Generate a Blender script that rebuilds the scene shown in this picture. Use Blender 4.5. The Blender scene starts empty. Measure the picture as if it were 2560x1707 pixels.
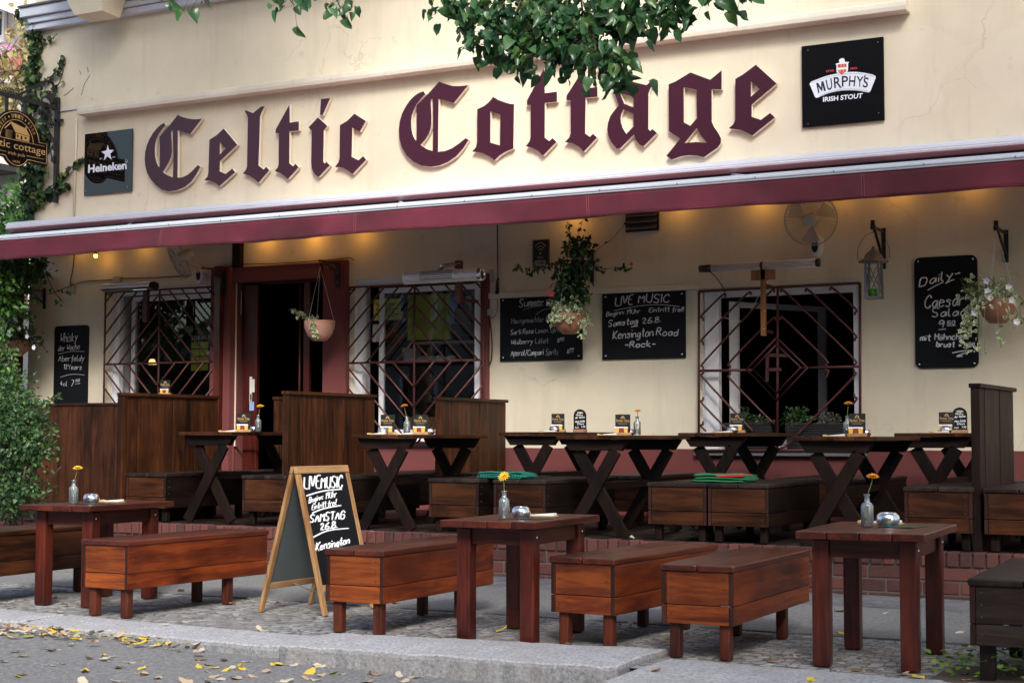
import bpy, bmesh, math, random
from mathutils import Vector, Matrix, noise
from mathutils.geometry import tessellate_polygon
R = math.radians
rnd = random.Random(11)
scene = bpy.context.scene
COL = scene.collection

# ------------------------------------------------------------ camera, light, exposure
IW, IH, FOC = 2560, 1707, 3940.9
YAW, PITCH, ROLL = 0.497773783, 0.0591272541, 0.00180343549
CAM = Vector((0, 0, 1.08))
fwd = Vector((-math.sin(YAW)*math.cos(PITCH), math.cos(YAW)*math.cos(PITCH), math.sin(PITCH)))
rgt = fwd.cross(Vector((0, 0, 1))).normalized()
upv = rgt.cross(fwd)
rgt, upv = rgt*math.cos(ROLL)+upv*math.sin(ROLL), upv*math.cos(ROLL)-rgt*math.sin(ROLL)
cd = bpy.data.cameras.new('camera'); cam = bpy.data.objects.new('camera', cd); COL.objects.link(cam)
cd.sensor_width = 36; cd.lens = 36*FOC/IW; cd.clip_start = .05; cd.clip_end = 500
m3 = Matrix((rgt, upv, -fwd)).transposed()
cam.matrix_world = Matrix.Translation(CAM) @ m3.to_4x4()
scene.camera = cam

SUN_DIR = Vector((.46, -.70, .60)).normalized()
world = bpy.data.worlds.new("World"); scene.world = world; world.use_nodes = True
wn = world.node_tree.nodes; wl = world.node_tree.links
sky = wn.new('ShaderNodeTexSky'); sky.sky_type = 'NISHITA'; sky.sun_disc = False
sky.sun_elevation = math.asin(SUN_DIR.z); sky.sun_rotation = math.atan2(SUN_DIR.x, SUN_DIR.y)
sky.air_density = 1.0; sky.dust_density = 3.0; sky.ozone_density = 1.0
wl.new(sky.outputs[0], wn['Background'].inputs[0]); wn['Background'].inputs[1].default_value = .125
sd = bpy.data.lights.new('sun', 'SUN'); sd.energy = 1.9; sd.angle = R(16); sd.color = (1, .975, .94)
so = bpy.data.objects.new('sun', sd); COL.objects.link(so)
so.rotation_euler = (-SUN_DIR).to_track_quat('-Z', 'Y').to_euler()
scene.view_settings.view_transform = 'Standard'; scene.view_settings.look = 'None'
scene.view_settings.exposure = 1.07; scene.view_settings.gamma = 1
scene.cycles.max_bounces = 8; scene.cycles.transparent_max_bounces = 16

# ------------------------------------------------------------ geometry of the place
YF = 14.0                                     # the pub's front wall
def ray(px, py): return fwd*FOC + rgt*(px-IW/2) - upv*(py-IH/2)
def fac(px, py, off=0.0):                     # a point on the front wall's plane (or off metres before it)
    d = ray(px, py); return CAM + d*((YF-off)/d.y)
def ony(px, py, Y): d = ray(px, py); return CAM + d*(Y/d.y)
def onx(px, py, X): d = ray(px, py); return CAM + d*(X/d.x)
def onz(px, py, z): d = ray(px, py); return CAM + d*((z-CAM.z)/d.z)
ZO = {1:(0,0),2:(640,0),3:(1280,0),4:(1920,0),5:(0,560),6:(640,560),7:(1280,560),8:(1920,560),9:(0,1067),10:(640,1067),11:(1280,1067),12:(1920,1067)}
def Z(z, x, y): return ZO[z][0]+x/2.45, ZO[z][1]+y/2.45
def FZ(z, x, y, off=0.0): return fac(*Z(z, x, y), off)

# ------------------------------------------------------------ materials
def mat(name, col=(.5,.5,.5), rough=.6, metal=0, **kw):
    m = bpy.data.materials.new(name); m.use_nodes = True
    b = m.node_tree.nodes['Principled BSDF']
    b.inputs['Base Color'].default_value = (*col, 1); b.inputs['Roughness'].default_value = rough; b.inputs['Metallic'].default_value = metal
    for k, v in kw.items(): b.inputs[k].default_value = v
    return m
def N(m, t, **kw):
    n = m.node_tree.nodes.new(t)
    for k, v in kw.items():
        if k in n.inputs.keys(): n.inputs[k].default_value = v
        else: setattr(n, k, v)
    return n
def L(m, a, b): m.node_tree.links.new(a, b)
def ramp(m, fac_out, stops):
    r = N(m, 'ShaderNodeValToRGB'); e = r.color_ramp.elements
    e[0].position, e[0].color = stops[0][0], (*stops[0][1], 1)
    e[1].position, e[1].color = stops[-1][0], (*stops[-1][1], 1)
    for p, c in stops[1:-1]:
        x = e.new(p); x.color = (*c, 1)
    L(m, fac_out, r.inputs[0]); return r
def mixc(m, f, a, b, blend='MIX'):
    x = N(m, 'ShaderNodeMix', data_type='RGBA', blend_type=blend)
    for s, v in ((0, f), (6, a), (7, b)):
        if hasattr(v, 'is_linked'): L(m, v, x.inputs[s])
        elif s == 0: x.inputs[0].default_value = v
        else: x.inputs[s].default_value = (*v, 1)
    return x.outputs[2]
def bsdf(m): return m.node_tree.nodes['Principled BSDF']
def bump(m, h, strength=.3, dist=.01):
    b = N(m, 'ShaderNodeBump'); b.inputs['Strength'].default_value = strength; b.inputs['Distance'].default_value = dist
    L(m, h, b.inputs['Height']); L(m, b.outputs[0], bsdf(m).inputs['Normal'])
def coords(m, scale=(1,1,1), rand=True):
    tc = N(m, 'ShaderNodeTexCoord'); mp = N(m, 'ShaderNodeMapping'); mp.inputs['Scale'].default_value = scale
    src = tc.outputs['Object']
    if rand:                                  # every object, and every loose board in it, gets its own piece of wood
        oi = N(m, 'ShaderNodeObjectInfo'); g = N(m, 'ShaderNodeNewGeometry')
        ad = N(m, 'ShaderNodeMath', operation='ADD'); L(m, oi.outputs['Random'], ad.inputs[0]); L(m, g.outputs['Random Per Island'], ad.inputs[1])
        mu = N(m, 'ShaderNodeMath', operation='MULTIPLY'); L(m, ad.outputs[0], mu.inputs[0]); mu.inputs[1].default_value = 37.0
        va = N(m, 'ShaderNodeVectorMath', operation='ADD'); L(m, src, va.inputs[0]); L(m, mu.outputs[0], va.inputs[1]); src = va.outputs[0]
    L(m, src, mp.inputs[0]); return mp.outputs[0]
def noise_tex(m, vec, scale, detail=4, rough=.55, dist=0):
    n = N(m, 'ShaderNodeTexNoise'); n.inputs['Scale'].default_value = scale; n.inputs['Detail'].default_value = detail
    n.inputs['Roughness'].default_value = rough; n.inputs['Distortion'].default_value = dist
    L(m, vec, n.inputs['Vector']); return n.outputs[0]
def wood(name, axis, dark, mid, light, rough=.35, grain=1.0, coat=0.0, wear=None):
    m = mat(name, mid, rough); s = [9*grain]*3; s['xyz'.index(axis)] = .9*grain
    v = coords(m, s)
    n1 = noise_tex(m, v, 1.0, 6, .6, 1.6); n2 = noise_tex(m, v, 7, 5, .6, .3)
    ad = N(m, 'ShaderNodeMath', operation='MULTIPLY_ADD'); L(m, n2, ad.inputs[0]); ad.inputs[1].default_value = .45; L(m, n1, ad.inputs[2])
    r = ramp(m, ad.outputs[0], [(.54, dark), (.70, mid), (.84, light)])
    g = N(m, 'ShaderNodeNewGeometry')
    v2 = coords(m, (1,1,1)); big = noise_tex(m, v2, 2.2, 3)
    c = mixc(m, .42, r.outputs[0], ramp(m, big, [(.36, tuple(x*.45 for x in mid)), (.66, light)]).outputs[0], 'MIX')
    hs = N(m, 'ShaderNodeHueSaturation'); mr = N(m, 'ShaderNodeMapRange'); L(m, g.outputs['Random Per Island'], mr.inputs[0]); mr.inputs[3].default_value = .68; mr.inputs[4].default_value = 1.3
    L(m, mr.outputs[0], hs.inputs['Value']); L(m, c, hs.inputs['Color']); c = hs.outputs[0]
    if wear:                                  # worn spots with a shape of their own
        w = noise_tex(m, coords(m, tuple(x*1.0 for x in s)), 6, 6, .7); wr = ramp(m, w, [(.61, (0,0,0)), (.76, (.8,.8,.8))])
        c = mixc(m, wr.outputs[0], c, wear)
    L(m, c, bsdf(m).inputs['Base Color']); bump(m, ad.outputs[0], .25, .004)
    rr = N(m, 'ShaderNodeMapRange'); L(m, big, rr.inputs[0]); rr.inputs[3].default_value = rough*.75; rr.inputs[4].default_value = min(1, rough*1.4); L(m, rr.outputs[0], bsdf(m).inputs['Roughness'])
    bsdf(m).inputs['Specular IOR Level'].default_value = .22 if mid[0] < .06 else .34
    if coat: bsdf(m).inputs['Coat Weight'].default_value = coat; bsdf(m).inputs['Coat Roughness'].default_value = .18
    return m
M = {}
OR = dict(dark=(.034,.006,.002), mid=(.150,.0255,.0045), light=(.32,.074,.011))
RD = dict(dark=(.016,.004,.0025), mid=(.060,.0105,.0055), light=(.115,.024,.011))
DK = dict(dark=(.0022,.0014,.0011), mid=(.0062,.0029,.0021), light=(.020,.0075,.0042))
BR = dict(dark=(.007,.003,.0016), mid=(.030,.0095,.0038), light=(.090,.029,.009))
OS = dict(dark=(.030,.004,.0016), mid=(.115,.0165,.0032), light=(.26,.048,.007))  # bench sides: redder stain, with their shade mixed into the colour
for a in 'xyz':
    M['os'+a] = wood('shaded_red_stained_pine_'+a, a, **OS, rough=.44, coat=.06, wear=(.20,.075,.03))
    M['or'+a] = wood('orange_stained_pine_'+a, a, **OR, rough=.46, coat=.06, wear=(.26,.105,.04))
    M['rd'+a] = wood('dark_red_stained_wood_'+a, a, **RD, rough=.36, coat=.15, wear=(.13,.055,.04))
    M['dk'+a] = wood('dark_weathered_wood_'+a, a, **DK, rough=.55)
    M['br'+a] = wood('brown_stained_wood_'+a, a, **BR, rough=.45)
    M['gy'+a] = wood('grey_weathered_wood_'+a, a, (.006,.004,.0035), (.018,.011,.009), (.045,.030,.024), rough=.5, wear=(.075,.055,.045))
M['orleg'] = wood('worn_red_leg_wood', 'z', (.020,.005,.003), (.075,.014,.007), (.15,.032,.012), rough=.5, wear=(.20,.12,.095))
M['postwood'] = wood('orange_brown_post', 'z', (.16,.05,.015), (.30,.11,.035), (.40,.17,.06), rough=.5)
M['rdleg'] = wood('worn_table_leg_wood', 'z', (.018,.003,.002), (.062,.0085,.0050), (.13,.022,.010), rough=.35, coat=.2)
M['end'] = wood('dark_end_grain', 'z', (.010,.005,.004), (.030,.011,.008), (.055,.02,.014), rough=.6)
M['pine'] = wood('light_pine', 'z', (.30,.13,.05), (.48,.25,.10), (.60,.36,.17), rough=.45)
M['pinex'] = wood('light_pine_x', 'y', (.30,.13,.05), (.48,.25,.10), (.60,.36,.17), rough=.45)

def plaster(name, col, stain, s=1.0, cracks=False):
    m = mat(name, col, .92); v = coords(m, (1,1,1), False)
    a = noise_tex(m, v, .55, 5, .6); b = noise_tex(m, v, 5, 6, .65); c = noise_tex(m, v, 120, 3)
    st = N(m, 'ShaderNodeMapping'); st.inputs['Scale'].default_value = (3.2, 1, .35); L(m, v, st.inputs[0])
    d = noise_tex(m, st.outputs[0], 1.3, 6, .7)                 # rain streaks
    c1 = mixc(m, ramp(m, a, [(.35, (0,0,0)), (.75, (.5*s,)*3)]).outputs[0], col, stain)
    c1 = mixc(m, ramp(m, d, [(.52, (0,0,0)), (.80, (min(.8,.40*s),)*3)]).outputs[0], c1, stain)
    c1 = mixc(m, ramp(m, b, [(.62, (0,0,0)), (.80, (.45*s,)*3)]).outputs[0], c1, tuple(x*.72 for x in stain))
    if cracks:                                # hairline cracks and old patch repairs
        wv = N(m, 'ShaderNodeVectorMath', operation='MULTIPLY_ADD'); nz = N(m, 'ShaderNodeTexNoise'); nz.inputs['Scale'].default_value = 2.5; nz.inputs['Detail'].default_value = 5; L(m, v, nz.inputs['Vector'])
        L(m, nz.outputs['Color'], wv.inputs[0]); wv.inputs[1].default_value = (.5,.5,.5); L(m, v, wv.inputs[2])
        vo = N(m, 'ShaderNodeTexVoronoi', feature='DISTANCE_TO_EDGE'); vo.inputs['Scale'].default_value = .55; L(m, wv.outputs[0], vo.inputs['Vector'])
        msk = noise_tex(m, v, .8, 2); mu = N(m, 'ShaderNodeMath', operation='MULTIPLY'); L(m, ramp(m, vo.outputs[0], [(.0,(.32,)*3),(.003,(0,0,0))]).outputs[0], mu.inputs[0]); L(m, ramp(m, msk, [(.5,(0,0,0)),(.6,(1,1,1))]).outputs[0], mu.inputs[1])
        c1 = mixc(m, mu.outputs[0], c1, tuple(x*.5 for x in stain))
        vp = N(m, 'ShaderNodeTexVoronoi'); vp.inputs['Scale'].default_value = .45; L(m, wv.outputs[0], vp.inputs['Vector']); sp = N(m, 'ShaderNodeSeparateColor'); L(m, vp.outputs['Color'], sp.inputs[0])
        c1 = mixc(m, ramp(m, sp.outputs[0], [(.70,(0,0,0)),(.78,(.13,)*3)]).outputs[0], c1, (.84,.80,.70))
    L(m, c1, bsdf(m).inputs['Base Color'])
    ad = N(m, 'ShaderNodeMath', operation='MULTIPLY_ADD'); L(m, c, ad.inputs[0]); ad.inputs[1].default_value = .25; L(m, b, ad.inputs[2])
    bump(m, ad.outputs[0], .35, .006); return m
M['cream'] = plaster('cream_plaster', (.80,.725,.555), (.58,.51,.385), 1.7, True)
M['maroon_plaster'] = plaster('dusty_red_plaster', (.175,.046,.044), (.12,.036,.034))
M['white'] = plaster('white_paint', (.84,.84,.87), (.62,.62,.65), 1.0)
M['whitemetal'] = plaster('dirty_white_metal', (.76,.71,.60), (.42,.36,.26), 1.1)
M['lilac'] = mat('pale_aluminium', (.60,.63,.71), .35)
M['blackplastic'] = mat('black_plastic', (.012,.012,.014), .35)
M['black'] = mat('black_metal', (.012,.013,.016), .42)
M['blackboard'] = mat('blackboard', (.007,.008,.010), .6, **{'Specular IOR Level': .18})
M['gloss'] = mat('black_glass', (.004,.004,.005), .03, **{'IOR': 1.62})
M['blacksign'] = mat('satin_black_sign', (.003,.003,.004), .4, **{'Specular IOR Level': .15})
M['chalk'] = mat('chalk_marker', (.62,.64,.70), .8)
M['chalkw'] = mat('white_chalk_marker', (.85,.86,.88), .8)
M['chalkg'] = mat('faint_chalk_marker', (.34,.35,.38), .8)
M['signwhite'] = mat('printed_white', (.80,.86,.95), .5)
M['signred'] = mat('printed_red', (.62,.05,.05), .5)
M['signblue'] = mat('printed_navy', (.006,.010,.045), .5)
M['gold'] = mat('gold_paint', (.62,.40,.16), .4)
M['letter'] = mat('aubergine_letter_face', (.050,.0085,.021), .32)
M['letterside'] = mat('cream_letter_edge', (.80,.72,.62), .6)
M['steel'] = mat('brushed_steel', (.80,.80,.82), .24, 1.0)
M['steelrib'] = mat('bright_steel', (.92,.92,.96), .28, .40); M['screw'] = mat('dull_screw', (.055,.045,.038), .5, .4)
M['zinc'] = mat('weathered_zinc', (.24,.24,.24), .45, .5)
M['grille'] = mat('dark_red_iron', (.085,.022,.020), .5)
M['terracotta'] = mat('terracotta_plastic', (.34,.15,.095), .55)
M['pink_pot'] = mat('pale_terracotta', (.62,.33,.24), .6)
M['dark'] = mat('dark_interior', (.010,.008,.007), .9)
M['darkred'] = wood('dark_red_door_wood', 'z', (.02,.004,.003), (.07,.010,.007), (.12,.018,.010), rough=.4)
M['glassclear'] = mat('clear_glass', (1,1,1), .02, **{'Transmission Weight': 1.0, 'IOR': 1.45})
M['water'] = mat('water', (1,1,1), .0, **{'Transmission Weight': 1.0, 'IOR': 1.33})
M['petal'] = mat('orange_petal', (.80,.33,.02), .6); M['petaly'] = mat('yellow_petal', (.85,.52,.03), .6)
M['petalred'] = mat('red_petal', (.75,.06,.10), .6); M['petalw'] = mat('white_petal', (.80,.80,.85), .6); M['petalpink'] = mat('pink_petal', (.75,.12,.45), .6)
M['stem'] = mat('green_stem', (.12,.20,.05), .6); M['bark'] = mat('bark', (.10,.075,.055), .9); M['twig'] = mat('brown_twig', (.09,.06,.04), .9)
M['paper'] = mat('white_paper', (.80,.78,.72), .8); M['kraft'] = mat('tan_napkin', (.62,.42,.17), .8)
M['teal'] = mat('teal_blanket', (.012,.16,.12), .95); M['green'] = mat('green_blanket', (.022,.16,.062), .95); M['redcloth'] = mat('red_blanket_edge', (.55,.03,.03), .95)
M['candle'] = mat('green_candle', (.05,.28,.01), .5)
M['cable'] = mat('black_cable', (.01,.01,.01), .5); M['whitecable'] = mat('white_cable', (.7,.7,.7), .5); M['greybox'] = mat('grey_plastic', (.42,.42,.42), .6)
M['beer'] = mat('printed_beer_yellow', (.80,.45,.07), .5); M['beerred'] = mat('printed_beer_red', (.25,.03,.02), .5)
M['porcelain'] = mat('porcelain', (.75,.75,.73), .3)
M['yellowpaper'] = mat('yellow_paper', (.85,.80,.10), .7); M['olive'] = mat('olive_green_poster', (.46,.48,.045), .6); M['bluepaper'] = mat('pale_blue_print', (.30,.45,.75), .6); M['darkpaper'] = mat('dark_print', (.02,.025,.03), .6)
M['leafletgreen'] = mat('dark_green_print', (.02,.06,.045), .4)
M['menu'] = mat('dark_menu_card', (.014,.016,.017), .35)
M['mortar'] = plaster('mortar', (.13,.115,.10), (.07,.06,.055))
M['lampmetal'] = mat('lamp_metal', (.3,.3,.3), .4, .8)
def emis(name, col, s):
    m = mat(name, (0,0,0), .5); bsdf(m).inputs['Emission Color'].default_value = (*col, 1); bsdf(m).inputs['Emission Strength'].default_value = s; return m
M['bulb'] = emis('glowing_bulb', (1, .72, .10), 3.0)
M['heaterrod'] = mat('quartz_heater_rod', (.45,.22,.16), .3)  # plain reddish rod, no emission

def fabric(name, col):                        # awning cloth, let through a little light
    m = mat(name, col, .8); v = coords(m, (1,1,1), False)
    n = noise_tex(m, v, 1.6, 4); r = ramp(m, n, [(.3, tuple(x*.7 for x in col)), (.7, tuple(min(1,x*1.45) for x in col))]); L(m, r.outputs[0], bsdf(m).inputs['Base Color'])
    w = noise_tex(m, v, 400, 1); bump(m, w, .1, .002)
    bsdf(m).inputs['Sheen Weight'].default_value = .08; return m
M['awning'] = fabric('maroon_awning_cloth', (.100,.0095,.022))
M['awningtop'] = fabric('pale_maroon_cloth', (.30,.075,.085))  # paler maroon for roof cloth, seams and hem

def leafmat(name, stops, trans=.3, rough=.45):
    m = mat(name, stops[0][1], rough); g = N(m, 'ShaderNodeNewGeometry')
    r = ramp(m, g.outputs['Random Per Island'], stops); L(m, r.outputs[0], bsdf(m).inputs['Base Color'])
    t = N(m, 'ShaderNodeBsdfTranslucent'); hs = N(m, 'ShaderNodeHueSaturation'); hs.inputs['Value'].default_value = 1.6; L(m, r.outputs[0], hs.inputs['Color']); L(m, hs.outputs[0], t.inputs[0])
    x = N(m, 'ShaderNodeMixShader'); x.inputs[0].default_value = trans
    L(m, bsdf(m).outputs[0], x.inputs[1]); L(m, t.outputs[0], x.inputs[2]); L(m, x.outputs[0], m.node_tree.nodes['Material Output'].inputs[0]); return m
M['linden'] = leafmat('linden_leaf', [(0,(.016,.055,.020)),(.45,(.034,.100,.034)),(.8,(.065,.155,.050)),(.985,(.09,.17,.04)),(1,(.50,.42,.05))], .22, .33)
M['ivy'] = leafmat('ivy_leaf', [(0,(.012,.035,.014)),(.6,(.022,.060,.020)),(.85,(.07,.14,.03)),(1,(.18,.24,.06))], .2, .4)
M['shrub'] = leafmat('small_shrub_leaf', [(0,(.010,.035,.010)),(.5,(.030,.080,.022)),(1,(.085,.17,.045))], .25)
M['climber'] = leafmat('climber_leaf', [(0,(.010,.04,.008)),(.5,(.035,.105,.018)),(1,(.12,.25,.045))], .25)
M['mandevilla'] = leafmat('glossy_dark_leaf', [(0,(.010,.038,.014)),(.6,(.024,.078,.026)),(1,(.07,.18,.045))], .12, .25)
M['autumn'] = leafmat('pale_autumn_foliage', [(0,(.30,.24,.10)),(.5,(.42,.34,.16)),(1,(.28,.30,.08))], .3)
M['groundcover'] = leafmat('bright_ground_leaf', [(0,(.10,.22,.02)),(1,(.22,.36,.05))], .3)
M['herb'] = leafmat('grey_herb_leaf', [(0,(.06,.07,.05)),(1,(.16,.15,.12))], .2)
def variegated():
    m = mat('variegated_leaf', (.3,.4,.2), .5); g = N(m, 'ShaderNodeNewGeometry')
    r = ramp(m, g.outputs['Random Per Island'], [(0,(.10,.20,.05)),(.4,(.22,.32,.11)),(1,(.16,.26,.07))])
    at = N(m, 'ShaderNodeVertexColor', layer_name='rim') if hasattr(bpy.types, 'ShaderNodeVertexColor') else None
    rr = ramp(m, at.outputs[0], [(.35,(0,0,0)),(.75,(1,1,1))])
    L(m, mixc(m, rr.outputs[0], r.outputs[0], (.66,.68,.48)), bsdf(m).inputs['Base Color']); return m
M['variegated'] = variegated()
def glasspane(nm='window_glass', ior=1.85, tint=(.93,.96,.95,1)):
    m = bpy.data.materials.new(nm); m.use_nodes = True; nt = m.node_tree; nt.nodes.remove(nt.nodes['Principled BSDF'])
    g = N(m, 'ShaderNodeBsdfGlossy'); g.inputs['Roughness'].default_value = .02; g.inputs['Color'].default_value = (.95,1,.98,1)
    t = N(m, 'ShaderNodeBsdfTransparent'); t.inputs[0].default_value = tint
    lw = N(m, 'ShaderNodeFresnel'); lw.inputs['IOR'].default_value = ior
    x = N(m, 'ShaderNodeMixShader'); L(m, lw.outputs[0], x.inputs[0]); L(m, t.outputs[0], x.inputs[1]); L(m, g.outputs[0], x.inputs[2]); L(m, x.outputs[0], nt.nodes['Material Output'].inputs[0]); return m
M['pane'] = glasspane(); M['vaseglass'] = glasspane('clear_bottle_glass', 1.75, (.97,.98,.98,1)); _m = M['vaseglass']; _o = _m.node_tree.nodes['Material Output']; _d = N(_m,'ShaderNodeBsdfDiffuse'); _d.inputs[0].default_value = (.8,.84,.85,1); _x = N(_m,'ShaderNodeMixShader'); _x.inputs[0].default_value = .10
L(_m,_o.inputs[0].links[0].from_socket,_x.inputs[1]); L(_m,_d.outputs[0],_x.inputs[2]); L(_m,_x.outputs[0],_o.inputs[0]); M['wallmaroon'] = mat('dark_maroon_paint', (.075,.018,.016), .5)
def fanmesh():                                # wire cage of a fan: fine rings that mostly let you look through
    m = bpy.data.materials.new('fan_blade_plastic'); m.use_nodes = True
    b = bsdf(m); b.inputs['Base Color'].default_value = (.42,.42,.44,1); b.inputs['Alpha'].default_value = .5; return m
M['blade'] = fanmesh(); M['fanwire'] = mat('grey_white_wire', (.34,.34,.35), .4)
def brickmat():
    m = mat('brick', (.22,.06,.045), .85); g = N(m, 'ShaderNodeNewGeometry'); v = coords(m, (1,1,1), True)
    r = ramp(m, g.outputs['Random Per Island'], [(0,(.050,.019,.017)),(.5,(.100,.030,.025)),(1,(.15,.046,.035))])
    n = noise_tex(m, v, 30, 5); L(m, mixc(m, ramp(m, n, [(.45,(0,0,0)),(.75,(.6,)*3)]).outputs[0], r.outputs[0], (.09,.05,.045)), bsdf(m).inputs['Base Color']); bump(m, n, .4, .004); return m
M['brick'] = brickmat()
def granite(nm='granite', f_=1.0, dirt=.5):
    m = mat(nm, (.5,.5,.52), .8); v = coords(m, (1,1,1), False)
    a = noise_tex(m, v, 58, 3, .8); b = noise_tex(m, v, 3.5, 6, .65)
    r = ramp(m, a, [(.30,tuple(x*f_ for x in (.19,.19,.19))),(.48,tuple(x*f_ for x in (.41,.41,.42))),(.68,tuple(x*f_ for x in (.63,.63,.65)))])
    c = mixc(m, ramp(m, b, [(.4,(0,0,0)),(.8,(dirt,)*3)]).outputs[0], r.outputs[0], (.30,.28,.25))
    L(m, c, bsdf(m).inputs['Base Color']); bump(m, a, .5, .006); return m
M['granite'] = granite(); M['graniteshaded'] = granite('shaded_dirty_granite', .62, .8)  # second granite: more dirt, and the kerb front's shade put into its colour
def asphalt():
    m = mat('asphalt', (.1,.1,.1), .9); v = coords(m, (1,1,1), False)
    a = noise_tex(m, v, 42, 4, .9); b = noise_tex(m, v, 1.8, 6, .65); vo = N(m, 'ShaderNodeTexVoronoi'); vo.inputs['Scale'].default_value = 75; L(m, v, vo.inputs[0])
    r = ramp(m, a, [(.30,(.065,.065,.068)),(.50,(.20,.20,.20)),(.70,(.46,.45,.44))])
    c = mixc(m, ramp(m, b, [(.35,(0,0,0)),(.7,(.6,)*3)]).outputs[0], r.outputs[0], (.23,.225,.215))
    L(m, c, bsdf(m).inputs['Base Color']); bump(m, a, .7, .01); return m
M['asphalt'] = asphalt()
def mosaic(name, base, scale, rough_stone=True):
    m = mat(name, base, .85); v = coords(m, (1,1,1), False)
    wob = noise_tex(m, v, 6, 3)
    vo = N(m, 'ShaderNodeTexVoronoi', feature='DISTANCE_TO_EDGE'); vo.inputs['Scale'].default_value = scale; vo.inputs['Randomness'].default_value = .55; L(m, v, vo.inputs['Vector'])
    vc = N(m, 'ShaderNodeTexVoronoi'); vc.inputs['Scale'].default_value = scale; vc.inputs['Randomness'].default_value = .55; L(m, v, vc.inputs['Vector'])
    sx = N(m, 'ShaderNodeSeparateColor'); L(m, vc.outputs['Color'], sx.inputs[0])
    st = ramp(m, sx.outputs[0], [(0, tuple(x*.6 for x in base)), (.5, base), (1, tuple(min(1,x*1.45) for x in base))])
    gap = ramp(m, vo.outputs[0], [(.02,(0,0,0)),(.09,(1,1,1))])
    fine = noise_tex(m, v, 90, 4); big = noise_tex(m, v, 1.1, 5)
    c = mixc(m, gap.outputs[0], (.085,.078,.068), st.outputs[0])
    c = mixc(m, ramp(m, big, [(.42,(0,0,0)),(.72,(.75,)*3)]).outputs[0], c, (.22,.21,.195))
    c = mixc(m, ramp(m, fine, [(.5,(0,0,0)),(.8,(.4,)*3)]).outputs[0], c, tuple(x*.5 for x in base))
    L(m, c, bsdf(m).inputs['Base Color'])
    ad = N(m, 'ShaderNodeMath', operation='MULTIPLY_ADD'); L(m, fine, ad.inputs[0]); ad.inputs[1].default_value = .2; L(m, gap.outputs[0], ad.inputs[2]); bump(m, ad.outputs[0], .35, .008); return m
M['mosaic'] = mosaic('small_stone_setts', (.34,.335,.33), 18)
M['basalt'] = mosaic('dark_basalt_setts', (.13,.135,.15), 14)
def slab():
    m = mat('pavement_slab', (.25,.25,.25), .85); v = coords(m, (1,1,1), False)
    a = noise_tex(m, v, 40, 5, .8); b = noise_tex(m, v, 1.3, 5); g = N(m, 'ShaderNodeNewGeometry')
    r = ramp(m, a, [(.35,(.10,.098,.095)),(.65,(.27,.262,.25))])
    c = mixc(m, ramp(m, b, [(.35,(0,0,0)),(.75,(.6,)*3)]).outputs[0], r.outputs[0], (.20,.195,.185))
    L(m, c, bsdf(m).inputs['Base Color']); bump(m, a, .4, .005); return m
M['slab'] = slab()
def wicker():
    m = mat('wicker', (.018,.016,.017), .5); v = coords(m, (1,1,1), False)
    w = N(m, 'ShaderNodeTexWave'); w.inputs['Scale'].default_value = 22; w.inputs['Distortion'].default_value = 3; w.bands_direction = 'Z'; L(m, v, w.inputs[0])
    L(m, ramp(m, w.outputs[1], [(.3,(.006,.006,.007)),(.8,(.045,.04,.042))]).outputs[0], bsdf(m).inputs['Base Color']); bump(m, w.outputs[1], .8, .01); return m
M['wicker'] = wicker()
M['house'] = plaster('pale_house_render', (.66,.60,.58), (.52,.46,.44)); M['facade_opposite'] = plaster('grey_beige_render', (.26,.24,.22), (.20,.18,.17))
M['roofgrey'] = mat('grey_sheet', (.14,.15,.16), .5)

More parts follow.
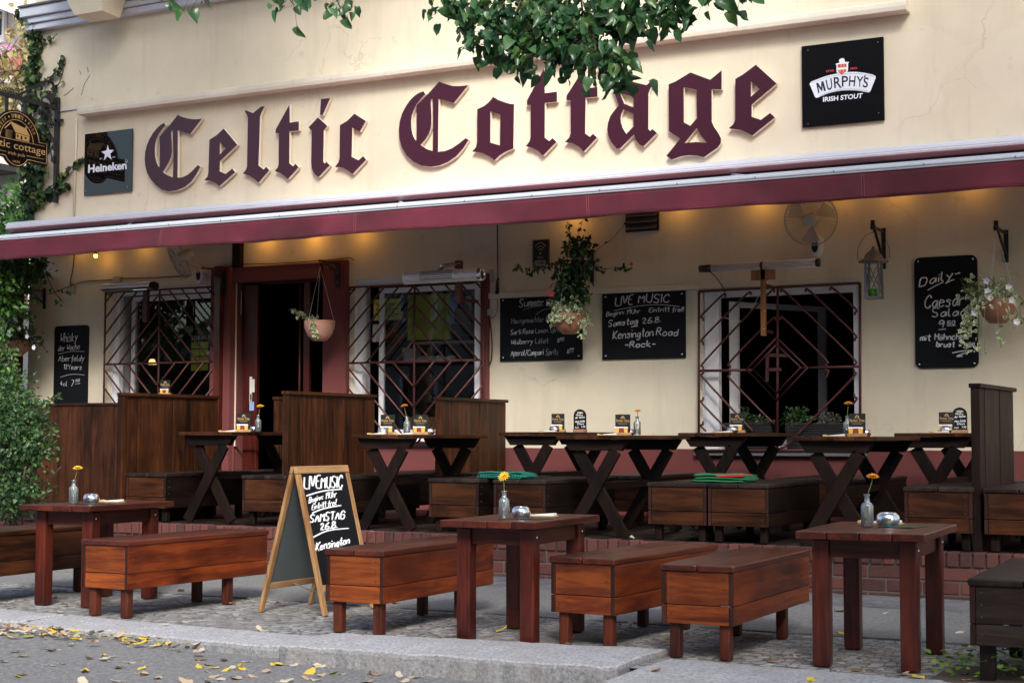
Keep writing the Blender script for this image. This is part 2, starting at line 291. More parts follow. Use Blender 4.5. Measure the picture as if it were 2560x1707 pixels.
# ------------------------------------------------------------ mesh helpers
def wloc(o):
    v = Vector((0,0,0))
    while o: v += o.location; o = o.parent
    return v
class MB:
    def __init__(s): s.v = []; s.f = []; s.m = []; s.s = []; s.rim = None
    def add(s, vs, fs, mi=0, smooth=False):
        o = len(s.v); s.v += [Vector(v) for v in vs]
        for f in fs: s.f.append([i+o for i in f]); s.m.append(mi); s.s.append(smooth)
        return s
    def box(s, x0, x1, y0, y1, z0, z1, mi=0):
        return s.add([(x0,y0,z0),(x1,y0,z0),(x1,y1,z0),(x0,y1,z0),(x0,y0,z1),(x1,y0,z1),(x1,y1,z1),(x0,y1,z1)],
                     [(0,3,2,1),(4,5,6,7),(0,1,5,4),(1,2,6,5),(2,3,7,6),(3,0,4,7)], mi)
    def hexa(s, b, t, mi=0): return s.add(list(b)+list(t), [(0,3,2,1),(4,5,6,7),(0,1,5,4),(1,2,6,5),(2,3,7,6),(3,0,4,7)], mi)
    def bar(s, p, q, w, h, side=(1,0,0), mi=0):          # board from p to q, w wide along side, h thick across
        p, q = Vector(p), Vector(q); d = (q-p).normalized(); a = Vector(side); a = (a-d*a.dot(d)).normalized()*(w/2); b = d.cross(a).normalized()*(h/2)
        return s.hexa([p-a-b,p+a-b,p+a+b,p-a+b],[q-a-b,q+a-b,q+a+b,q-a+b], mi)
    def tube(s, pts, r, n=8, mi=0, closed=False, smooth=True):
        pts = [Vector(p) for p in pts]; k = len(pts); rs = r if isinstance(r, (list, tuple)) else [r]*k
        o = len(s.v); ref = None
        for i, p in enumerate(pts):
            a = pts[(i-1) % k] if (closed or i) else p; b = pts[(i+1) % k] if (closed or i < k-1) else p
            d = (b-a); d = d.normalized() if d.length > 1e-9 else Vector((0,0,1))
            if ref is None: ref = Vector((0,0,1)) if abs(d.z) < .9 else Vector((1,0,0))
            u = (ref-d*ref.dot(d)); u = u.normalized() if u.length > 1e-6 else d.orthogonal().normalized(); ref = u; w = d.cross(u)
            for j in range(n): t = 2*math.pi*j/n; s.v.append(p+(u*math.cos(t)+w*math.sin(t))*rs[i])
        for i in range(k if closed else k-1):
            for j in range(n):
                a, b = i*n+j, i*n+(j+1) % n; c, d = ((i+1) % k)*n+(j+1) % n, ((i+1) % k)*n+j
                s.f.append([o+a,o+b,o+c,o+d]); s.m.append(mi); s.s.append(smooth)
        if not closed:
            s.f.append([o+j for j in range(n)][::-1]); s.m.append(mi); s.s.append(False)
            s.f.append([o+(k-1)*n+j for j in range(n)]); s.m.append(mi); s.s.append(False)
        return s
    def lathe(s, prof, n=20, c=(0,0,0), mi=0, axis=(0,0,1), smooth=True):
        ax = Vector(axis).normalized(); u = ax.orthogonal().normalized(); w = ax.cross(u); c = Vector(c); o = len(s.v); k = len(prof)
        for r, z in prof:
            for j in range(n): t = 2*math.pi*j/n; s.v.append(c+ax*z+(u*math.cos(t)+w*math.sin(t))*max(r, 1e-5))
        for i in range(k-1):
            for j in range(n):
                s.f.append([o+i*n+j, o+i*n+(j+1) % n, o+(i+1)*n+(j+1) % n, o+(i+1)*n+j]); s.m.append(mi); s.s.append(smooth)
        return s
    def ball(s, c, r, n=12, mi=0, sq=(1,1,1)):
        k = max(4, n//2); o = len(s.v); s.lathe([(r*math.sin(math.pi*i/k), -r*math.cos(math.pi*i/k)) for i in range(k+1)], n, (0,0,0), mi)
        for i in range(o, len(s.v)): v = s.v[i]; s.v[i] = Vector((v.x*sq[0]+c[0], v.y*sq[1]+c[1], v.z*sq[2]+c[2]))
        return s
    def poly(s, loop, f, mi=0, holes=()):                # flat polygon, f maps (u,v)->3D
        loops = [list(loop)]+[list(h) for h in holes]; flat = [p for l in loops for p in l]
        tri = tessellate_polygon([[Vector((p[0],p[1],0)) for p in l] for l in loops])
        return s.add([f(*p) for p in flat], [tuple(t) for t in tri], mi)
    def prism(s, loop, f0, f1, mi=0, ms=1, holes=(), back=True):
        loops = [list(loop)]+[list(h) for h in holes]; flat = [p for l in loops for p in l]; n = len(flat)
        tri = tessellate_polygon([[Vector((p[0],p[1],0)) for p in l] for l in loops])
        o = len(s.v); s.v += [f0(*p) for p in flat]+[f1(*p) for p in flat]
        for t in tri:
            s.f.append([o+i for i in t]); s.m.append(mi); s.s.append(False)
            if back: s.f.append([o+n+i for i in t][::-1]); s.m.append(ms); s.s.append(False)
        b = 0
        for l in loops:
            k = len(l)
            for i in range(k): j = (i+1) % k; s.f.append([o+b+i,o+b+j,o+n+b+j,o+n+b+i]); s.m.append(ms); s.s.append(False)
            b += k
        return s
    def build(s, name, mats, parent=None, bevel=0, recalc=True, local=False):
        if not isinstance(mats, (list, tuple)): mats = [mats]
        off = Vector((0,0,0)) if (local or parent is None) else wloc(parent)
        me = bpy.data.meshes.new(name); me.from_pydata([v-off for v in s.v], [], s.f)
        for m in mats: me.materials.append(M[m] if isinstance(m, str) else m)
        for p, mi, sm in zip(me.polygons, s.m, s.s): p.material_index = mi; p.use_smooth = sm
        if s.rim:
            ca = me.color_attributes.new('rim', 'FLOAT_COLOR', 'POINT')
            for i, x in enumerate(s.rim): ca.data[i].color = (x,x,x,1)
        if recalc:
            b = bmesh.new(); b.from_mesh(me); bmesh.ops.recalc_face_normals(b, faces=b.faces); b.to_mesh(me); b.free()
        me.update(); o = bpy.data.objects.new(name, me); COL.objects.link(o); o.parent = parent
        if bevel:
            bv = o.modifiers.new('bevel', 'BEVEL'); bv.width = bevel; bv.segments = 2; bv.limit_method = 'ANGLE'
        return o
def tag(o, label=None, cat=None, group=None, kind=None):
    if label: o['label'] = label
    if cat: o['category'] = cat
    if group: o['group'] = group
    if kind: o['kind'] = kind
    return o
def thing(name, label, cat, loc=(0,0,0), rz=0, group=None):
    o = bpy.data.objects.new(name, None); COL.objects.link(o); o.location = loc; o.rotation_euler.z = rz; o.empty_display_size = .1
    return tag(o, label, cat, group)
def copy_tree(o, parent=None):
    c = o.copy(); COL.objects.link(c); c.parent = parent
    for ch in list(o.children): copy_tree(ch, c)
    return c
def chaikin(p, k=2, closed=False):
    p = [Vector(x) for x in p]
    for _ in range(k):
        if len(p) < 3: break
        q = [] if closed else [p[0]]
        n = len(p)
        for i in range(n if closed else n-1): a, b = p[i], p[(i+1) % n]; q += [a*.75+b*.25, a*.25+b*.75]
        if not closed: q.append(p[-1])
        p = q
    return p

# ------------------------------------------------------------ handwriting and print
GL = {'A':'033c63,1757','B':'030c3c5b593808,38575443 03','C':'6a5c3c1a080614335365','D':'030c3c5b695443 03','E':'6c0c0363,0848','F':'6c0c03,0848','G':'6a5c2c0a05134364 68 38','H':'0c03,6c63,0868','I':'0c03','K':'0c03,6c0763','L':'0c0363','M':'030c376c63','N':'030c636c','O':'3c0a051343656a3c','P':'030c4c5b594707','R':'030c4c5b594808,2863','S':'6b4c1c0a1847565443 23 04','T':'0c6c,3c33','U':'0c0514335365 6c','V':'0c336c','W':'0c13395 36c','Y':'0c376c,3733',
'a':'5738170513334557,5853','b':'0c03,07384856543304','c':'5738180604133354','d':'5738170513334557,5c53','e':'06565738180604133354','f':'5b4c3a31,1848','g':'5738170513334557,5851301001','h':'0c03,0738485653','i':'0803,0a0b','k':'0c03,480553','l':'0c041323','m':'0803,06182833,2748585653','n':'0803,0738485653','o':'2806041333545738 28','p':'0800,07384856433304','r':'0803,07283848','s':'573818074644331304','t':'2c243343,0949','u':'080413335558,5853','v':'083358','w':'0813374358','y':'0834,58341000','z':'08580353','ä':'5738170513334557,5853,1a1b,4a4b',
'0':'2c0a0513334 54a3b2c','1':'0a2c23','2':'0a1c3c4a490353','3':'0b2c4c5a4828,28485654331304','4':'3c0656,3933','5':'5c1c08385754331304','6':'4c1a0604133354563717','7':'0c5c13','8':'28090b2c4b492806041333545628','9':'585a3c1c0a081838 5a,5a43','.':'0304','-':'0747',':':'0304,0708','!':'0c06,0304','+':'0848,2a25','/':'024c'}
def glyph(ch):
    out = []
    for st in GL[ch].split(','):
        st = st.replace(' ', ''); out.append([(int(st[i]), int(st[i+1], 16)-3) for i in range(0, len(st), 2)])
    return out
def scribble(mb, text, p0, p1, h, f, r=.004, mi=0, slant=.12, jit=.35):
    adv = []; x = 0
    for ch in text:
        if ch == ' ': adv.append(x); x += 4; continue
        w = max(p[0] for s in glyph(ch) for p in s); adv.append(x); x += w+2.0
    tot = x-2.0; a, b = Vector(p0), Vector(p1); sx = (b.x-a.x)/tot; rise = (b.y-a.y)/(b.x-a.x); k = h/9
    for ch, ax in zip(text, adv):
        if ch == ' ': continue
        dy = rnd.uniform(-jit, jit)*.8; sc = 1+rnd.uniform(-.08, .08)
        for s in glyph(ch):
            pts = [(ax+u+rnd.uniform(-.2,.2)*jit, (v+dy)*sc+rnd.uniform(-.25,.25)*jit) for u, v in s]
            pts = chaikin([Vector((u, v, 0)) for u, v in pts], 2)
            P = [(a.x+p.x*sx+p.y*k*slant, a.y+(p.x*sx)*rise-p.y*k) for p in pts]
            mb.tube([f(*q) for q in P], r, 5, mi)
def lineart(mb, pts, f, r, mi=0, k=2): mb.tube([f(p.x, p.y) for p in chaikin([Vector((*p, 0)) for p in pts], k)], r, 5, mi)
_tx = {}
def textmesh(s, bold=0.0, res=3):
    if (s, bold) in _tx: return _tx[(s, bold)]
    cu = bpy.data.curves.new('t', 'FONT'); cu.body = s; cu.offset = bold; cu.resolution_u = res; cu.size = 1
    o = bpy.data.objects.new('t', cu); COL.objects.link(o); dg = bpy.context.evaluated_depsgraph_get(); dg.update()
    me = bpy.data.meshes.new_from_object(o.evaluated_get(dg)); vs = [v.co.copy() for v in me.vertices]; fs = [tuple(p.vertices) for p in me.polygons]
    bpy.data.objects.remove(o); bpy.data.meshes.remove(me); bpy.data.curves.remove(cu)
    x0 = min(v.x for v in vs); x1 = max(v.x for v in vs); y0 = min(v.y for v in vs); y1 = max(v.y for v in vs)
    _tx[(s, bold)] = ([((v.x-x0)/(x1-x0), (v.y-y0)/(y1-y0)) for v in vs], fs); return _tx[(s, bold)]
def ptext(mb, s, quad, f, mi=0, bold=0.0):               # print s into the quad tl,tr,br,bl (2D), f maps 2D->3D
    vs, fs = textmesh(s, bold); tl, tr, br, bl = [Vector(q) for q in quad]
    P = []
    for u, v in vs:
        t = tl.lerp(tr, u); b = bl.lerp(br, u); q = b.lerp(t, v); P.append(f(q.x, q.y))
    mb.add(P, fs, mi)

# ------------------------------------------------------------ foliage helpers
def leaf(mb, p, d, n, ln, wd, mi=0, fold=.25, curl=.15, rim=False):
    d = d.normalized(); sd_ = d.cross(n); sd_ = sd_.normalized() if sd_.length > 1e-6 else d.orthogonal().normalized(); nn = sd_.cross(d)
    P = [(0,0,0),(.5,.28,fold),(.42,.62,fold*.8),(0,1,-curl),(-.42,.62,fold*.8),(-.5,.28,fold),(0,.3,0),(0,.65,-curl*.4)]
    vs = [p+sd_*(x*wd)+d*(y*ln)+nn*(z*wd) for x, y, z in P]
    mb.add(vs, [(0,1,6),(1,2,7,6),(2,3,7),(0,6,5),(6,7,4,5),(7,3,4)], mi, True)
    if rim:
        if mb.rim is None: mb.rim = []
        mb.rim += [.6,1,1,1,1,1,0,0]
def rv(s=1): return Vector((rnd.gauss(0,1), rnd.gauss(0,1), rnd.gauss(0,1))).normalized()*s
def broadleaf(mb, p, d, n, s, curl):
    d = d.normalized(); a = d.cross(n); a = a.normalized() if a.length > 1e-6 else d.orthogonal().normalized(); nn = a.cross(d)
    wd = rnd.uniform(.72,1.0); O = [(x*wd*rnd.uniform(.86,1.12),y+rnd.uniform(-.05,.05)) for x,y in ((0,.05),(.22,.0),(.42,.16),(.48,.40),(.40,.66),(.20,.88),(0,1.10),(-.20,.88),(-.40,.66),(-.48,.40),(-.42,.16),(-.22,.0))]
    c1, c2 = rnd.uniform(.15,.95)*curl, rnd.uniform(-.35,.75)*curl
    def q(x,y): return p+a*(x*s)+d*((y-.05)*s)+nn*(s*(c1*abs(x)*1.3-c2*(y*y)+.10*math.sin(6*y+3*x)*curl))
    mb.add([q(x,y) for x,y in O]+[q(0,.3),q(0,.65)],[(0,1,12),(1,2,12),(2,3,13,12),(3,4,13),(4,5,13),(5,6,13),(0,12,11),(11,12,10),(10,12,13,9),(9,13,8),(8,13,7),(7,13,6)],0,True)
def vine(mbl, mbs, pts, n, size, spread, r=.004, droop=.2, rim=False, w=.8, face=Vector((0,-1,.4)), fold=.25):
    P = chaikin(pts, 2); mbs.tube(P, r, 5)
    for i in range(n):
        t = rnd.random()*(len(P)-1); k = int(t); a = P[k].lerp(P[min(k+1, len(P)-1)], t-k); o = rv(spread*rnd.random())
        s = size*rnd.uniform(.6, 1.2); d = (rv(1)+Vector((0,0,-droop*3))+o*2).normalized(); nrm = (face+rv(.8)).normalized()
        leaf(mbl, a+o, d, nrm, s, s*w, 0, fold, .15, rim)
def clump(mb, c, rad, n, size, w=.7, shell=.5, up=.3, rim=False):
    c = Vector(c); rad = Vector(rad)
    for _ in range(n):
        q = rv(1)*(shell+(1-shell)*rnd.random()); p = c+Vector((q.x*rad.x, q.y*rad.y, q.z*rad.z))
        s = size*rnd.uniform(.55, 1.25); leaf(mb, p, (q+rv(.9)+Vector((0,0,-.2))).normalized(), (q+Vector((0,-.4,up))+rv(.7)).normalized(), s, s*w, 0, .2, .15, rim)

# ============================================================ THE SETTING
def roadz(x): return -.03 if x < -6.5 else (-.12 if x > -2.5 else -.03-.09*(x+6.5)/4)
b = MB(); xs = [-90,-30,-12,-6.5,-5.5,-4.5,-3.5,-2.5,0,30,90]; ys = [-30,-8.0,6.9]
for j in range(2):
    for i in range(len(xs)-1): b.add([(xs[i],ys[j],roadz(xs[i])),(xs[i+1],ys[j],roadz(xs[i+1])),(xs[i+1],ys[j+1],roadz(xs[i+1])),(xs[i],ys[j+1],roadz(xs[i]))],[(0,1,2,3)])
tag(b.build('road','asphalt'), kind='structure')
tag(MB().add([(-600,-600,-.5),(600,-600,-.5),(600,600,-.5),(-600,600,-.5)],[(0,1,2,3)]).build('ground','slab'), kind='structure')
b = MB().add([(-60,6.8,-.004),(60,6.8,-.004),(60,40,-.004),(-60,40,-.004)],[(0,1,2,3)])
tag(b.build('pavement','mosaic'), kind='structure')
b = MB(); x = -40
while x < 20:                                  # large worn slabs between the two bands of setts
    w = rnd.uniform(.95, 1.15); y = 8.38
    for k in range(2): b.box(x+.004, x+w-.004, y+.004, y+.72-.004, -.08, .004+rnd.uniform(0,.004)); y += .72
    x += w
tag(b.build('pavement_slabs','slab', bevel=.004), kind='structure')
tag(MB().add([(-60,9.83,.003),(60,9.83,.003),(60,10.7,.003),(-60,10.7,.003)],[(0,1,2,3)]).build('sett_band','basalt'), kind='structure')
# granite kerb, five long stones, each a little out of line
for (x0,x1,f0,f1,b0,b1,dz) in ((-9.6,-6.90,6.72,6.70,7.16,7.12,-.005),(-6.86,-4.945,6.66,6.58,7.10,6.98,-.004),(-4.90,-3.07,6.50,6.64,6.99,7.30,.020),(-3.01,-.9,6.36,6.46,7.12,7.06,-.002),(-.88,1.6,6.45,6.45,7.06,7.06,.0)):
    k = MB(); n = 26; g = []
    for i in range(n+1):
        t = i/n; xx = x0+(x1-x0)*t; yf = f0+(f1-f0)*t+rnd.uniform(-.01,.01); yb = b0+(b1-b0)*t+rnd.uniform(-.012,.012); zz = .012+dz+rnd.uniform(-.003,.003); e_ = 1 if 0 < i < n else 0; yf += .022*noise.noise(Vector((xx*2.1,1,0)))+.010*noise.noise(Vector((xx*9,2,0)))+(.03 if not e_ else 0); yb += .02*noise.noise(Vector((xx*2.3,7,0)))
        g += [(xx,yf-.01,-.4),(xx,yf+.004*rnd.random(),zz-.010-.006*rnd.random()),(xx,(yf+yb)/2,zz+rnd.uniform(-.003,.003)),(xx,yb,zz-.004),(xx,yb,-.4)]
    fs = [(i*5+j,(i+1)*5+j,(i+1)*5+j+1,i*5+j+1) for i in range(n) for j in range(4)]+[(0,1,2,3,4),(n*5+4,n*5+3,n*5+2,n*5+1,n*5)]
    k.add(g, fs, 0, False)
    for q_ in range(n): k.m[q_*4] = 1  # front faces take the granite with shade in its colour
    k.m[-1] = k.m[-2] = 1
    tag(k.build('kerb',['granite','graniteshaded'], bevel=.022), kind='structure')
# terrace: deck behind a low brick edge
b = MB(); x = -16.0
while x < 3: b.box(x+.002, x+.128, 10.69, 13.98, .22, .308+rnd.uniform(-.002,.002)); x += .13
tag(b.build('terrace_floor','gyy'), kind='structure')
tag(MB().box(-16,3,10.70,13.98,-.2,.21).build('terrace_base','dark'), kind='structure')
w = thing('brick_edging','low red brick wall along the front of the raised terrace','brick wall',(-6,10.6,0))
W0, W1_ = 10.60, 10.68
MB().box(-16,3,W0+.008,W1_-.002,-.1,.285).build('mortar','mortar',w)
b = MB()
for row,(z0,z1,bw) in enumerate(((.217,.312,.085),(.125,.205,.245),(.035,.113,.245),(-.05,.023,.245))):
    x = -16.0-(.12 if row == 2 else 0)
    while x < 3:
        if row == 0: b.box(x+.006,x+bw-.006,W0-.012+rnd.uniform(-.004,.004),W1_,z0,z1+rnd.uniform(-.004,.004))
        else: b.box(x+.006,x+bw-.006,W0+rnd.uniform(-.003,.003),W1_-.004,z0,z1)
        x += bw
o = b.build('bricks','brick',w,bevel=.006)

# ============================================================ THE PUB
pub = thing('pub_building','cream rendered pub with dusty red base, barred windows and dark doorway','building',(-8,YF,0))
XL, XR, ZT = -14.30, 4.0, 9.0
def rect(p, q): return [min(p.x,q.x), max(p.x,q.x), min(p.z,q.z), max(p.z,q.z)]
OP1 = rect(FZ(5,695,402), Vector((FZ(5,1312,430).x,0,1.0)))
OP2 = rect(FZ(6,608,345), Vector((FZ(6,1367,345).x,0,1.02)))
OP3 = rect(FZ(7,1165,405), Vector((FZ(8,563,360).x,0,.93)))
DOOR = [FZ(5,1448,800).x, FZ(6,408,800).x, .31, FZ(6,100,352).z]
for o_ in (OP1, OP2): o_[3] = (o_[3])
ops = [OP1, OP2, OP3, DOOR]; RM = {3: 2}
PL = .95                                       # top of the dusty red base
RD_ = .30                                      # depth of the reveals
def wallgrid(xa, xb, za, zb, y, mb):
    xs = sorted({xa, xb, *[v for o in ops for v in o[:2] if xa < v < xb]}); zs = sorted({za, zb, *[v for o in ops for v in o[2:] if za < v < zb]})
    for i in range(len(xs)-1):
        for j in range(len(zs)-1):
            cx, cz = (xs[i]+xs[i+1])/2, (zs[j]+zs[j+1])/2
            if any(o[0] < cx < o[1] and o[2] < cz < o[3] for o in ops): continue
            mb.add([(xs[i],y,zs[j]),(xs[i+1],y,zs[j]),(xs[i+1],y,zs[j+1]),(xs[i],y,zs[j+1])],[(0,1,2,3)])
b = MB(); wallgrid(XL, XR, PL, ZT, YF, b)
b.add([(XL,YF,-.1),(XL,YF,ZT),(XL,22,ZT),(XL,22,-.1)],[(0,1,2,3)])
b.add([(XL,YF,ZT),(XR,YF,ZT),(XR,22,ZT),(XL,22,ZT)],[(0,1,2,3)]); b.add([(XR,YF,-.1),(XR,YF,ZT),(XR,22,ZT),(XR,22,-.1)],[(0,1,2,3)]); b.add([(XL,22,-.1),(XR,22,-.1),(XR,22,ZT),(XL,22,ZT)],[(0,1,2,3)])
for k_, o in enumerate(ops):                   # reveals
    a, c, d, e = o; mi = RM.get(k_, 1)
    b.add([(a,YF,d),(a,YF,e),(a,YF+RD_,e),(a,YF+RD_,d)],[(0,1,2,3)],mi); b.add([(c,YF,d),(c,YF,e),(c,YF+RD_,e),(c,YF+RD_,d)],[(0,1,2,3)],mi)
    b.add([(a,YF,e),(c,YF,e),(c,YF+RD_,e),(a,YF+RD_,e)],[(0,1,2,3)],mi)
b.build('wall',['cream','white','maroon_plaster'],pub,recalc=False)
b = MB(); wallgrid(XL, XR, -.1, PL, YF-.025, b)
b.add([(XL,YF-.025,PL),(XR,YF-.025,PL),(XR,YF+.01,PL),(XL,YF+.01,PL)],[(0,1,2,3)]); b.build('plinth','maroon_plaster',pub,recalc=False)
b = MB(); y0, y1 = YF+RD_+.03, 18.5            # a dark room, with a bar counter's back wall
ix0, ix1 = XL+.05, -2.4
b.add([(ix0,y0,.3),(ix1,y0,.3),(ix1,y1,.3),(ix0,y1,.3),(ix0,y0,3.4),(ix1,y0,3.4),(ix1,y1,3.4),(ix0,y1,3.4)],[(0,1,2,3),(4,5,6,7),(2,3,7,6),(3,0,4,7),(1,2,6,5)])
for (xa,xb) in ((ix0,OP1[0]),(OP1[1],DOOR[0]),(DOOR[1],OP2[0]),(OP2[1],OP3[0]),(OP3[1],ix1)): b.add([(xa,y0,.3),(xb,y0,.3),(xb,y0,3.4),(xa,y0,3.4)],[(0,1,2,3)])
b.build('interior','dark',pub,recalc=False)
# cornice top left, with the box of the bay above it
c0 = fac(96,80,.1); c1 = FZ(2,0,-5,.1); cz = fac(250,48,.1).z
b = MB()
for (o0,z0,z1) in ((.10,cz,cz+.075),(.13,cz+.08,cz+.15),(.17,cz+.155,cz+.27)): b.box(XL-o0*.5, XR, YF-o0, YF-.002, z0, z1)
b.box(XL-.1, XR, YF-.20, YF-.002, cz+.272, cz+.30, 1); b.build('cornice',['lilac','roofgrey'],pub,bevel=.01)
bl, br = FZ(1,455,95,.5), FZ(1,628,66,.5)
b = MB(); b.hexa([(bl.x,YF-.5,bl.z),(br.x,YF-.5,bl.z),(br.x,YF-.21,bl.z-.02),(bl.x,YF-.21,bl.z-.02)],[(bl.x-.25,YF-.62,bl.z+.55),(br.x+.02,YF-.62,bl.z+.55),(br.x+.02,YF-.002,bl.z+.55),(bl.x-.25,YF-.002,bl.z+.55)]).box(bl.x-.3,br.x+5,YF-.75,YF-.002,bl.z+.551,bl.z+2.5)
b.build('bay','cream',pub)
# the windows
def win(o, name='window'):
    a, c, d, e = o; y = YF+.035; b = MB(); fw = .075
    b.box(a,a+fw,y,y+.07,d,e-fw); b.box(c-fw,c,y,y+.07,d,e-fw); b.box(a,c,y,y+.07,e-fw,e); b.box(a+fw,c-fw,y,y+.07,d,d+.06)
    return b.build(name,'white',pub,bevel=.004)
def sash(wn_, x0, x1, z0, z1, y, fw=.055, skew=0, pane=True):
    b = MB()
    def q(x,z,dy): return (x, y+dy+skew*(x-x0), z)
    def member(xa,xb,za,zb): b.hexa([q(xa,za,0),q(xb,za,0),q(xb,za,.05),q(xa,za,.05)],[q(xa,zb,0),q(xb,zb,0),q(xb,zb,.05),q(xa,zb,.05)])
    member(x0,x0+fw,z0,z1); member(x1-fw,x1,z0,z1); member(x0+fw,x1-fw,z1-fw,z1); member(x0+fw,x1-fw,z0,z0+fw); b.build('sash','white',wn_,bevel=.003)
    if pane: MB().add([q(x0+fw,z0+fw,.025),q(x1-fw,z0+fw,.025),q(x1-fw,z1-fw,.025),q(x0+fw,z1-fw,.025)],[(0,1,2,3)]).build('pane','pane',wn_,recalc=False)
w1 = win(OP1); sash(w1, OP1[0]+.12, OP1[1]-.02, OP1[2]+.06, OP1[3]-.08, YF+.18)
w2 = win(OP2); sash(w2, OP2[0]+.19, OP2[1]-.07, OP2[2]+.06, OP2[3]-.08, YF+.18)
w3 = win(OP3); sash(w3, OP3[0]+.20, OP3[0]+.82, OP3[2]+.06, OP3[3]-.10, YF+.18, pane=False, skew=1.7)
for wn_, o in ((w1,OP1),(w2,OP2),(w3,OP3)): MB().box(o[0]-.06,o[1]+.06,YF-.09,YF+.28,o[2]-.04,o[2]).build('sill','roofgrey' if o is OP3 else 'white',wn_,bevel=.006)
MB().box(OP3[0]+.02,OP3[0]+.16,YF+.004,YF+.09,OP3[2]+.01,OP3[3]-.01).build('reveal_lining','white',w3,bevel=.01)
MB().box(OP3[0]-.25,OP3[1]+.03,YF-.03,YF-.003,OP3[3]+.01,OP3[3]+.055).build('head_trim','whitemetal',w3)

# iron grilles: every bar a round rod
def gbar(mb, p, q, r=.0095): mb.tube([p,q], r, 8)
def chevron(wn_, xl, xr, zt, zb, zm, step_u, step_l, off=.10):
    y = YF-off; b = MB(); xm = (xl+xr)/2; P = lambda x,z: Vector((x,y,z)); r = .0105
    for p, q in (((xl,zt),(xr,zt)),((xl,zt),(xl,zb)),((xr,zt),(xr,zb)),((xm,zt),(xm,zb)),((xl,zm),(xr,zm)),((xl,zb),(xr,zb))): gbar(b,P(*p),P(*q),.012)
    sl = 1.02
    def clip(x0,z0,dx,dz,zlo,zhi,side):        # from (x0,z0) outward until it meets the frame
        t = 9
        if dx > 0: t = min(t,(xr-x0)/dx)
        if dx < 0: t = min(t,(xl-x0)/dx)
        if dz < 0: t = min(t,(zlo-z0)/dz)
        if dz > 0: t = min(t,(zhi-z0)/dz)
        return (x0+dx*t, z0+dz*t)
    k = 0
    while True:                                # upper half, roofs
        z0 = zm+.22+k*step_u; k += 1
        if z0 > zt+1.2: break
        for s in (-1,1):
            x0, zz = xm, z0
            if zz > zt: x0 = xm+s*(zz-zt)/sl; zz = zt
            if abs(x0-xm) > (xr-xl)/2-.02: continue
            e = clip(x0,zz,s,-sl,zm,zt,s); b.tube([P(x0,zz)-Vector((0,.012,0)),P(*e)-Vector((0,.012,0))],r,8)
    k = 0
    while True:                                # lower half, valleys
        z0 = zm-.26-k*step_l; k += 1
        if z0 < zb-1.2: break
        for s in (-1,1):
            x0, zz = xm, z0
            if zz < zb: x0 = xm+s*(zb-zz)/sl; zz = zb
            if abs(x0-xm) > (xr-xl)/2-.02: continue
            e = clip(x0,zz,s,sl,zb,zm,s); b.tube([P(x0,zz)-Vector((0,.012,0)),P(*e)-Vector((0,.012,0))],r,8)
    for x in (xl+.01,xr-.01):
        for z in (zt-.02,zm,zb+.05): b.tube([P(x,z),Vector((x,YF+.005,z))],.008,6)
    return b.build('grille','grille',wn_)
g1 = [FZ(5,648,430,.10), FZ(5,1325,400,.10)]
chevron(w1, FZ(5,643,640,.10).x, FZ(5,1322,640,.10).x, FZ(5,985,402,.10).z, 1.0, FZ(5,972,851,.10).z, .19, .21)
chevron(w2, FZ(6,567,640,.10).x, FZ(6,1393,640,.10).x, FZ(6,975,368,.10).z, 1.0, FZ(6,970,842,.10).z, .19, .21)
# window 3: frame, lozenge, letter F and hooked bars
s3 = 3.074
def g3(x, y): p = fac(1740+x/s3, 640+y/s3, .10); return Vector((p.x, YF-.10, p.z))
b = MB()
for p, q in (((22,272),(1260,208)),((22,272),(22,1500)),((1260,208),(1262,1480)),((628,245),(625,1490)),((22,882),(440,875)),((808,860),(1255,848)),((22,1495),(1262,1490))): gbar(b,g3(*p),g3(*q),.013)
dy = Vector((0,-.013,0))
for p in (((622,628),(393,868),(622,1112),(860,858),(622,628)),((622,680),(440,868),(622,1052),(808,855),(622,680))): b.tube([g3(*q)+dy for q in p],.011,8,closed=False)
for p, q in (((553,760),(705,765)),((553,760),(550,965)),((553,872),(660,872))): b.bar(g3(*p)+dy,g3(*q)+dy,.03,.008,side=(0,0,1) if p[1]==q[1] or abs(p[1]-q[1])<9 else (1,0,0))
def hook(p, q, hp=None, hq=None):
    pts = []
    if hp: pts += [(p[0]+hp[0]*.9,p[1]+hp[1]*1.0),(p[0]+hp[0],p[1]+hp[1]*.2)]
    pts += [p]; m = ((p[0]+q[0])/2,(p[1]+q[1])/2); pts += [m, q]
    if hq: pts += [(q[0]+hq[0],q[1]+hq[1]*.2),(q[0]+hq[0]*.9,q[1]+hq[1]*1.0)]
    P = [g3(*z)+dy for z in pts]; out = [P[0]]
    b.tube(chaikin(P,2),.0105,8)
for a in (((32,470),(215,290)),((32,655),(410,275)),((32,845),(590,255)),((240,835),(600,470)),((1250,425),(1050,240)),((1250,625),(860,250)),((1250,820),(670,255)),((1030,820),(665,465))):
    p, q = a; sx = 1 if p[0] < 628 else -1; hook(p,q,(sx*28,30),(sx*16,26))
for a in (((32,910),(440,1345)),((240,920),(590,1280)),((32,1115),(240,1330)),((32,1300),(80,1345)),((1245,900),(780,1375)),((1245,1090),(1210,1140))):
    p, q = a; sx = 1 if p[0] < 628 else -1; hook(p,q,(sx*28,-32),(sx*14,-24) if abs(q[0]-590)<5 else None)
hook((1000,935),(1025,880),None,(-28,-10)); hook((640,1480),(690,1465),None,None); hook((780,1375),(690,1465))
b.build('grille','grille',w3)

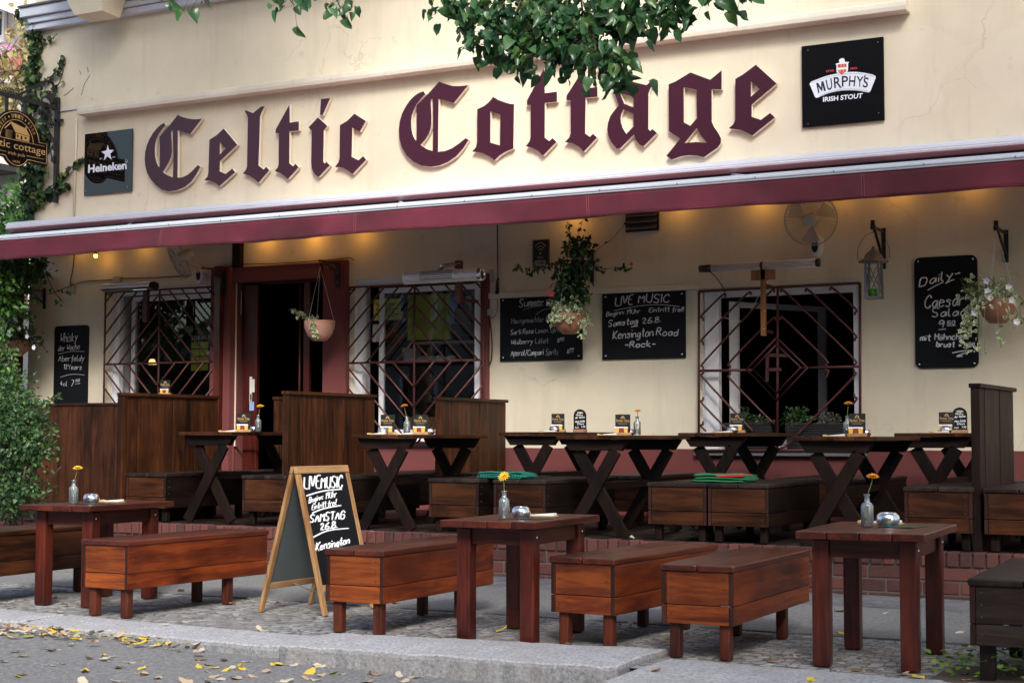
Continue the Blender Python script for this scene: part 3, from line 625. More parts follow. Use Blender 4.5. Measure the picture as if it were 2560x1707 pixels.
# door: frame, posts, leaf
d0, d1, _, dz = DOOR
door = MB().box(d0-.30,d0-.02,YF-.10,YF+.06,.31,FZ(5,1400,260,.1).z).box(d0-.02,d1+.0,YF-.06,YF+.06,dz,FZ(5,1500,262,.06).z).build('door_frame','maroon_plaster',pub,bevel=.008)
MB().box(d0-.19,d0-.105,YF-.17,YF-.10,.31,FZ(5,1400,255,.15).z).build('post','rdleg',door,bevel=.006)
MB().box(FZ(6,410,600,.05).x,FZ(6,552,600,.05).x,YF-.06,YF+.06,.31,FZ(6,480,222,.05).z).build('pillar','maroon_plaster',door,bevel=.01)
MB().box(FZ(5,1428,200,.05).x,FZ(5,1476,200,.05).x,YF-.07,YF-.004,FZ(5,1450,262,.05).z,3.3).build('beam','dkz',door)
MB().box(FZ(5,1462,800).x+.02,FZ(5,1532,800).x+.05,YF+.06,YF+.11,.31,dz-.02).build('door_leaf','darkred',door,bevel=.004)
b = MB(); b.box(d1-.30,d1-.22,YF+.06,YF+.10,.31,dz-.02); b.tube([(d1-.34,YF+.05,.5),(d1-.34,YF+.05,dz-.05)],.012); b.build('inner_jamb','darkred',door)
b = MB()
for (x0,y0,x1,y1,mi) in ((1528,935,1545,1085,0),(1545,950,1560,1030,0),(1528,1088,1556,1142,1),(1532,1040,1542,1080,2)):
    p, q = FZ(5,x0,y1,-.055), FZ(5,x1,y0,-.055); b.box(p.x,q.x,YF+.052,YF+.055,p.z,q.z,mi)
b.build('stickers',['paper','bluepaper','darkpaper'],door)
p, q = FZ(5,1474,555,-.05), FZ(5,1486,410,-.05); MB().box(p.x,q.x,YF+.03,YF+.055,p.z,q.z).build('door_handle','steel',door,bevel=.003)
# vent in the wall
p, q = FZ(3,700,1425), FZ(3,902,1310); vt = MB().box(p.x,q.x,YF-.02,YF-.003,p.z,q.z+.12).build('vent','black',pub)
b = MB()
for k in range(5): z = p.z+.02+k*.062; b.hexa([(p.x+.015,YF-.05,z),(q.x-.015,YF-.05,z),(q.x-.015,YF-.02,z+.03),(p.x+.015,YF-.02,z+.03)],[(p.x+.015,YF-.05,z+.012),(q.x-.015,YF-.05,z+.012),(q.x-.015,YF-.02,z+.042),(p.x+.015,YF-.02,z+.042)])
b.build('slats','lampmetal',vt)
# thin white trim above the blackboards, and the pale upright pipe by the corner
p, q = FZ(7,-20,432,.02), FZ(7,1165,385,.02); zz = (p.z+q.z)/2
tag(MB().box(p.x-.25,q.x,YF-.035,YF-.003,zz-.03,zz+.03).build('wall_trim','whitemetal',bevel=.004),'thin white cable trim running along the wall above the two square blackboards','trim')
b = MB(); b.tube([FZ(1,470,715,.02),FZ(1,452,1325,.02)],.014); tag(b.build('conduit','whitemetal'),'thin pale upright pipe on the wall left of the black sign with a star','pipe')
# the long lamp housing above the lettering
a, c = FZ(1,470,712,.16), FZ(4,845,52,.16); zb = (a.z+c.z)/2
hs = thing('lamp_housing','long cream metal housing running above the dark red lettering','lamp housing',(a.x,YF,zb))
b = MB(); prof = [(-.004,.0),(-.16,.0),(-.165,.04),(-.155,.085),(-.11,.105),(-.004,.11)]; o = len(b.v)
for xx in (a.x,c.x): b.v += [Vector((xx,YF+y,zb+z)) for y,z in prof]
k = len(prof)
for i in range(k): b.f.append([i,(i+1)%k,k+(i+1)%k,k+i]); b.m.append(0); b.s.append(False)
b.f += [list(range(k)),list(range(2*k-1,k-1,-1))]; b.m += [0,0]; b.s += [False,False]
b.build('housing','whitemetal',hs,bevel=.006)
MB().box(a.x-.006,a.x+.16,YF-.04,YF-.003,zb+.115,zb+.15).build('bracket','whitemetal',hs); MB().box(FZ(1,362,650).x,a.x-.008,YF-.02,YF-.003,zb+.11,zb+.13).build('cable_duct','lilac',hs)

# ============================================================ LETTERING
LT = {}
def lw(x0, y0, s, pts): return [(x0+x*s/1568, y0+y*s/1568) for x, y in pts]
C1o = [(550,218),(583,262),(520,330),(450,430),(400,530),(375,640),(368,760),(372,860),(395,970),(430,1060),(455,1088),(465,1030),(463,490),(640,285),(820,58),(900,98),(1000,128),(1110,146),(1200,146),(1292,135),(1065,432),(820,362),(815,1290),(900,1283),(1000,1240),(1100,1160),(1210,1043),(1260,1072),(1180,1230),(1080,1370),(950,1475),(800,1540),(650,1557),(500,1520),(380,1430),(280,1310),(215,1190),(180,1050),(170,930),(180,780),(210,660),(260,540),(330,420),(420,310),(490,250)]
C1h = [(690,410),(700,375),(718,358),(722,500),(735,920),(722,1283),(600,1235),(525,1178),(590,1080),(650,970),(690,880),(706,780),(702,600)]
C2o = [(525,205),(558,255),(480,335),(400,440),(345,550),(315,640),(305,740),(310,860),(330,970),(365,1050),(392,1085),(402,1040),(400,455),(560,300),(805,32),(900,70),(1050,112),(1180,112),(1320,98),(1065,415),(795,340),(785,1280),(900,1270),(1030,1220),(1150,1140),(1275,1040),(1328,1065),(1240,1210),(1110,1360),(970,1460),(800,1530),(650,1550),(500,1530),(350,1460),(230,1350),(140,1200),(95,1050),(85,900),(100,750),(140,610),(200,490),(280,370),(370,280),(450,230)]
C2h = [(655,390),(662,350),(685,335),(693,360),(697,850),(690,1270),(590,1235),(472,1160),(560,1060),(620,960),(655,860),(667,780),(665,600)]
LTS = [
 (340,280,200,[C1o],[C1h]),
 (490,280,200,[[(545,328),(808,645),(470,968),(465,1165),(580,1218),(710,1112),(765,1185),(455,1458),(400,1405),(300,1357),(160,1340),(225,1270),(242,1190),(262,548),(400,460)]],[[(472,595),(580,720),(465,840)]]),
 (490,280,200,[[(949,-20),(985,-28),(1118,25),(1270,-100),(1345,-110),(1290,0),(1255,90),(1225,1050),(1325,1130),(1380,1080),(1435,1145),(1225,1390),(1150,1315),(1050,1252),(918,1210),(980,1130),(1000,1060),(1018,110),(1000,60)]],[]),
 (660,240,200,[[(500,170),(505,525),(683,500),(683,680),(500,700),(495,1320),(570,1380),(618,1330),(678,1400),(470,1630),(400,1568),(320,1515),(205,1472),(265,1410),(285,1340),(292,735),(225,735),(228,660)]],[]),
 (660,240,200,[[(1058,422),(1240,590),(1172,680),(1162,1290),(1185,1325),(1225,1293),(1290,1358),(1072,1590),(1020,1560),(970,1500),(935,1420),(925,1300),(935,690),(872,618)],[(1115,62),(1297,45),(1150,378),(1097,375)]],[]),
 (750,240,200,[[(1068,350),(1290,492),(1172,705),(1025,622),(1012,1195),(1150,1262),(1238,1180),(1298,1248),(1030,1535),(960,1475),(850,1412),(685,1392),(750,1310),(775,1230),(782,575),(920,495)]],[]),
 (985,200,220,[C2o],[C2h]),
 (1170,220,200,[[(495,178),(600,240),(720,285),(820,315),(902,320),(890,1190),(740,1250),(620,1325),(520,1420),(420,1342),(300,1287),(200,1265),(80,1250),(150,1170),(178,1080),(180,420),(310,360),(400,290)]],[[(440,465),(635,525),(625,1130),(437,1072)]]),
 (1300,180,220,[[(430,-60),(443,380),(657,355),(660,535),(443,555),(440,1170),(520,1232),(583,1180),(650,1248),(410,1495),(330,1412),(230,1360),(100,1325),(170,1240),(190,1170),(190,593),(122,590),(122,515)]],[]),
 (1300,180,220,[[(1165,-100),(1170,295),(1380,270),(1380,445),(1170,465),(1160,1098),(1245,1158),(1305,1103),(1372,1170),(1135,1425),(1050,1332),(950,1280),(800,1250),(878,1170),(905,1090),(903,510),(828,507),(828,430)]],[]),
 (1480,190,200,[[(395,222),(480,232),(570,215),(640,160),(715,95),(880,140),(1070,182),(1145,108),(1208,152),(1140,250),(1107,350),(1103,1040),(1140,1080),(1190,1043),(1272,1118),(1005,1385),(930,1342),(860,1262),(820,1150),(545,1430),(485,1428),(380,1302),(320,1180),(298,1050),(310,930),(360,790),(430,690),(525,578),(455,380)]],[[(555,352),(815,415),(810,620),(630,545)],[(615,658),(812,742),(812,995),(672,1138),(600,1022),(565,900),(560,810),(580,730)]]),
 (1630,170,230,[[(655,80),(990,205),(1187,45),(1187,370),(1018,368),(1018,920),(1060,1010),(1130,1110),(1175,1200),(1175,1280),(1120,1360),(885,1523),(760,1497),(640,1490),(500,1507),(335,1565),(245,1500),(480,1205),(288,1078),(283,280),(390,240)]],[[(540,335),(757,375),(765,860),(652,988),(543,930)],[(763,1025),(830,1150),(935,1278),(760,1265),(557,1280)]]),
 (1800,150,200,[[(705,97),(1110,465),(622,880),(620,1115),(798,1178),(985,1043),(1075,1130),(632,1485),(520,1422),(400,1377),(170,1343),(255,1270),(298,1180),(300,375),(440,295)]],[[(610,425),(778,577),(605,725)]])]
sign = thing('sign_lettering','big dark red blackletter lettering reading Celtic Cottage, standing off the cream wall','sign',(-7.8,YF,4.1))
for x0, y0, s, outs, holes in LTS:
    b = MB()
    for i, ol in enumerate(outs):
        b.prism(lw(x0,y0,s,ol), lambda u,v: fac(u,v,.060), lambda u,v: Vector((lambda q:(q.x,YF-.018,q.z))(fac(u,v,.060))), 0, 1, [lw(x0,y0,s,h) for h in holes] if i == 0 else [])
    for ol in outs:                             # two stand-off pins
        xs_ = [p[0] for p in ol]; ys_ = [p[1] for p in ol]; 
    b.build('letter',['letter','letterside'],sign)

# ============================================================ SIGNS ON THE WALL
def wallrect(p, q): return min(p.x,q.x), max(p.x,q.x), min(p.z,q.z), max(p.z,q.z)
# black glass sign with a star
st = thing('star_sign','glossy black glass sign with a white star and white name, left of the big lettering','sign',tuple(fac(270,405,.02)))
corners = [fac(*p,.03) for p in (Z(1,521,822),Z(1,816,788),Z(1,803,1172),Z(1,512,1200))]
x0 = (corners[0].x+corners[3].x)/2; x1 = (corners[1].x+corners[2].x)/2; z1 = (corners[0].z+corners[1].z)/2; z0 = (corners[2].z+corners[3].z)/2
MB().box(x0,x1,YF-.03,YF-.018,z0,z1).build('plate','gloss',st,bevel=.002)
sq = 8.25; f = lambda u,v: fac(200+u/sq,310+v/sq,.0325)
b = MB(); b.poly([(572,432),(600,535),(700,540),(625,620),(650,740),(568,670),(490,757),(515,635),(440,575),(545,548)],f); b.build('star','signwhite',st,recalc=False)
b = MB(); ptext(b,'Heineken',[(170,845),(955,768),(965,932),(165,1016)],f,0,.035); ptext(b,'EST.',[(410,705),(465,700),(465,730),(410,736)],f); ptext(b,'1873',[(665,676),(725,671),(727,698),(667,703)],f)
b.tube([f(955+22*math.cos(t),770+26*math.sin(t)) for t in [i*math.pi/5 for i in range(10)]],.0022,5,closed=True); b.build('lettering','signwhite',st,recalc=False)
for u,v in ((130,1392),(978,1305),(1020,190)): MB().ball(f(u,v),.011,8).build('screw','zinc',st)
# black square sign with the shield and banner
mu = thing('stout_sign','matt black square sign with white arched banner and red shield','sign',tuple(fac(2105,205,.02)))
corners = [fac(*p,.035) for p in (Z(4,206,286),Z(4,706,225),Z(4,711,735),Z(4,209,784))]
x0 = (corners[0].x+corners[3].x)/2; x1 = (corners[1].x+corners[2].x)/2; z1 = (corners[0].z+corners[1].z)/2; z0 = (corners[2].z+corners[3].z)/2
MB().box(x0,x1,YF-.035,YF-.01,z0,z1).build('plate','blacksign',mu,bevel=.002)
sq = 7.127; f = lambda u,v: fac(2000+u/sq,80+v/sq,.0375); f2 = lambda u,v: fac(2000+u/sq,80+v/sq,.0395); f3 = lambda u,v: fac(2000+u/sq,80+v/sq,.0415)
b = MB(); b.poly([(170,930),(200,890),(310,845),(430,800),(545,768),(660,745),(780,725),(900,715),(1000,716),(1100,725),(1200,742),(1300,765),(1345,790),(1350,820),(1255,1060),(1235,1078),(1215,1080),(1080,1055),(990,1045),(900,1042),(820,1042),(740,1048),(650,1062),(560,1082),(480,1106),(400,1138),(310,1175),(285,1175),(265,1158)],f,0)
lineart(b,[(205,915),(430,825),(660,768),(900,738),(1100,748),(1325,795)],f2,.0015,1); lineart(b,[(350,1140),(560,1062),(740,1024),(900,1018),(1080,1032),(1215,1058)],f2,.0015,1)
b.build('banner',['signwhite','greybox'],mu,recalc=False)
b = MB(); b.poly([(628,575),(660,562),(706,552),(695,515),(705,490),(722,482),(755,470),(785,480),(797,505),(800,535),(877,540),(858,565),(855,690),(845,715),(745,772),(660,730),(650,715),(648,590)],f2,0)
b.poly([(675,582),(828,570),(828,628),(675,640)],f3,1); b.poly([(675,682),(828,668),(815,712),(745,765),(688,728)],f3,1)
b.poly([(722,580),(745,578),(745,632),(722,634)],lambda u,v:fac(2000+u/sq,80+v/sq,.043),2); b.poly([(775,574),(795,572),(795,628),(775,630)],lambda u,v:fac(2000+u/sq,80+v/sq,.043),2); b.poly([(700,682),(725,680),(722,735),(700,725)],lambda u,v:fac(2000+u/sq,80+v/sq,.043),2); b.poly([(760,678),(785,675),(780,730),(760,745)],lambda u,v:fac(2000+u/sq,80+v/sq,.043),2)
b.build('shield',['signwhite','signred','gold'],mu,recalc=False)
b = MB()
for ch, q in (('U',[(455,860),(560,825),(582,1015),(492,1055)]),('R',[(597,815),(720,790),(745,1000),(612,1005)]),('P',[(745,790),(860,785),(850,975),(745,980)]),('H',[(880,785),(995,785),(975,975),(868,970)]),('Y',[(1010,790),(1135,800),(1100,985),(1022,978)]),("'",[(1148,775),(1172,780),(1162,825),(1138,820)]),('S',[(1138,812),(1230,815),(1205,1000),(1112,988)])): ptext(b,ch,q,f2,0,.012)
tl, tr, br_, bl_ = [Vector(q) for q in ((282,918),(415,878),(462,1048),(325,1095))]
def fm(u,v): t = tl.lerp(tr,u); q = bl_.lerp(br_,u).lerp(t,v); return f2(q.x,q.y)
b.poly([(0,0),(.04,1),(.28,1),(.52,.42),(.74,1),(1,1),(1,0),(.76,0),(.76,.60),(.56,.10),(.46,.10),(.20,.62),(.16,0)],fm,0)
b.build('banner_name','signblue',mu,recalc=False)
b = MB(); ptext(b,'IRISH STOUT',[(410,1165),(1122,1090),(1110,1180),(410,1250)],f,0,.03); b.build('lettering','signwhite',mu,recalc=False)
b = MB(); ptext(b,'ESTD',[(465,687),(605,673),(605,708),(465,722)],f,0,.03); ptext(b,'1856',[(897,640),(1022,628),(1020,662),(897,672)],f,0,.03); b.build('date','signred',mu,recalc=False)
for u,v in ((140,330),(1385,185),(1400,1445),(140,1640)): MB().ball(f(u,v),.006,8).build('screw','zinc',mu)

# blackboards
def chalkboard(label, px, round_=0.0, screws=True, off=.022):
    c = [fac(*p,off) for p in px]; x0 = (c[0].x+c[3].x)/2; x1 = (c[1].x+c[2].x)/2; z1 = (c[0].z+c[1].z)/2; z0 = (c[2].z+c[3].z)/2
    t = thing('wall_blackboard',label,'blackboard',((x0+x1)/2,YF,z0)); r = round_
    loop = [(x0,z0),(x1,z0),(x1,z1),(x0,z1)]
    if r:
        loop = []
        for cx, cz, a0 in ((x0+r,z0+r,180),(x1-r,z0+r,270),(x1-r,z1-r,0),(x0+r,z1-r,90)): loop += [(cx+r*math.cos(R(a0+15*i)),cz+r*math.sin(R(a0+15*i))) for i in range(7)]
    MB().prism(loop,lambda u,v:Vector((u,YF-off,v)),lambda u,v:Vector((u,YF-.004,v)),0,0).build('board','blackboard',t)
    if screws:
        i = .035
        for x in (x0+i,x1-i):
            for z in (z0+i,z1-i): MB().ball((x,YF-off,z),.011,8,0,(1,.5,1)).build('screw','steel',t)
    return t
def W(x0, y0, s, off=.0235): return lambda u,v: fac(x0+u/s,y0+v/s,off)
lm = chalkboard('square blackboard chalked with live music and a Saturday date, left of the open window',[Z(7,553,427),Z(7,1062,402),Z(7,1060,820),Z(7,552,829)])
f = W(1500,720,8.255); b = MB()
scribble(b,'LIVE',(310,372),(670,328),185,f,.0058); scribble(b,'MUSIC',(790,305),(1420,290),170,f,.0058); lineart(b,[(285,468),(600,400),(1000,345),(1350,345),(1640,385)],f,.003)
scribble(b,'Beginn:',(130,590),(490,535),92,f,.0036); scribble(b,'19Uhr',(545,545),(820,515),95,f,.0036); scribble(b,'Eintritt',(1010,500),(1430,482),90,f,.004); scribble(b,'frei!!',(1480,495),(1720,478),95,f,.004)
scribble(b,'Samstag',(170,800),(770,735),125,f,.0052); lineart(b,[(640,805),(700,790),(780,785)],f,.005); scribble(b,'26.8.',(870,735),(1250,698),112,f,.0045)
scribble(b,'Kensington',(265,1055),(1090,985),165,f,.0052); scribble(b,'Road',(1160,975),(1600,990),150,f,.0052); scribble(b,'-Rock-',(515,1225),(1135,1205),125,f,.0062); b.build('writing','chalk',lm)
su = chalkboard('square blackboard listing summer drinks, behind the hanging pot with red flowers',[Z(7,-100,442),Z(7,428,430),Z(7,427,831),Z(6,1521,838)])
f = W(1240,720,7.84); b = MB()
scribble(b,'Summer',(455,372),(930,338),155,f,.0048); scribble(b,'Specials',(975,345),(1600,300),120,f,.0040); b2 = MB()
lineart(b2,[(525,435),(700,375),(930,340)],f,.003); lineart(b2,[(780,525),(900,430),(1050,402),(1200,400)],f,.003)
scribble(b2,'Hausgemachter Eistee',(300,698),(1230,640),105,f,.0030); scribble(b,'Sarti Rosa',(285,918),(725,885),100,f,.0034); scribble(b2,'Lemon Spritz',(770,885),(1305,855),100,f,.0032); scribble(b2,'8-',(1460,852),(1610,842),55,f,.003)
scribble(b,'Wildberry',(295,1108),(715,1085),95,f,.0034); scribble(b2,'Lillet',(765,1088),(1020,1078),105,f,.0032); scribble(b,'8',(1205,1065),(1240,1063),80,f,.003); scribble(b,'00',(1255,1008),(1330,1000),34,f,.003); lineart(b,[(1265,1030),(1335,1028)],f,.0025)
scribble(b,'Aperol/Campari',(290,1330),(920,1310),120,f,.0036); scribble(b2,'Spritz',(975,1310),(1215,1300),110,f,.0032); scribble(b,'8',(1395,1282),(1435,1280),80,f,.003); scribble(b,'00',(1445,1215),(1520,1210),34,f,.003); lineart(b,[(1450,1248),(1525,1246)],f,.0025)
b.build('writing','chalk',su); b2.build('faint_writing','chalkg',su)
wh = chalkboard('tall narrow rounded blackboard with the whisky of the week, beside the leftmost window',[Z(5,338,625),Z(5,545,618),Z(5,527,1110),Z(5,322,1110)],.045,False)
f = W(120,620,3.92); b = MB()
scribble(b,'Whisky',(120,930),(285,905),90,f,.0040); scribble(b,'der Woche',(98,1010),(308,990),58,f,.0036); lineart(b,[(100,1040),(230,1008),(355,1015)],f,.003); scribble(b,'Aberfeldy',(102,1110),(352,1105),58,f,.0040); scribble(b,'12Years',(152,1185),(328,1190),48,f,.0040)
lineart(b,[(120,1265),(230,1232),(355,1243)],f,.003); scribble(b,'4cl',(118,1345),(185,1352),42,f,.0038); scribble(b,'7',(226,1352),(252,1350),62,f,.004); scribble(b,'50',(268,1310),(308,1305),24,f,.0036); lineart(b,[(264,1333),(315,1325)],f,.0034); b.build('writing','chalk',wh)
da = chalkboard('tall rounded blackboard offering Caesar salad, right of the open window',[Z(8,895,205),Z(8,1281,190),Z(8,1288,875),Z(8,902,886)],.055,True)
f = W(2260,520,3.733); b = MB()
scribble(b,'Daily-',(142,735),(520,640),85,f,.0060); lineart(b,[(220,768),(300,722),(370,690)],f,.005); lineart(b,[(390,705),(430,680),(470,668)],f,.005); scribble(b,'Caesar',(190,935),(550,905),112,f,.0062); scribble(b,'Salad',(258,1018),(575,1000),78,f,.0060)
scribble(b,'9',(325,1118),(370,1112),62,f,.006); lineart(b,[(322,1136),(392,1130)],f,.005); scribble(b,'50',(400,1088),(472,1085),32,f,.005); lineart(b,[(402,1100),(482,1096)],f,.0045)
scribble(b,'mit',(150,1240),(245,1235),58,f,.006); scribble(b,'Hähnchen-',(285,1230),(625,1224),58,f,.006); scribble(b,'brust',(302,1295),(470,1295),52,f,.0065); scribble(b,'+3',(508,1300),(590,1300),36,f,.006); scribble(b,'50',(602,1283),(655,1280),26,f,.005); lineart(b,[(606,1292),(655,1289)],f,.004)
lineart(b,[(450,1352),(560,1330),(665,1328),(540,1362),(475,1388),(545,1382)],f,.006,1); b.build('writing','chalkw',da)
# wifi sign
wf = thing('wifi_sign','small black wifi sign with pale wave symbol, above the summer drinks blackboard','sign',tuple(fac(1350,640,.02)))
sq = 5.226; f = W(1300,540,sq,.0225); c = [W(1300,540,sq,.02)(*p) for p in ((165,318),(385,302),(378,672),(157,690))]
MB().box((c[0].x+c[3].x)/2,(c[1].x+c[2].x)/2,YF-.02,YF-.004,(c[2].z+c[3].z)/2,(c[0].z+c[1].z)/2).build('plate','menu',wf,bevel=.003)
b = MB()
for r_ in (34,60,88): lineart(b,[(268+r_*math.sin(t),485-r_*1.55*math.cos(t)) for t in [R(-50+20*i) for i in range(6)]],f,.0035)
b.ball(f(267,490),.011,8,0,(1,.3,1)); ptext(b,'FREE',[(228,530),(302,528),(302,556),(228,558)],f)
b.poly([(195,590),(205,580),(325,578),(332,590),(330,640),(322,648),(200,652),(193,642)],f); ptext(b,'Wi-Fi',[(208,590),(322,588),(322,638),(208,642)],lambda u,v: W(1300,540,sq,.0245)(u,v),1,.02)
lineart(b,[(170,324),(381,308),(374,668),(162,684),(170,324)],f,.0016,0,0) if False else b.tube([f(171,325),f(380,309),f(373,667),f(163,684)],.0016,4,closed=True)
b.build('symbol',['greybox','menu'],wf,recalc=False)

# hanging pub sign on its iron bracket (it stands square to the wall, seen from its side)
XS = -13.85; hg = thing('hanging_sign','black hanging pub sign with gold cottage and gold lettering on a scrolled iron bracket','sign',(XS,13.95,4.2))
T = .03; P = lambda y,z,dx=0: Vector((XS+dx,y,z)); yc = 13.30
def arc(cy, cz, r, a0, a1, n): return [(cy+r*math.cos(R(a0+(a1-a0)*i/n)), cz+r*math.sin(R(a0+(a1-a0)*i/n))) for i in range(n+1)]
outl = [(yc+.495,4.283),(yc+.495,4.565),(yc+.372,4.56)]+arc(yc,4.487,.378,11,169,22)+[(yc-.372,4.56),(yc-.495,4.565),(yc-.495,4.283),(yc-.21,4.290)]+arc(yc,4.405,.212,215,325,12)+[(yc+.21,4.290)]
MB().prism(outl,lambda u,v:P(u,v,T/2),lambda u,v:P(u,v,-T/2),0,0).build('sign_board','blacksign',hg)
b = MB(); f = lambda u,v: P(u,v,T/2+.003)
ins = [(yc+.475,4.303),(yc+.475,4.545),(yc+.352,4.54)]+arc(yc,4.487,.356,9,171,22)+[(yc-.352,4.54),(yc-.475,4.545),(yc-.475,4.303),(yc-.20,4.309)]+arc(yc,4.41,.198,212,328,12)+[(yc+.20,4.309)]
b.tube([f(*p) for p in ins],.005,5,closed=True); b.tube([f(*p) for p in arc(yc,4.487,.262,4,176,22)],.004,5)
for y0_,y1_,z in ((yc-.44,yc+.44,4.508),(yc+.16,yc+.44,4.352),(yc-.44,yc-.16,4.352)): b.tube([f(y0_,z),f(y1_,z)],.004,5)
ptext(b,'celtic cottage',[(yc-.455,4.490),(yc+.455,4.490),(yc+.455,4.375),(yc-.455,4.375)],f,0,.004); ptext(b,'irish pub',[(yc-.13,4.368),(yc+.13,4.368),(yc+.13,4.318),(yc-.13,4.318)],f); ptext(b,'1979',[(yc-.055,4.268),(yc+.055,4.268),(yc+.055,4.240),(yc-.055,4.240)],f)
for word, a0, a1 in (('BEER',155,122),('SPIRITS',108,72),('FOOD',58,25)):
    for i, ch in enumerate(word):
        t = R(a0+(a1-a0)*(i+.5)/len(word)); r0, r1, dw = .285, .33, R(2.2)
        q = [(yc+r*math.cos(t+s*dw),4.487+r*math.sin(t+s*dw)) for r, s in ((r1,1),(r1,-1),(r0,-1),(r0,1))]; ptext(b,ch,q,f)
for t in (115,65): b.ball(f(yc+.307*math.cos(R(t)),4.487+.307*math.sin(R(t))),.012,8,0,(.3,1,1))
b.poly([(13.205,4.715),(13.105,4.625),(13.115,4.615),(13.205,4.695),(13.275,4.60),(13.505,4.59),(13.445,4.668),(13.455,4.69),(13.435,4.697),(13.425,4.672)],f)
for i in range(8): z = 4.61-.013*i; b.tube([f(13.125,z),f(13.125+.11-.002*i,z-.004)],.002,4)
b.poly([(13.283,4.592),(13.497,4.584),(13.492,4.52),(13.283,4.522)],f,0,[[(13.30,4.575),(13.325,4.573),(13.325,4.548),(13.30,4.55)],[(13.36,4.575),(13.385,4.573),(13.385,4.528),(13.36,4.528)],[(13.42,4.571),(13.45,4.57),(13.45,4.545),(13.42,4.547)]])
b.build('gold_design','gold',hg,recalc=False)
b = MB(); b.bar(P(13.955,3.86),P(13.955,5.14),.045,.05,side=(1,0,0)); b.bar(P(12.45,5.018),P(13.96,5.018),.03,.05,side=(1,0,0))
for y in (13.15,13.44): b.bar(P(y,4.80),P(y,5.0),.03,.03)
def spiral(cy, cz, r, a0, turns, n=22): return [P(cy+r*(1-.75*i/n)*math.cos(a0+2*math.pi*turns*i/n),cz+r*(1-.75*i/n)*math.sin(a0+2*math.pi*turns*i/n)) for i in range(n+1)]
for (cy,cz,r,a0,tn) in ((13.72,4.94,.055,math.pi,1.6),(13.82,4.93,.055,0,-1.6),(13.90,5.08,.04,-1.6,1.5),(13.87,4.62,.05,1.5,1.6),(13.90,4.38,.045,1.5,-1.6),(13.86,4.80,.05,3,1.5),(13.91,4.52,.04,0,1.6)): b.tube(spiral(cy,cz,r,a0,tn),.007,6)
b.tube(chaikin([P(13.66,4.94),P(13.70,4.84),P(13.80,4.80),P(13.95,4.80)],3),.008,6); b.tube(chaikin([P(13.86,4.85),P(13.80,4.72),P(13.93,4.60),P(13.84,4.48),P(13.92,4.33),P(13.95,4.33)],3),.008,6)
for k in range(12): b.tube(chaikin([P(12.5+k*.085,5.045),P(12.515+k*.085,5.10),P(12.56+k*.085,5.10),P(12.58+k*.085,5.045)],2)+spiral(12.53+k*.085,5.06,.016,0,1.3,10),.005,5)
b.box(XS-.02,XS+.09,13.93,13.975,4.84,4.87); b.tube([P(13.955,5.14),P(13.955,5.02)],.02,8); b.build('bracket','black',hg)
b = MB(); b.tube(chaikin([P(13.30,5.035),P(13.50,5.15),P(13.80,5.33),P(13.88,5.30),P(13.91,5.20),P(13.90,5.15)],3),.017,8); b.lathe([(.022,0),(.03,.03),(.055,.11),(.06,.18)],16,P(13.90,5.17),0,(0,-.75,-.65)); b.build('lamp_arm','black',hg)
b = MB(); b.lathe([(0,.17),(.05,.172),(.057,.165)],16,P(13.90,5.17),0,(0,-.75,-.65)); b.build('lamp_glass','porcelain',hg)

# ============================================================ AWNING AND WHAT HANGS UNDER IT
YB = 12.45; AX0, AX1 = -14.52, 1.2
aw = thing('awning','long dark red awning with white rails, rolled out over the terrace','awning',(-7,YF,3.5))
cz1 = fac(1280,449,.20).z; cz0 = fac(1280,467,.20).z
b = MB(); prof = [(-.004,cz0-.03),(-.10,cz0-.03),(-.195,cz0),(-.20,cz0+.02),(-.185,cz0+.03),(-.19,(cz0+cz1)/2),(-.18,cz1-.01),(-.15,cz1+.012),(-.004,cz1+.03)]
k = len(prof)
for xx in (AX0,AX1): b.v += [Vector((xx,YF+y,z)) for y,z in prof]
for i in range(k): b.f.append([i,(i+1)%k,k+(i+1)%k,k+i]); b.m.append(0); b.s.append(False)
b.f += [list(range(k)),list(range(2*k-1,k-1,-1))]; b.m += [0,0]; b.s += [False]*2; b.build('cassette','lilac',aw,bevel=.003)
bz = ony(1280,Z(2,0,1210)[1],YB).z
MB().box(AX0-.02,AX1,YB-.035,YB+.03,bz-.028,bz+.030).box(AX0-.02,AX1,YB-.045,YB-.034,bz-.012,bz+.012).build('front_rail','lilac',aw,bevel=.008)
for i in range(22): MB().ball((AX0+.25+i*.70+(.03 if i%3 else 0),YB-.046,bz-.003),.008,8,0,(1,.5,1)).build('rivet','zinc',aw)
b = MB(); nx, ny = 120, 6
for j in range(ny+1):
    for i in range(nx+1):
        x = AX0+.03+(AX1-AX0-.05)*i/nx; t = j/ny; y = YB+.02+(YF-.02-YB-.02)*t; z = bz+.018+(cz0-.055-bz-.018)*t
        z += (.012*math.sin(x*2.3)+.008*math.sin(x*6.1+1)+.018*noise.noise(Vector((x*1.1,0,0))))*math.sin(math.pi*min(1,t*1.1))*.9+.02*noise.noise(Vector((x*2.2,t,2)))*t
        b.v.append(Vector((x,y,z)))
for j in range(ny):
    for i in range(nx): a = j*(nx+1)+i; b.f.append([a,a+1,a+nx+2,a+nx+1]); b.m.append(0); b.s.append(True)
o = b.build('roof_cloth','awningtop',aw,recalc=False); md = o.modifiers.new('thick','SOLIDIFY'); md.thickness = .004
MB().box(AX0+.02,AX1,YF-.10,YF-.004,cz0-.085,cz0-.031).build('shadow_gap_strip','blackplastic',aw)  # solid black strip standing in for the shadowed gap under the cassette
zv = ony(1280,Z(2,0,1368)[1]-560+0,YB).z if False else ony(1280,558,YB-.02).z
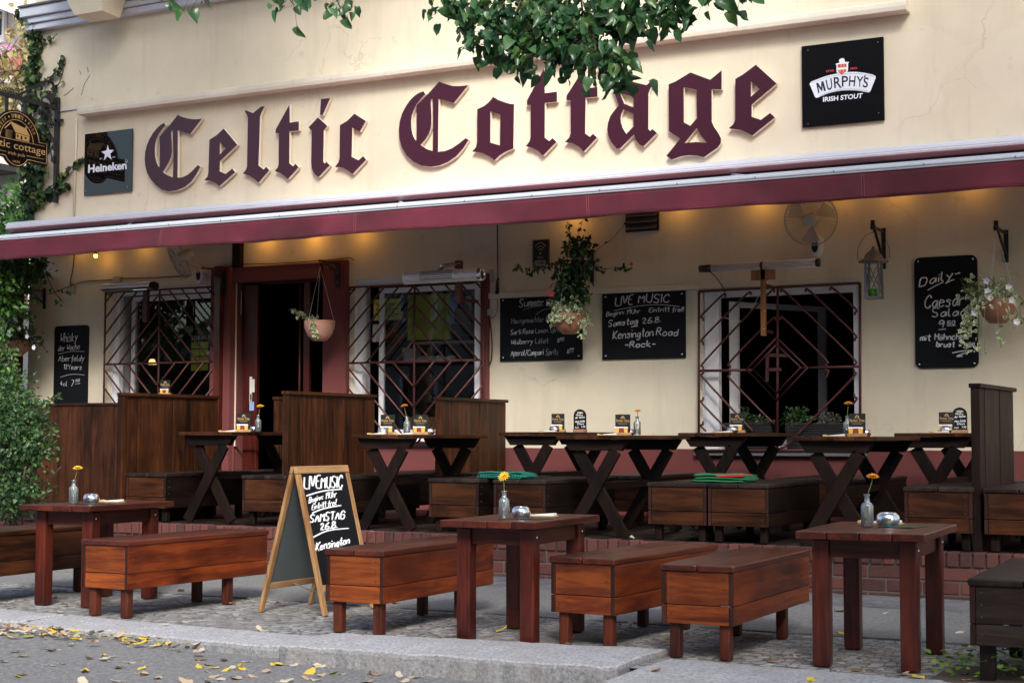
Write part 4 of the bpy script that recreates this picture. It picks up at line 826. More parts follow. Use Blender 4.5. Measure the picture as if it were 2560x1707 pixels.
def vwave(x, t): return (.016*math.sin(x*1.9+.5)+.045*noise.noise(Vector((x*.9,3,1)))+.034*noise.noise(Vector((x*3.1,3,1+.6*t)))+.010*noise.noise(Vector((x*8,3,1+t))))*t
b = MB(); nx, nz = 260, 6
for j in range(nz+1):
    for i in range(nx+1):
        x = AX0+(AX1-AX0)*i/nx; t = j/nz; z = bz-.024+(zv-bz+.024)*t+(.007*noise.noise(Vector((x*1.7,5,0)))+.006*math.sin(x*2.1))*t
        b.v.append(Vector((x,YB-.02+vwave(x,t),z)))
for j in range(nz):
    for i in range(nx): a = j*(nx+1)+i; b.f.append([a,a+1,a+nx+2,a+nx+1]); b.m.append(0); b.s.append(True)
va = b.build('valance','awning',aw,recalc=False); md = va.modifiers.new('thick','SOLIDIFY'); md.thickness = .003
for px in (405,888,1468,2158):                   # stitched seams
    x = ony(px,560,YB-.02).x; b = MB()
    for dx in (-.010,.010):
        P_ = [Vector((x+dx+.006*t_,YB-.0235+vwave(x+dx,t_),bz-.030+(zv-bz+.034)*t_)) for t_ in [i/8 for i in range(9)]]; b.tube(P_,.0016,4)
    b.build('seam','awningtop',va)
b = MB(); b.tube([Vector((AX0+(AX1-AX0)*i/260,YB-.022+vwave(AX0+(AX1-AX0)*i/260,.93),zv+.018+.004*noise.noise(Vector((i*.06,5,0))))) for i in range(261)],.0014,4); b.build('hem','awningtop',va)
for x in (-12.6,-8.9,-5.2,-1.6): b = MB().bar((x,YF-.1,cz0-.06),(x+.55,(YB+YF)/2-.05,(bz+cz0)/2-.06),.03,.05).bar((x+.55,(YB+YF)/2-.05,(bz+cz0)/2-.06),(x+.1,YB,bz-.005),.03,.05); b.build('folding_arm','lilac',aw)

def blob(name, col, w, p, parent):
    d = bpy.data.lights.new(name,'POINT'); d.energy = w; d.color = col; d.shadow_soft_size = .03
    o = bpy.data.objects.new(name,d); COL.objects.link(o); o.parent = parent; o.location = Vector(p)-wloc(parent); return o
names = ['beside the climbing plant','above the leftmost window','above the left fan','over the doorway, left one','over the doorway, right one','right of the doorway','above the plant with red flowers','right of the wall vent','left of the right fan','right of the right fan','above the tall Caesar salad board','nearest the right end']
def lampthing(px, py, off, lab, vis):
    p = fac(px,py,off); t = thing('awning_lamp',lab,'lamp',(p.x,YF,p.z+.08),0,'warm lamps along the wall under the awning')
    b = MB(); b.tube([(p.x,YF-.004,p.z+.09),(p.x,p.y,p.z+.09),(p.x,p.y,p.z+.03)],.008,8); b.tube([(p.x,p.y,p.z+.045),(p.x,p.y,p.z+.018)],.016,10); b.build('lamp_holder','black',t)
    MB().ball(p,.024,14).build('glass_bulb','bulb',t); blob('bulb_light',(1,.42,.06),vis*.29,(p.x,p.y+.035,p.z-.005),t)
for k, (px, py, e) in enumerate(((175,622,.7),(239,640,1.0),(335,612,.9),(641,590,2.0),(762,584,2.2),(885,574,1.6),(1418,530,1.6),(1680,508,1.2),(1888,492,1.4),(2088,478,.7),(2232,462,1.4),(2420,448,1.1))):
    lampthing(px,py,.20,('glowing round bulb hanging below the awning edge, ' if k==1 else 'warm lamp tucked under the awning ')+names[k],e)

# ---- fans
def fan(label, hub, off, normal, rad, mount, moff):
    h = fac(*hub,off); n = Vector(normal).normalized(); m = fac(*mount,moff)
    t = thing('wall_fan',label,'fan',(m.x,YF,m.z))
    u = n.cross(Vector((0,0,1))).normalized(); w = u.cross(n)
    def ring(r, d, k=48): return [h+n*d+u*(r*math.cos(2*math.pi*i/k))+w*(r*math.sin(2*math.pi*i/k)) for i in range(k)]
    b = MB()
    for d in (-.06,0,.055): b.tube(ring(rad*(1 if d == 0 else .985),d),.0035 if d==0 else .002,5,closed=True)
    for i in range(1,9): r = rad*(.25+.75*i/9); b.tube(ring(r,.06*(1-(r/rad)**3)),.0009,4,closed=True)
    for i in range(44):
        a = 2*math.pi*i/44; e = u*math.cos(a)+w*math.sin(a); b.tube([h+e*(.2*rad)+n*.07,h+e*(.6*rad)+n*.06,h+e*(.92*rad)+n*.035,h+e*rad],.0010,4); b.tube([h+e*rad,h+e*(.9*rad)-n*.06,h+e*(.3*rad)-n*.08],.0009,4)
    b.build('wire_cage','fanwire',t)
    b = MB(); b.lathe([(0,.085),(rad*.22,.082),(rad*.26,.075),(rad*.26,.06)],24,h,0,n); b.build('hub_cap','whitemetal',t)
    b = MB()
    for i in range(3):
        a = 2*math.pi*i/3+.4; V = []
        for s_, rr, tw in ((-.15,.2,.02),(.15,.25,-.02),(.62,.9,-.035),(.28,.95,.0),(-.25,.85,.035)): e = u*math.cos(a+s_)+w*math.sin(a+s_); V.append(h+e*rad*rr+n*tw)
        b.add(V,[(0,1,2,3,4)])
    b.build('blades','blade',t,recalc=False)
    b = MB(); b.lathe([(0,-.19),(.05,-.18),(.065,-.12),(.06,-.03),(.03,.0)],18,h,0,n); b.tube(chaikin([h-n*.13,h-n*.14-Vector((0,0,.12)),m+Vector((0,-.03,.09)),m+Vector((0,0,.0))],2),[.03]*1+[.028]*40 if False else .026,10); b.build('motor','whitemetal',t)
    lp = [(m.x+.052*math.cos(a)*(1+.15*math.sin(a)),m.z-.02+.105*math.sin(a)) for a in [i*math.pi/12 for i in range(24)]]
    MB().prism(lp,lambda x,z:Vector((x,m.y-.02,z)),lambda x,z:Vector((x,YF-.003,z)),0,0).build('wall_mount','white',t,bevel=.008)
    lp = [(m.x+.030*math.cos(a),m.z-.03+.058*math.sin(a)) for a in [i*math.pi/10 for i in range(20)]]
    MB().prism(lp,lambda x,z:Vector((x,m.y-.026,z)),lambda x,z:Vector((x,m.y-.019,z)),0,0).build('control_panel','blackplastic',t)
fan('white wall fan facing the street, above the outdoor heater with a wooden post',Z(4,262,1345),.30,(.18,-1,-.18),.235,Z(4,290,1490),.10)
fan('white wall fan turned sideways above the leftmost window',Z(5,1090,215),.38,(-.80,-.52,-.42),.235,Z(5,1222,300),.10)

# ---- heaters
def tubeheater(label, p, q, r, end, endlen, tilt=0):
    t = thing('patio_heater',label,'heater',tuple((p+q)/2)); d = (q-p).normalized(); MBb = MB()
    return t, d
p, q = FZ(7,1150,272,.36), FZ(8,316,240,.36); q.z = p.z = (p.z+q.z)/2+.0; p.y = q.y
t = thing('patio_heater','dark tube heater on a T shaped wooden post before the open window','heater',tuple((p+q)/2)); d = (q-p); Lh = d.length; d.normalize()
r = .036
for a_, c_, r_ in ((p,p+d*.12,r),(q-d*.03,q,r),(p+d*(Lh*.53-.012),p+d*(Lh*.53+.012),r+.002)): MB().tube([a_,c_],r_,20).build('end_cap','blackplastic',t)
b = MB(); k = 16
pts = []
for a0 in range(12):                              # half shell reflector behind
    pass
o_ = len(b.v); n = 14
for i, s_ in enumerate((p+d*.12,q-d*.03)):
    for j in range(n+1): a = R(20+j*140/n) ; b.v.append(s_+Vector((0,math.sin(a),0))*r*.98*1.0+Vector((0,0,1))*math.cos(a)*r*.98)
for j in range(n): b.f.append([j,j+1,n+1+j+1,n+1+j]); b.m.append(0); b.s.append(True)
b.build('reflector','steel',t,recalc=False)
b = MB()
for i in range(64): c = p+d*(.125+(Lh-.16)*i/63); b.tube([c+Vector((0,-math.sin(a),math.cos(a)))*r for a in [R(10+20*j) for j in range(9)]],.0012,4)
for j in range(9): a = R(12+19.5*j); b.tube([p+d*.12+Vector((0,-math.sin(a),math.cos(a)))*r,q-d*.03+Vector((0,-math.sin(a),math.cos(a)))*r],.0018,4)
b.build('wire_guard','steelrib',t)
MB().tube([p+d*.14,q-d*.05],.012,10).build('heating_rod','heaterrod',t)
a, c = FZ(7,1523,290,.33), FZ(7,1558,685,.33)
MB().box(a.x,c.x,YF-.345,YF-.32,c.z,p.z-.02).box(a.x-.09,c.x+.09,YF-.345,YF-.32,p.z-.13,p.z-.035).build('wooden_post','postwood',t,bevel=.004)
for z in (440,530,645): MB().ball(FZ(7,1541,z,.347),.008,8,0,(1,.5,1)).build('bolt','steel',t)
MB().box(a.x+.01,c.x-.01,YF-.32,YF-.11,c.z+.03,c.z+.06).box(a.x+.01,c.x-.01,YF-.32,YF-.11,c.z+.45,c.z+.48).build('spacer','grille',t)
b = MB(); b.tube(chaikin([p+d*.10-Vector((0,0,.03)),FZ(7,1255,330,.3),FZ(7,1300,400,.14),FZ(7,1312,450,.02),FZ(7,1318,520,-.05)],2),.005,6); b.build('power_cable','cable',t)
b = MB(); b.tube(chaikin([FZ(7,1240,565,-.1),FZ(7,1320,575,-.05),FZ(7,1390,610,-.02),FZ(7,1460,545,-.05),FZ(7,1520,420,-.1)],3),.004,6); tag(b.build('white_cable','whitecable'),'thin white cable looping across the open window behind the grille','cable')
# bright ribbed heater over the middle window
p, q = FZ(6,912,322,.58), FZ(6,1385,318,.58); zz = (p.z+q.z)/2; p.z = q.z = zz; p.y = q.y; d = (q-p); Lh = d.length; d.normalize(); r = .064
t = thing('patio_heater','shiny ribbed silver heater on a red post above the middle window','heater',tuple((p+q)/2))
def hs(c, rr, mb, n=24):
    return [c+Vector((0,math.cos(2*math.pi*j/n)*rr*.9,math.sin(2*math.pi*j/n)*rr)) for j in range(n)]
b = MB(); rings = []
xx = 0
while xx < Lh:
    rib = xx < .19 or xx > Lh*.66
    rings.append((xx, r)); 
    if rib: rings += [(xx+.010,r),(xx+.012,r-.005),(xx+.017,r-.005)]
    xx += .019
rings += [(Lh,r)]; n = 24
for x_, rr in rings: b.v += hs(p+d*x_, rr, b)
for i in range(len(rings)-1):
    for j in range(n): b.f.append([i*n+j,i*n+(j+1)%n,(i+1)*n+(j+1)%n,(i+1)*n+j]); b.m.append(0); b.s.append(False)
b.f += [list(range(n))[::-1]]; b.m += [0]; b.s += [False]; b.build('ribbed_body','steelrib',t)
b = MB()
for row in range(6):
    a = R(55-row*16)
    for i in range(30):
        c = p+d*(.20+i*(Lh*.66-.21)/30+(.006 if row%2 else 0)); e = Vector((0,-math.cos(a)*.9,math.sin(a)))*(r+.001); w_ = Vector((0,math.sin(a)*.9,math.cos(a)))*.0035
        b.add([c+e-w_,c+e-w_+d*.011,c+e+w_+d*.011,c+e+w_],[(0,1,2,3)])
b.build('slot_grille','blackplastic',t,recalc=False)
MB().lathe([(r+.002,-.03),(r+.002,.004),(r-.012,.006),(r-.014,-.004),(0,-.004)],24,q,0,d).build('end_ring','steel',t)
MB().lathe([(.030,.0),(.030,.002),(0,.002)],20,q+Vector((0,0,-.012)),0,d).build('end_hole','blackplastic',t)
a = FZ(6,1240,225,.47); c = FZ(6,1255,480,.47)
MB().box(a.x-.032,a.x+.032,YF-.49,YF-.43,c.z,a.z).box(a.x-.025,a.x+.025,YF-.43,YF-.105,c.z+.02,c.z+.05).build('post','grille',t,bevel=.003)
b = MB(); b.bar((a.x+.03,YF-.47,a.z-.03),(a.x-.17,YF-.50,a.z-.05),.03,.03); b.bar((a.x-.15,YF-.50,a.z-.05),(a.x-.20,YF-.55,zz+r-.01),.02,.02); b.tube([(a.x-.16,YF-.54,a.z-.05),(a.x-.16,YF-.46,a.z-.05)],.014,8); b.build('clamp','steel',t)
# flat heater over the left window
p, q = FZ(5,642,388,.62), FZ(5,945,378,.62); zz = (p.z+q.z)/2
t = thing('patio_heater','flat silver and black heater above the leftmost window','heater',((p.x+q.x)/2,YF-.62,zz))
b = MB(); pr = [(-.03,-.045),(-.092,-.018),(-.075,.030),(.0,.045),(.075,.03),(.085,-.02),(.05,-.045)]; k = len(pr)
for xx in (p.x,q.x): b.v += [Vector((xx,YF-.62+y,zz+z)) for y,z in pr]
for i in range(k): b.f.append([i,(i+1)%k,k+(i+1)%k,k+i]); b.m.append(0 if i in (1,2,3) else 1); b.s.append(False)
b.f += [list(range(k)),list(range(2*k-1,k-1,-1))]; b.m += [1,1]; b.s += [False]*2; b.build('heater_body',['steelrib','blackplastic'],t,bevel=.006)
MB().box(q.x-.26,q.x-.06,YF-.675,YF-.60,zz-.05,zz-.044).build('heating_grille','steel',t)
xm = FZ(5,868,450,.25).x; MB().box(xm-.03,xm+.03,YF-.20,YF-.15,FZ(5,868,600,.2).z,zz+.02).box(xm-.03,xm+.03,YF-.56,YF-.15,zz-.01,zz+.02).build('post','grille',t)
for z in (495,530,565): MB().ball(FZ(5,862,z,.202),.008,8,0,(1,.5,1)).build('bolt','steel',t)

# ---- lantern and brackets
def bracket(label, x, zt, zb, reach, name='wall_bracket'):
    t = thing(name,label,'bracket',(x,YF,zb)); b = MB(); b.box(x-.018,x+.018,YF-.02,YF-.003,zb,zt); b.bar((x,YF-.015,zt-.03),(x,YF-reach,zt-.03),.02,.02); b.bar((x,YF-.015,zb+.06),(x,YF-reach+.05,zt-.04),.022,.014); b.tube([(x-.02,YF-reach+.01,zt-.03),(x+.02,YF-reach+.01,zt-.03)],.022,10); b.tube([(x,YF-reach,zt-.05),(x,YF-reach,zt+.03)],.02,8); b.build('iron_bracket','black',t); return t
lx = FZ(8,707,160,.02).x; lzt = FZ(8,707,55,.02).z; lzb = FZ(8,710,275,.02).z
tip = ony(*Z(8,625,20),YF-.36); bracket('black iron wall bracket holding the metal lantern',lx,tip.z+.03,lzb,.36)
hx = lx; ly = YF-.35
t = thing('lantern','old grey metal lantern with crossed bars and green candle, right of the open window','lantern',(hx,ly,1.8))
top = ony(*Z(8,625,150),ly).z; rf = ony(*Z(8,625,228),ly).z; bt = ony(*Z(8,625,452),ly).z; hw = .5*(ony(*Z(8,690,300),ly).x-ony(*Z(8,570,300),ly).x)*.80
MB().lathe([(.004,top+.02-0),(.012,top+.01),(.02,top-.01),(.075,top-.06),(.085,top-.09),(.13,rf+.005),(.135,rf-.01),(.0,rf-.012)],20,(hx,ly,0)).build('roof','zinc',t)
b = MB()
for sx in (-1,1):
    for sy in (-1,1): b.bar((hx+sx*hw*.86,ly+sy*hw*.86,bt),(hx+sx*hw*.8,ly+sy*hw*.8,rf-.01),.018,.018)
for k in range(2):
    for s_ in (-1,1):
        if k == 0: b.bar((hx-hw*.8,ly+s_*hw*.84,bt+.03),(hx+hw*.8,ly+s_*hw*.84,rf-.03),.008,.006); b.bar((hx+hw*.8,ly+s_*hw*.84,bt+.03),(hx-hw*.8,ly+s_*hw*.84,rf-.03),.008,.006)
        else: b.bar((hx+s_*hw*.84,ly-hw*.8,bt+.03),(hx+s_*hw*.84,ly+hw*.8,rf-.03),.008,.006); b.bar((hx+s_*hw*.84,ly+hw*.8,bt+.03),(hx+s_*hw*.84,ly-hw*.8,rf-.03),.008,.006)
b.box(hx-hw,hx+hw,ly-hw,ly+hw,bt-.012,bt+.006); b.build('frame','zinc',t)
b = MB(); b.tube([Vector((hx+.145*math.cos(a),ly,top-.06+.20*math.sin(a))) for a in [R(-10+20*i) for i in range(11)]],.0025,5); b.tube([Vector((hx,ly,top+.14)),Vector((hx,ly,lzt+.0))],.002,4); b.build('wire_handle','black',t)
MB().lathe([(0,bt+.075),(.04,bt+.075),(.042,bt+.007),(0,bt+.007)],16,(hx,ly,0)).build('candle','candle',t)

# ---- hanging pots
def pot(t, c, r, h, mt):
    MB().lathe([(0,-h),(r*.45,-h),(r*.78,-h*.72),(r*.97,-h*.35),(r,0),(r*.95,.004),(r*.93,-.012),(0,-.02)],24,c).build('pot',mt,t)
def cords(t, c, r, hook, n=3):
    b = MB()
    for i in range(n): a = 2*math.pi*i/n+.3; b.tube([Vector(c)+Vector((r*.96*math.cos(a),r*.96*math.sin(a),-.005)),hook],.0022,4)
    b.build('hanging_cords','whitecable',t)
# right basket
yb = YF-.42; pc = ony(*Z(8,1405,462),yb); hk = ony(*Z(8,1378,40),yb); px_ = FZ(8,1452,100,.02).x
hk.x = pc.x; bracket('black iron wall bracket at the right holding the pot of white flowers',pc.x,hk.z+.05,FZ(8,1455,235,.02).z,.43)
t = thing('hanging_pot','brown hanging pot of trailing leaves and white flowers, right of the Caesar salad board','plant pot',tuple(pc)); pot(t,pc,.155,.20,'terracotta'); cords(t,pc,.155,hk)
ml, ms = MB(), MB()
for a, k in ((200,30),(230,34),(170,26),(260,22),(190,30),(215,34),(150,16),(0,14),(-30,14),(300,14),(100,10),(60,10),(245,30),(280,22),(20,12)):
    e = Vector((math.cos(R(a)),math.sin(R(a)),0)); ln = rnd.uniform(.25,.62) if a > 140 and a < 290 else rnd.uniform(.2,.4)
    vine(ml,ms,[pc+e*.08,pc+e*.17+Vector((0,0,.05)),pc+e*(.20+ln*.15)+Vector((0,0,-.10)),pc+e*(.20+ln*.22)+Vector((rnd.uniform(-.05,.05),0,-ln*.75))],int(k*1.0),.040,.045,.0022,.3,True)
for k in range(130): vine(ml,ms,[pc+Vector((rnd.uniform(-.2,.12),rnd.uniform(-.14,.14),0)),pc+Vector((rnd.uniform(-.30,.12),rnd.uniform(-.2,.14),rnd.uniform(.02,.20)))],2,.042,.05,.0015,.0,True)
ml.build('leaves','variegated',t,recalc=False); ms.build('stems','stem',t)
for z_ in ((1340,350),(1345,410),(1475,385),(1265,545),(1495,468),(1360,450),(1525,600)):
    c = ony(*Z(8,*z_),yb-.19); b = MB()
    for k in range(5): a = 2*math.pi*k/5; leaf(b,c,Vector((math.cos(a),-.35,math.sin(a))),Vector((0,-1,0)),.032,.030,0,.1)
    b.build('flower','petalw',t,recalc=False)
# middle basket with a climber
yb = YF-.45; pc = ony(*Z(7,352,545),yb); hk = ony(*Z(7,365,60),yb); 
bx = FZ(7,487,250,.02).x; hk.x = pc.x
tb = bracket('black iron wall bracket behind the climbing plant with red flowers',bx,FZ(7,487,155,.02).z,FZ(7,490,355,.02).z,.40)
t = thing('hanging_pot','brown hanging pot with a dark glossy climber, red flowers and pale trailing leaves','plant pot',tuple(pc)); pot(t,pc,.158,.20,'terracotta'); cords(t,pc,.158,hk)
ml, ms = MB(), MB()
for a in range(0,360,18):
    e = Vector((math.cos(R(a)),math.sin(R(a)),0)); lo = .12 if 150 < a < 330 else .16
    if a in (180,198): lo = .20
    if a in (342,324,0): lo = .40
    vine(ml,ms,[pc+e*.08,pc+e*.14+Vector((0,0,.06)),pc+e*.18+Vector((0,0,-.02)),pc+e*.19+Vector((rnd.uniform(-.03,.03),0,-lo*.6))],26,.036,.035,.0022,.3,True)
for k in range(90): vine(ml,ms,[pc+Vector((rnd.uniform(-.15,.15),rnd.uniform(-.15,.12),.0)),pc+Vector((rnd.uniform(-.18,.18),rnd.uniform(-.2,.14),rnd.uniform(.04,.13)))],3,.042,.05,.0015,.0,True)
ml.build('trailing_leaves','variegated',t,recalc=False); ms.build('stems','stem',t)
ml, ms = MB(), MB()
def q7(x, y, o_=0): return ony(*Z(7,x,y),yb+o_)
for cx, cy, rx, rz, k in ((360,440,.20,.12,150),(365,360,.20,.13,150),(350,270,.17,.10,90),(420,250,.16,.12,80),(395,150,.13,.10,80),(430,130,.10,.08,40)): clump(ml,q7(cx,cy),(rx,.15,rz),int(k*1.5),.062,.62,.35)
for pts, k in (([(240,260),(180,270),(120,290),(60,295),(20,255)],46),([(300,230),(250,250),(160,265),(110,310)],50),([(470,255),(540,270),(600,275),(650,265),(730,275)],20),([(370,130),(350,60),(340,0)],34),([(390,110),(420,20),(440,-40)],8),([(480,190),(540,140),(620,90),(690,0)],5),([(450,300),(480,380),(440,480)],8),([(440,250),(500,240),(560,280)],14),([(640,270),(690,262)],12)): vine(ml,ms,[q7(*z_,rnd.uniform(-.05,.1)) for z_ in pts],k,.045,.035,.0025,.1,False,.62)
ml.build('climber_leaves','mandevilla',t,recalc=False); ms.build('climber_stems','twig',t)
for z_, s_ in (((246,428),.038),((222,418),.026),((733,245),.024),((128,272),.018)):
    c = q7(*z_,-.17 if z_[0]<400 else 0); b = MB()
    for k in range(5): a = 2*math.pi*k/5+.3; leaf(b,c,Vector((math.cos(a),-.4,math.sin(a))),Vector((0,-1,0)),s_,s_*.7,0,.1)
    b.build('flower','petalred',t,recalc=False)
# pale pot by the door
yb = YF-.40; pc = ony(*Z(6,390,594),yb); hk = ony(*Z(6,392,262),yb); hk.x = pc.x
t = thing('hanging_pot','pale pinkish hanging pot with a short leaning plant, in front of the doorway','plant pot',tuple(pc)); pot(t,pc,.165,.21,'pink_pot'); cords(t,pc,.165,hk)
ml, ms = MB(), MB(); q6 = lambda x,y,o_=0: ony(*Z(6,x,y),yb+o_)
vine(ml,ms,[q6(360,590,-.1),q6(310,575,-.1),q6(270,560,-.1),q6(228,525,-.1)],50,.042,.03,.003,.1,True); vine(ml,ms,[q6(350,590,-.17),q6(345,640,-.18),q6(372,680,-.18)],36,.045,.03,.003,.2,True); vine(ml,ms,[q6(300,600,-.1),q6(370,575,-.1)],34,.042,.045,.003,.1,True)
ml.build('leaves','variegated',t,recalc=False); ms.build('stems','stem',t)
bx = pc.x; t = thing('wall_bracket','ornate black scrolled bracket above the pale pot at the doorway','bracket',(bx,YF,2.5)); b = MB(); zt = FZ(6,440,240,.1).z
b.box(bx-.015,bx+.015,YF-.075,YF-.061,zt-.28,zt); b.bar((bx,YF-.07,zt-.01),(bx,YF-.42,zt-.01),.02,.02)
b.tube(chaikin([(bx,YF-.075,zt-.26),(bx,YF-.14,zt-.22),(bx,YF-.12,zt-.10),(bx,YF-.22,zt-.05),(bx,YF-.36,zt-.03)],3),.008,6)
for c, r_ in (((bx,YF-.13,zt-.07),.035),((bx,YF-.22,zt-.08),.03),((bx,YF-.10,zt-.17),.03)): b.tube([Vector(c)+Vector((0,r_*(1-.06*i)*math.cos(i*.6),r_*(1-.06*i)*math.sin(i*.6))) for i in range(14)],.006,5)
b.build('scrollwork','black',t)
bx = FZ(5,1345,330,.2).x; zt = FZ(5,1340,275,.2).z; t = thing('wall_bracket','ornate black scrolled bracket left of the doorway, beside the sideways fan','bracket',(bx,YF,2.5)); b = MB()
b.box(bx-.015,bx+.015,YF-.125,YF-.10,zt-.30,zt); b.bar((bx,YF-.11,zt-.01),(bx-.05,YF-.45,zt-.01),.02,.02)
for c, r_ in (((bx,YF-.17,zt-.07),.04),((bx,YF-.27,zt-.06),.035),((bx,YF-.16,zt-.18),.035)): b.tube([Vector(c)+Vector((-.1*r_*math.cos(i*.6),r_*(1-.06*i)*math.cos(i*.6),r_*(1-.06*i)*math.sin(i*.6))) for i in range(14)],.006,5)
b.tube(chaikin([(bx,YF-.12,zt-.28),(bx,YF-.2,zt-.2),(bx,YF-.16,zt-.10),(bx,YF-.3,zt-.04)],3),.008,6); b.build('scrollwork','black',t)
# shaded pot at the far left
yb = 13.45; pc = ony(*Z(5,95,715),yb); t = thing('hanging_pot','shaded hanging pot with small white flowers at the far left','plant pot',tuple(pc)); pot(t,pc,.17,.18,'terracotta'); cords(t,pc,.17,pc+Vector((0,0,.62)))
ml, ms = MB(), MB(); clump(ml,pc+Vector((0,0,.06)),(.32,.26,.16),260,.05,.6,.4)
for k in range(10): a = rnd.uniform(0,6.28); e = Vector((math.cos(a),math.sin(a),0)); vine(ml,ms,[pc+e*.1,pc+e*.25+Vector((0,0,.05)),pc+e*.36+Vector((0,0,-.25*rnd.random()))],12,.045,.04)
ml.build('leaves','ivy',t,recalc=False); ms.build('stems','twig',t)
for z_ in ((58,660),(168,688),(210,755),(120,640)):
    c = ony(*Z(5,*z_),yb-.3); b = MB()
    for k in range(5): a = 2*math.pi*k/5; leaf(b,c,Vector((math.cos(a),-.35,math.sin(a))),Vector((0,-1,0)),.034,.030,0,.1)
    b.build('flower','petalw',t,recalc=False)
bracket('black iron wall bracket beside the climbing plant at the left end',FZ(5,268,470,.02).x,FZ(5,268,395,.02).z,FZ(5,268,520,.02).z,.30)

# ---- cables and boxes on the wall
b = MB(); b.tube(chaikin([FZ(5,455,185,.015),FZ(5,445,290,.015),FZ(5,432,340,.02),FZ(5,430,385,.02)],2),.007,6); b.tube(chaikin([FZ(5,440,380,.02),FZ(5,500,352,.012),FZ(5,640,345,.012),FZ(5,700,340,.012)],2),.006,6); b.tube(chaikin([FZ(5,725,335,.012),FZ(5,900,332,.012),FZ(5,1160,318,.012)],2),.006,6); tag(b.build('wall_cable','twig'),'brown cable run along the wall above the leftmost window','cable')
def jbox(label, z, x0, y0, x1, y1, d=.05, m='greybox'):
    p, q = FZ(z,x0,y1,d), FZ(z,x1,y0,d); t = MB().box(p.x,q.x,YF-d,YF-.003,p.z,q.z).build('junction_box',m,bevel=.004); tag(t,label,'junction box')
jbox('small pale junction box above the whisky blackboard',5,410,380,445,430); jbox('grey junction box above the flat heater at the left window',5,690,320,730,360); jbox('grey switch box between the middle window and the summer drinks board',6,1410,520,1440,560); jbox('slim grey box on the wall at the top right corner of the middle window',6,1428,278,1446,350,.04)
b = MB(); b.tube([FZ(6,1478,0,.02),FZ(6,1478,120,.02),FZ(6,1482,330,.02)],.006,6); b.tube(chaikin([FZ(6,1482,330,.02),FZ(6,1482,345,.02)],1),.012,8); b.tube([FZ(6,1478,345,.03),FZ(6,1478,430,.03)],[.012,.020],8); b.tube(chaikin([FZ(6,1478,430,.02),FZ(6,1480,540,.015),FZ(6,1450,580,.015),FZ(6,1415,575,.02)],2),.003,5); tag(b.build('hanging_cable','cable'),'black cable with plug hanging down from the awning left of the wifi sign','cable')
b = MB(); b.tube(chaikin([FZ(6,1425,560,.02),FZ(6,1438,620,.015),FZ(6,1448,750,.015),FZ(6,1440,860,.02),FZ(6,1405,868,.05)],2),.007,6); tag(b.build('looped_cable','cable'),'black cable running down beside the red upright of the middle window','cable')
p, q = FZ(6,1372,1060,.05), FZ(6,1420,300,.05); tag(MB().box(p.x,q.x,YF-.05,YF-.004,1.0,q.z).build('upright_board','maroon_plaster',bevel=.004),'dark red upright board fixed along the right edge of the middle window','board')
b = MB(); b.tube(chaikin([FZ(5,1010,388,.05),FZ(5,1100,388,.05),FZ(5,1190,380,.05),FZ(5,1235,350,.06)],2),.004,5); tag(b.build('fan_cable','whitecable'),'thin white cable hanging from the sideways fan above the leftmost window','cable')
b = MB(); b.tube(chaikin([FZ(6,-100,248,.075),FZ(6,200,240,.075),FZ(6,480,218,.075),FZ(6,580,205,.03),FZ(6,600,225,.02)],2),.005,5); tag(b.build('door_cable','cable'),'dark cable lying along the top of the dusty red door frame','cable')

# ---- inside the middle window
def inset(name, label, cat, z, x0, y0, x1, y1, dp, m, th=.004):
    p, q = FZ(z,x0,y1,-dp), FZ(z,x1,y0,-dp); o = MB().box(p.x,q.x,YF+dp,YF+dp+th,p.z,q.z).build(name,m); tag(o,label,cat); return o, p, q
pr, p, q = inset('notice','yellow printed notice at the upper left inside the middle window','notice',6,720,455,886,592,.214,'yellowpaper')
b = MB()
for i in range(8): zz = q.z-.05-(q.z-p.z-.08)*i/8; b.box(p.x+.03+.03*(i%3),q.x-.03-.04*((i*7)%3),YF+.2115,YF+.2135,zz-.008,zz)
b.build('print','darkpaper',pr)
inset('poster','large olive green poster inside the middle window','poster',6,928,425,1196,712,.218,'olive')
pr, p, q = inset('poster','dark poster with a red label on pale blue, at the right inside the middle window','poster',6,1190,440,1320,690,.218,'darkpaper')
MB().box(p.x,q.x,YF+.214,YF+.2165,p.z+(q.z-p.z)*.32,q.z).build('blue_field','bluepaper',pr)
f = lambda u,v: Vector((p.x+u*(q.x-p.x),YF+.2115,p.z+v*(q.z-p.z)))
b = MB(); b.poly([(.2,.33),(.2,.6),(.3,.75),(.42,.85),(.42,1),(.75,1),(.75,.85),(.9,.75),(1,.6),(1,.33)],f,0); b.build('bottle_shape','darkpaper',pr,recalc=False)
b = MB(); b.poly([(.22,.36),(.22,.68),(.98,.68),(.98,.36)],lambda u,v: f(u,v)+Vector((0,-.002,0)),0); b.build('red_label','beerred',pr,recalc=False)
inset('letter_sheet','white sheet of paper at the lower left inside the middle window','paper',6,713,612,782,722,.214,'paper')
p, q = FZ(6,980,735,-.35), FZ(6,1330,712,-.35); tag(MB().box(p.x,q.x,YF+.35,YF+.55,p.z,q.z).build('shelf','white'),'pale shelf board under the olive poster inside the middle window','shelf')
p, q = FZ(6,890,850,-.4), FZ(6,1320,836,-.4); tag(MB().box(p.x,q.x,YF+.33,YF+.62,p.z,q.z).build('shelf','dkx'),'dark shelf carrying plates and bowls inside the middle window','shelf'); zs = q.z
pl = thing('plate_stack','stack of white plates on the dark shelf inside the middle window','plates',tuple(FZ(6,955,836,-.45)))
c = FZ(6,955,836,-.45)
for k in range(9):
    MB().lathe([(0,0),(.06,.0),(.105,.012),(.105,.016),(.06,.005),(0,.005)],20,(c.x,YF+.45,zs+k*.0165)).build('plate','porcelain',pl)
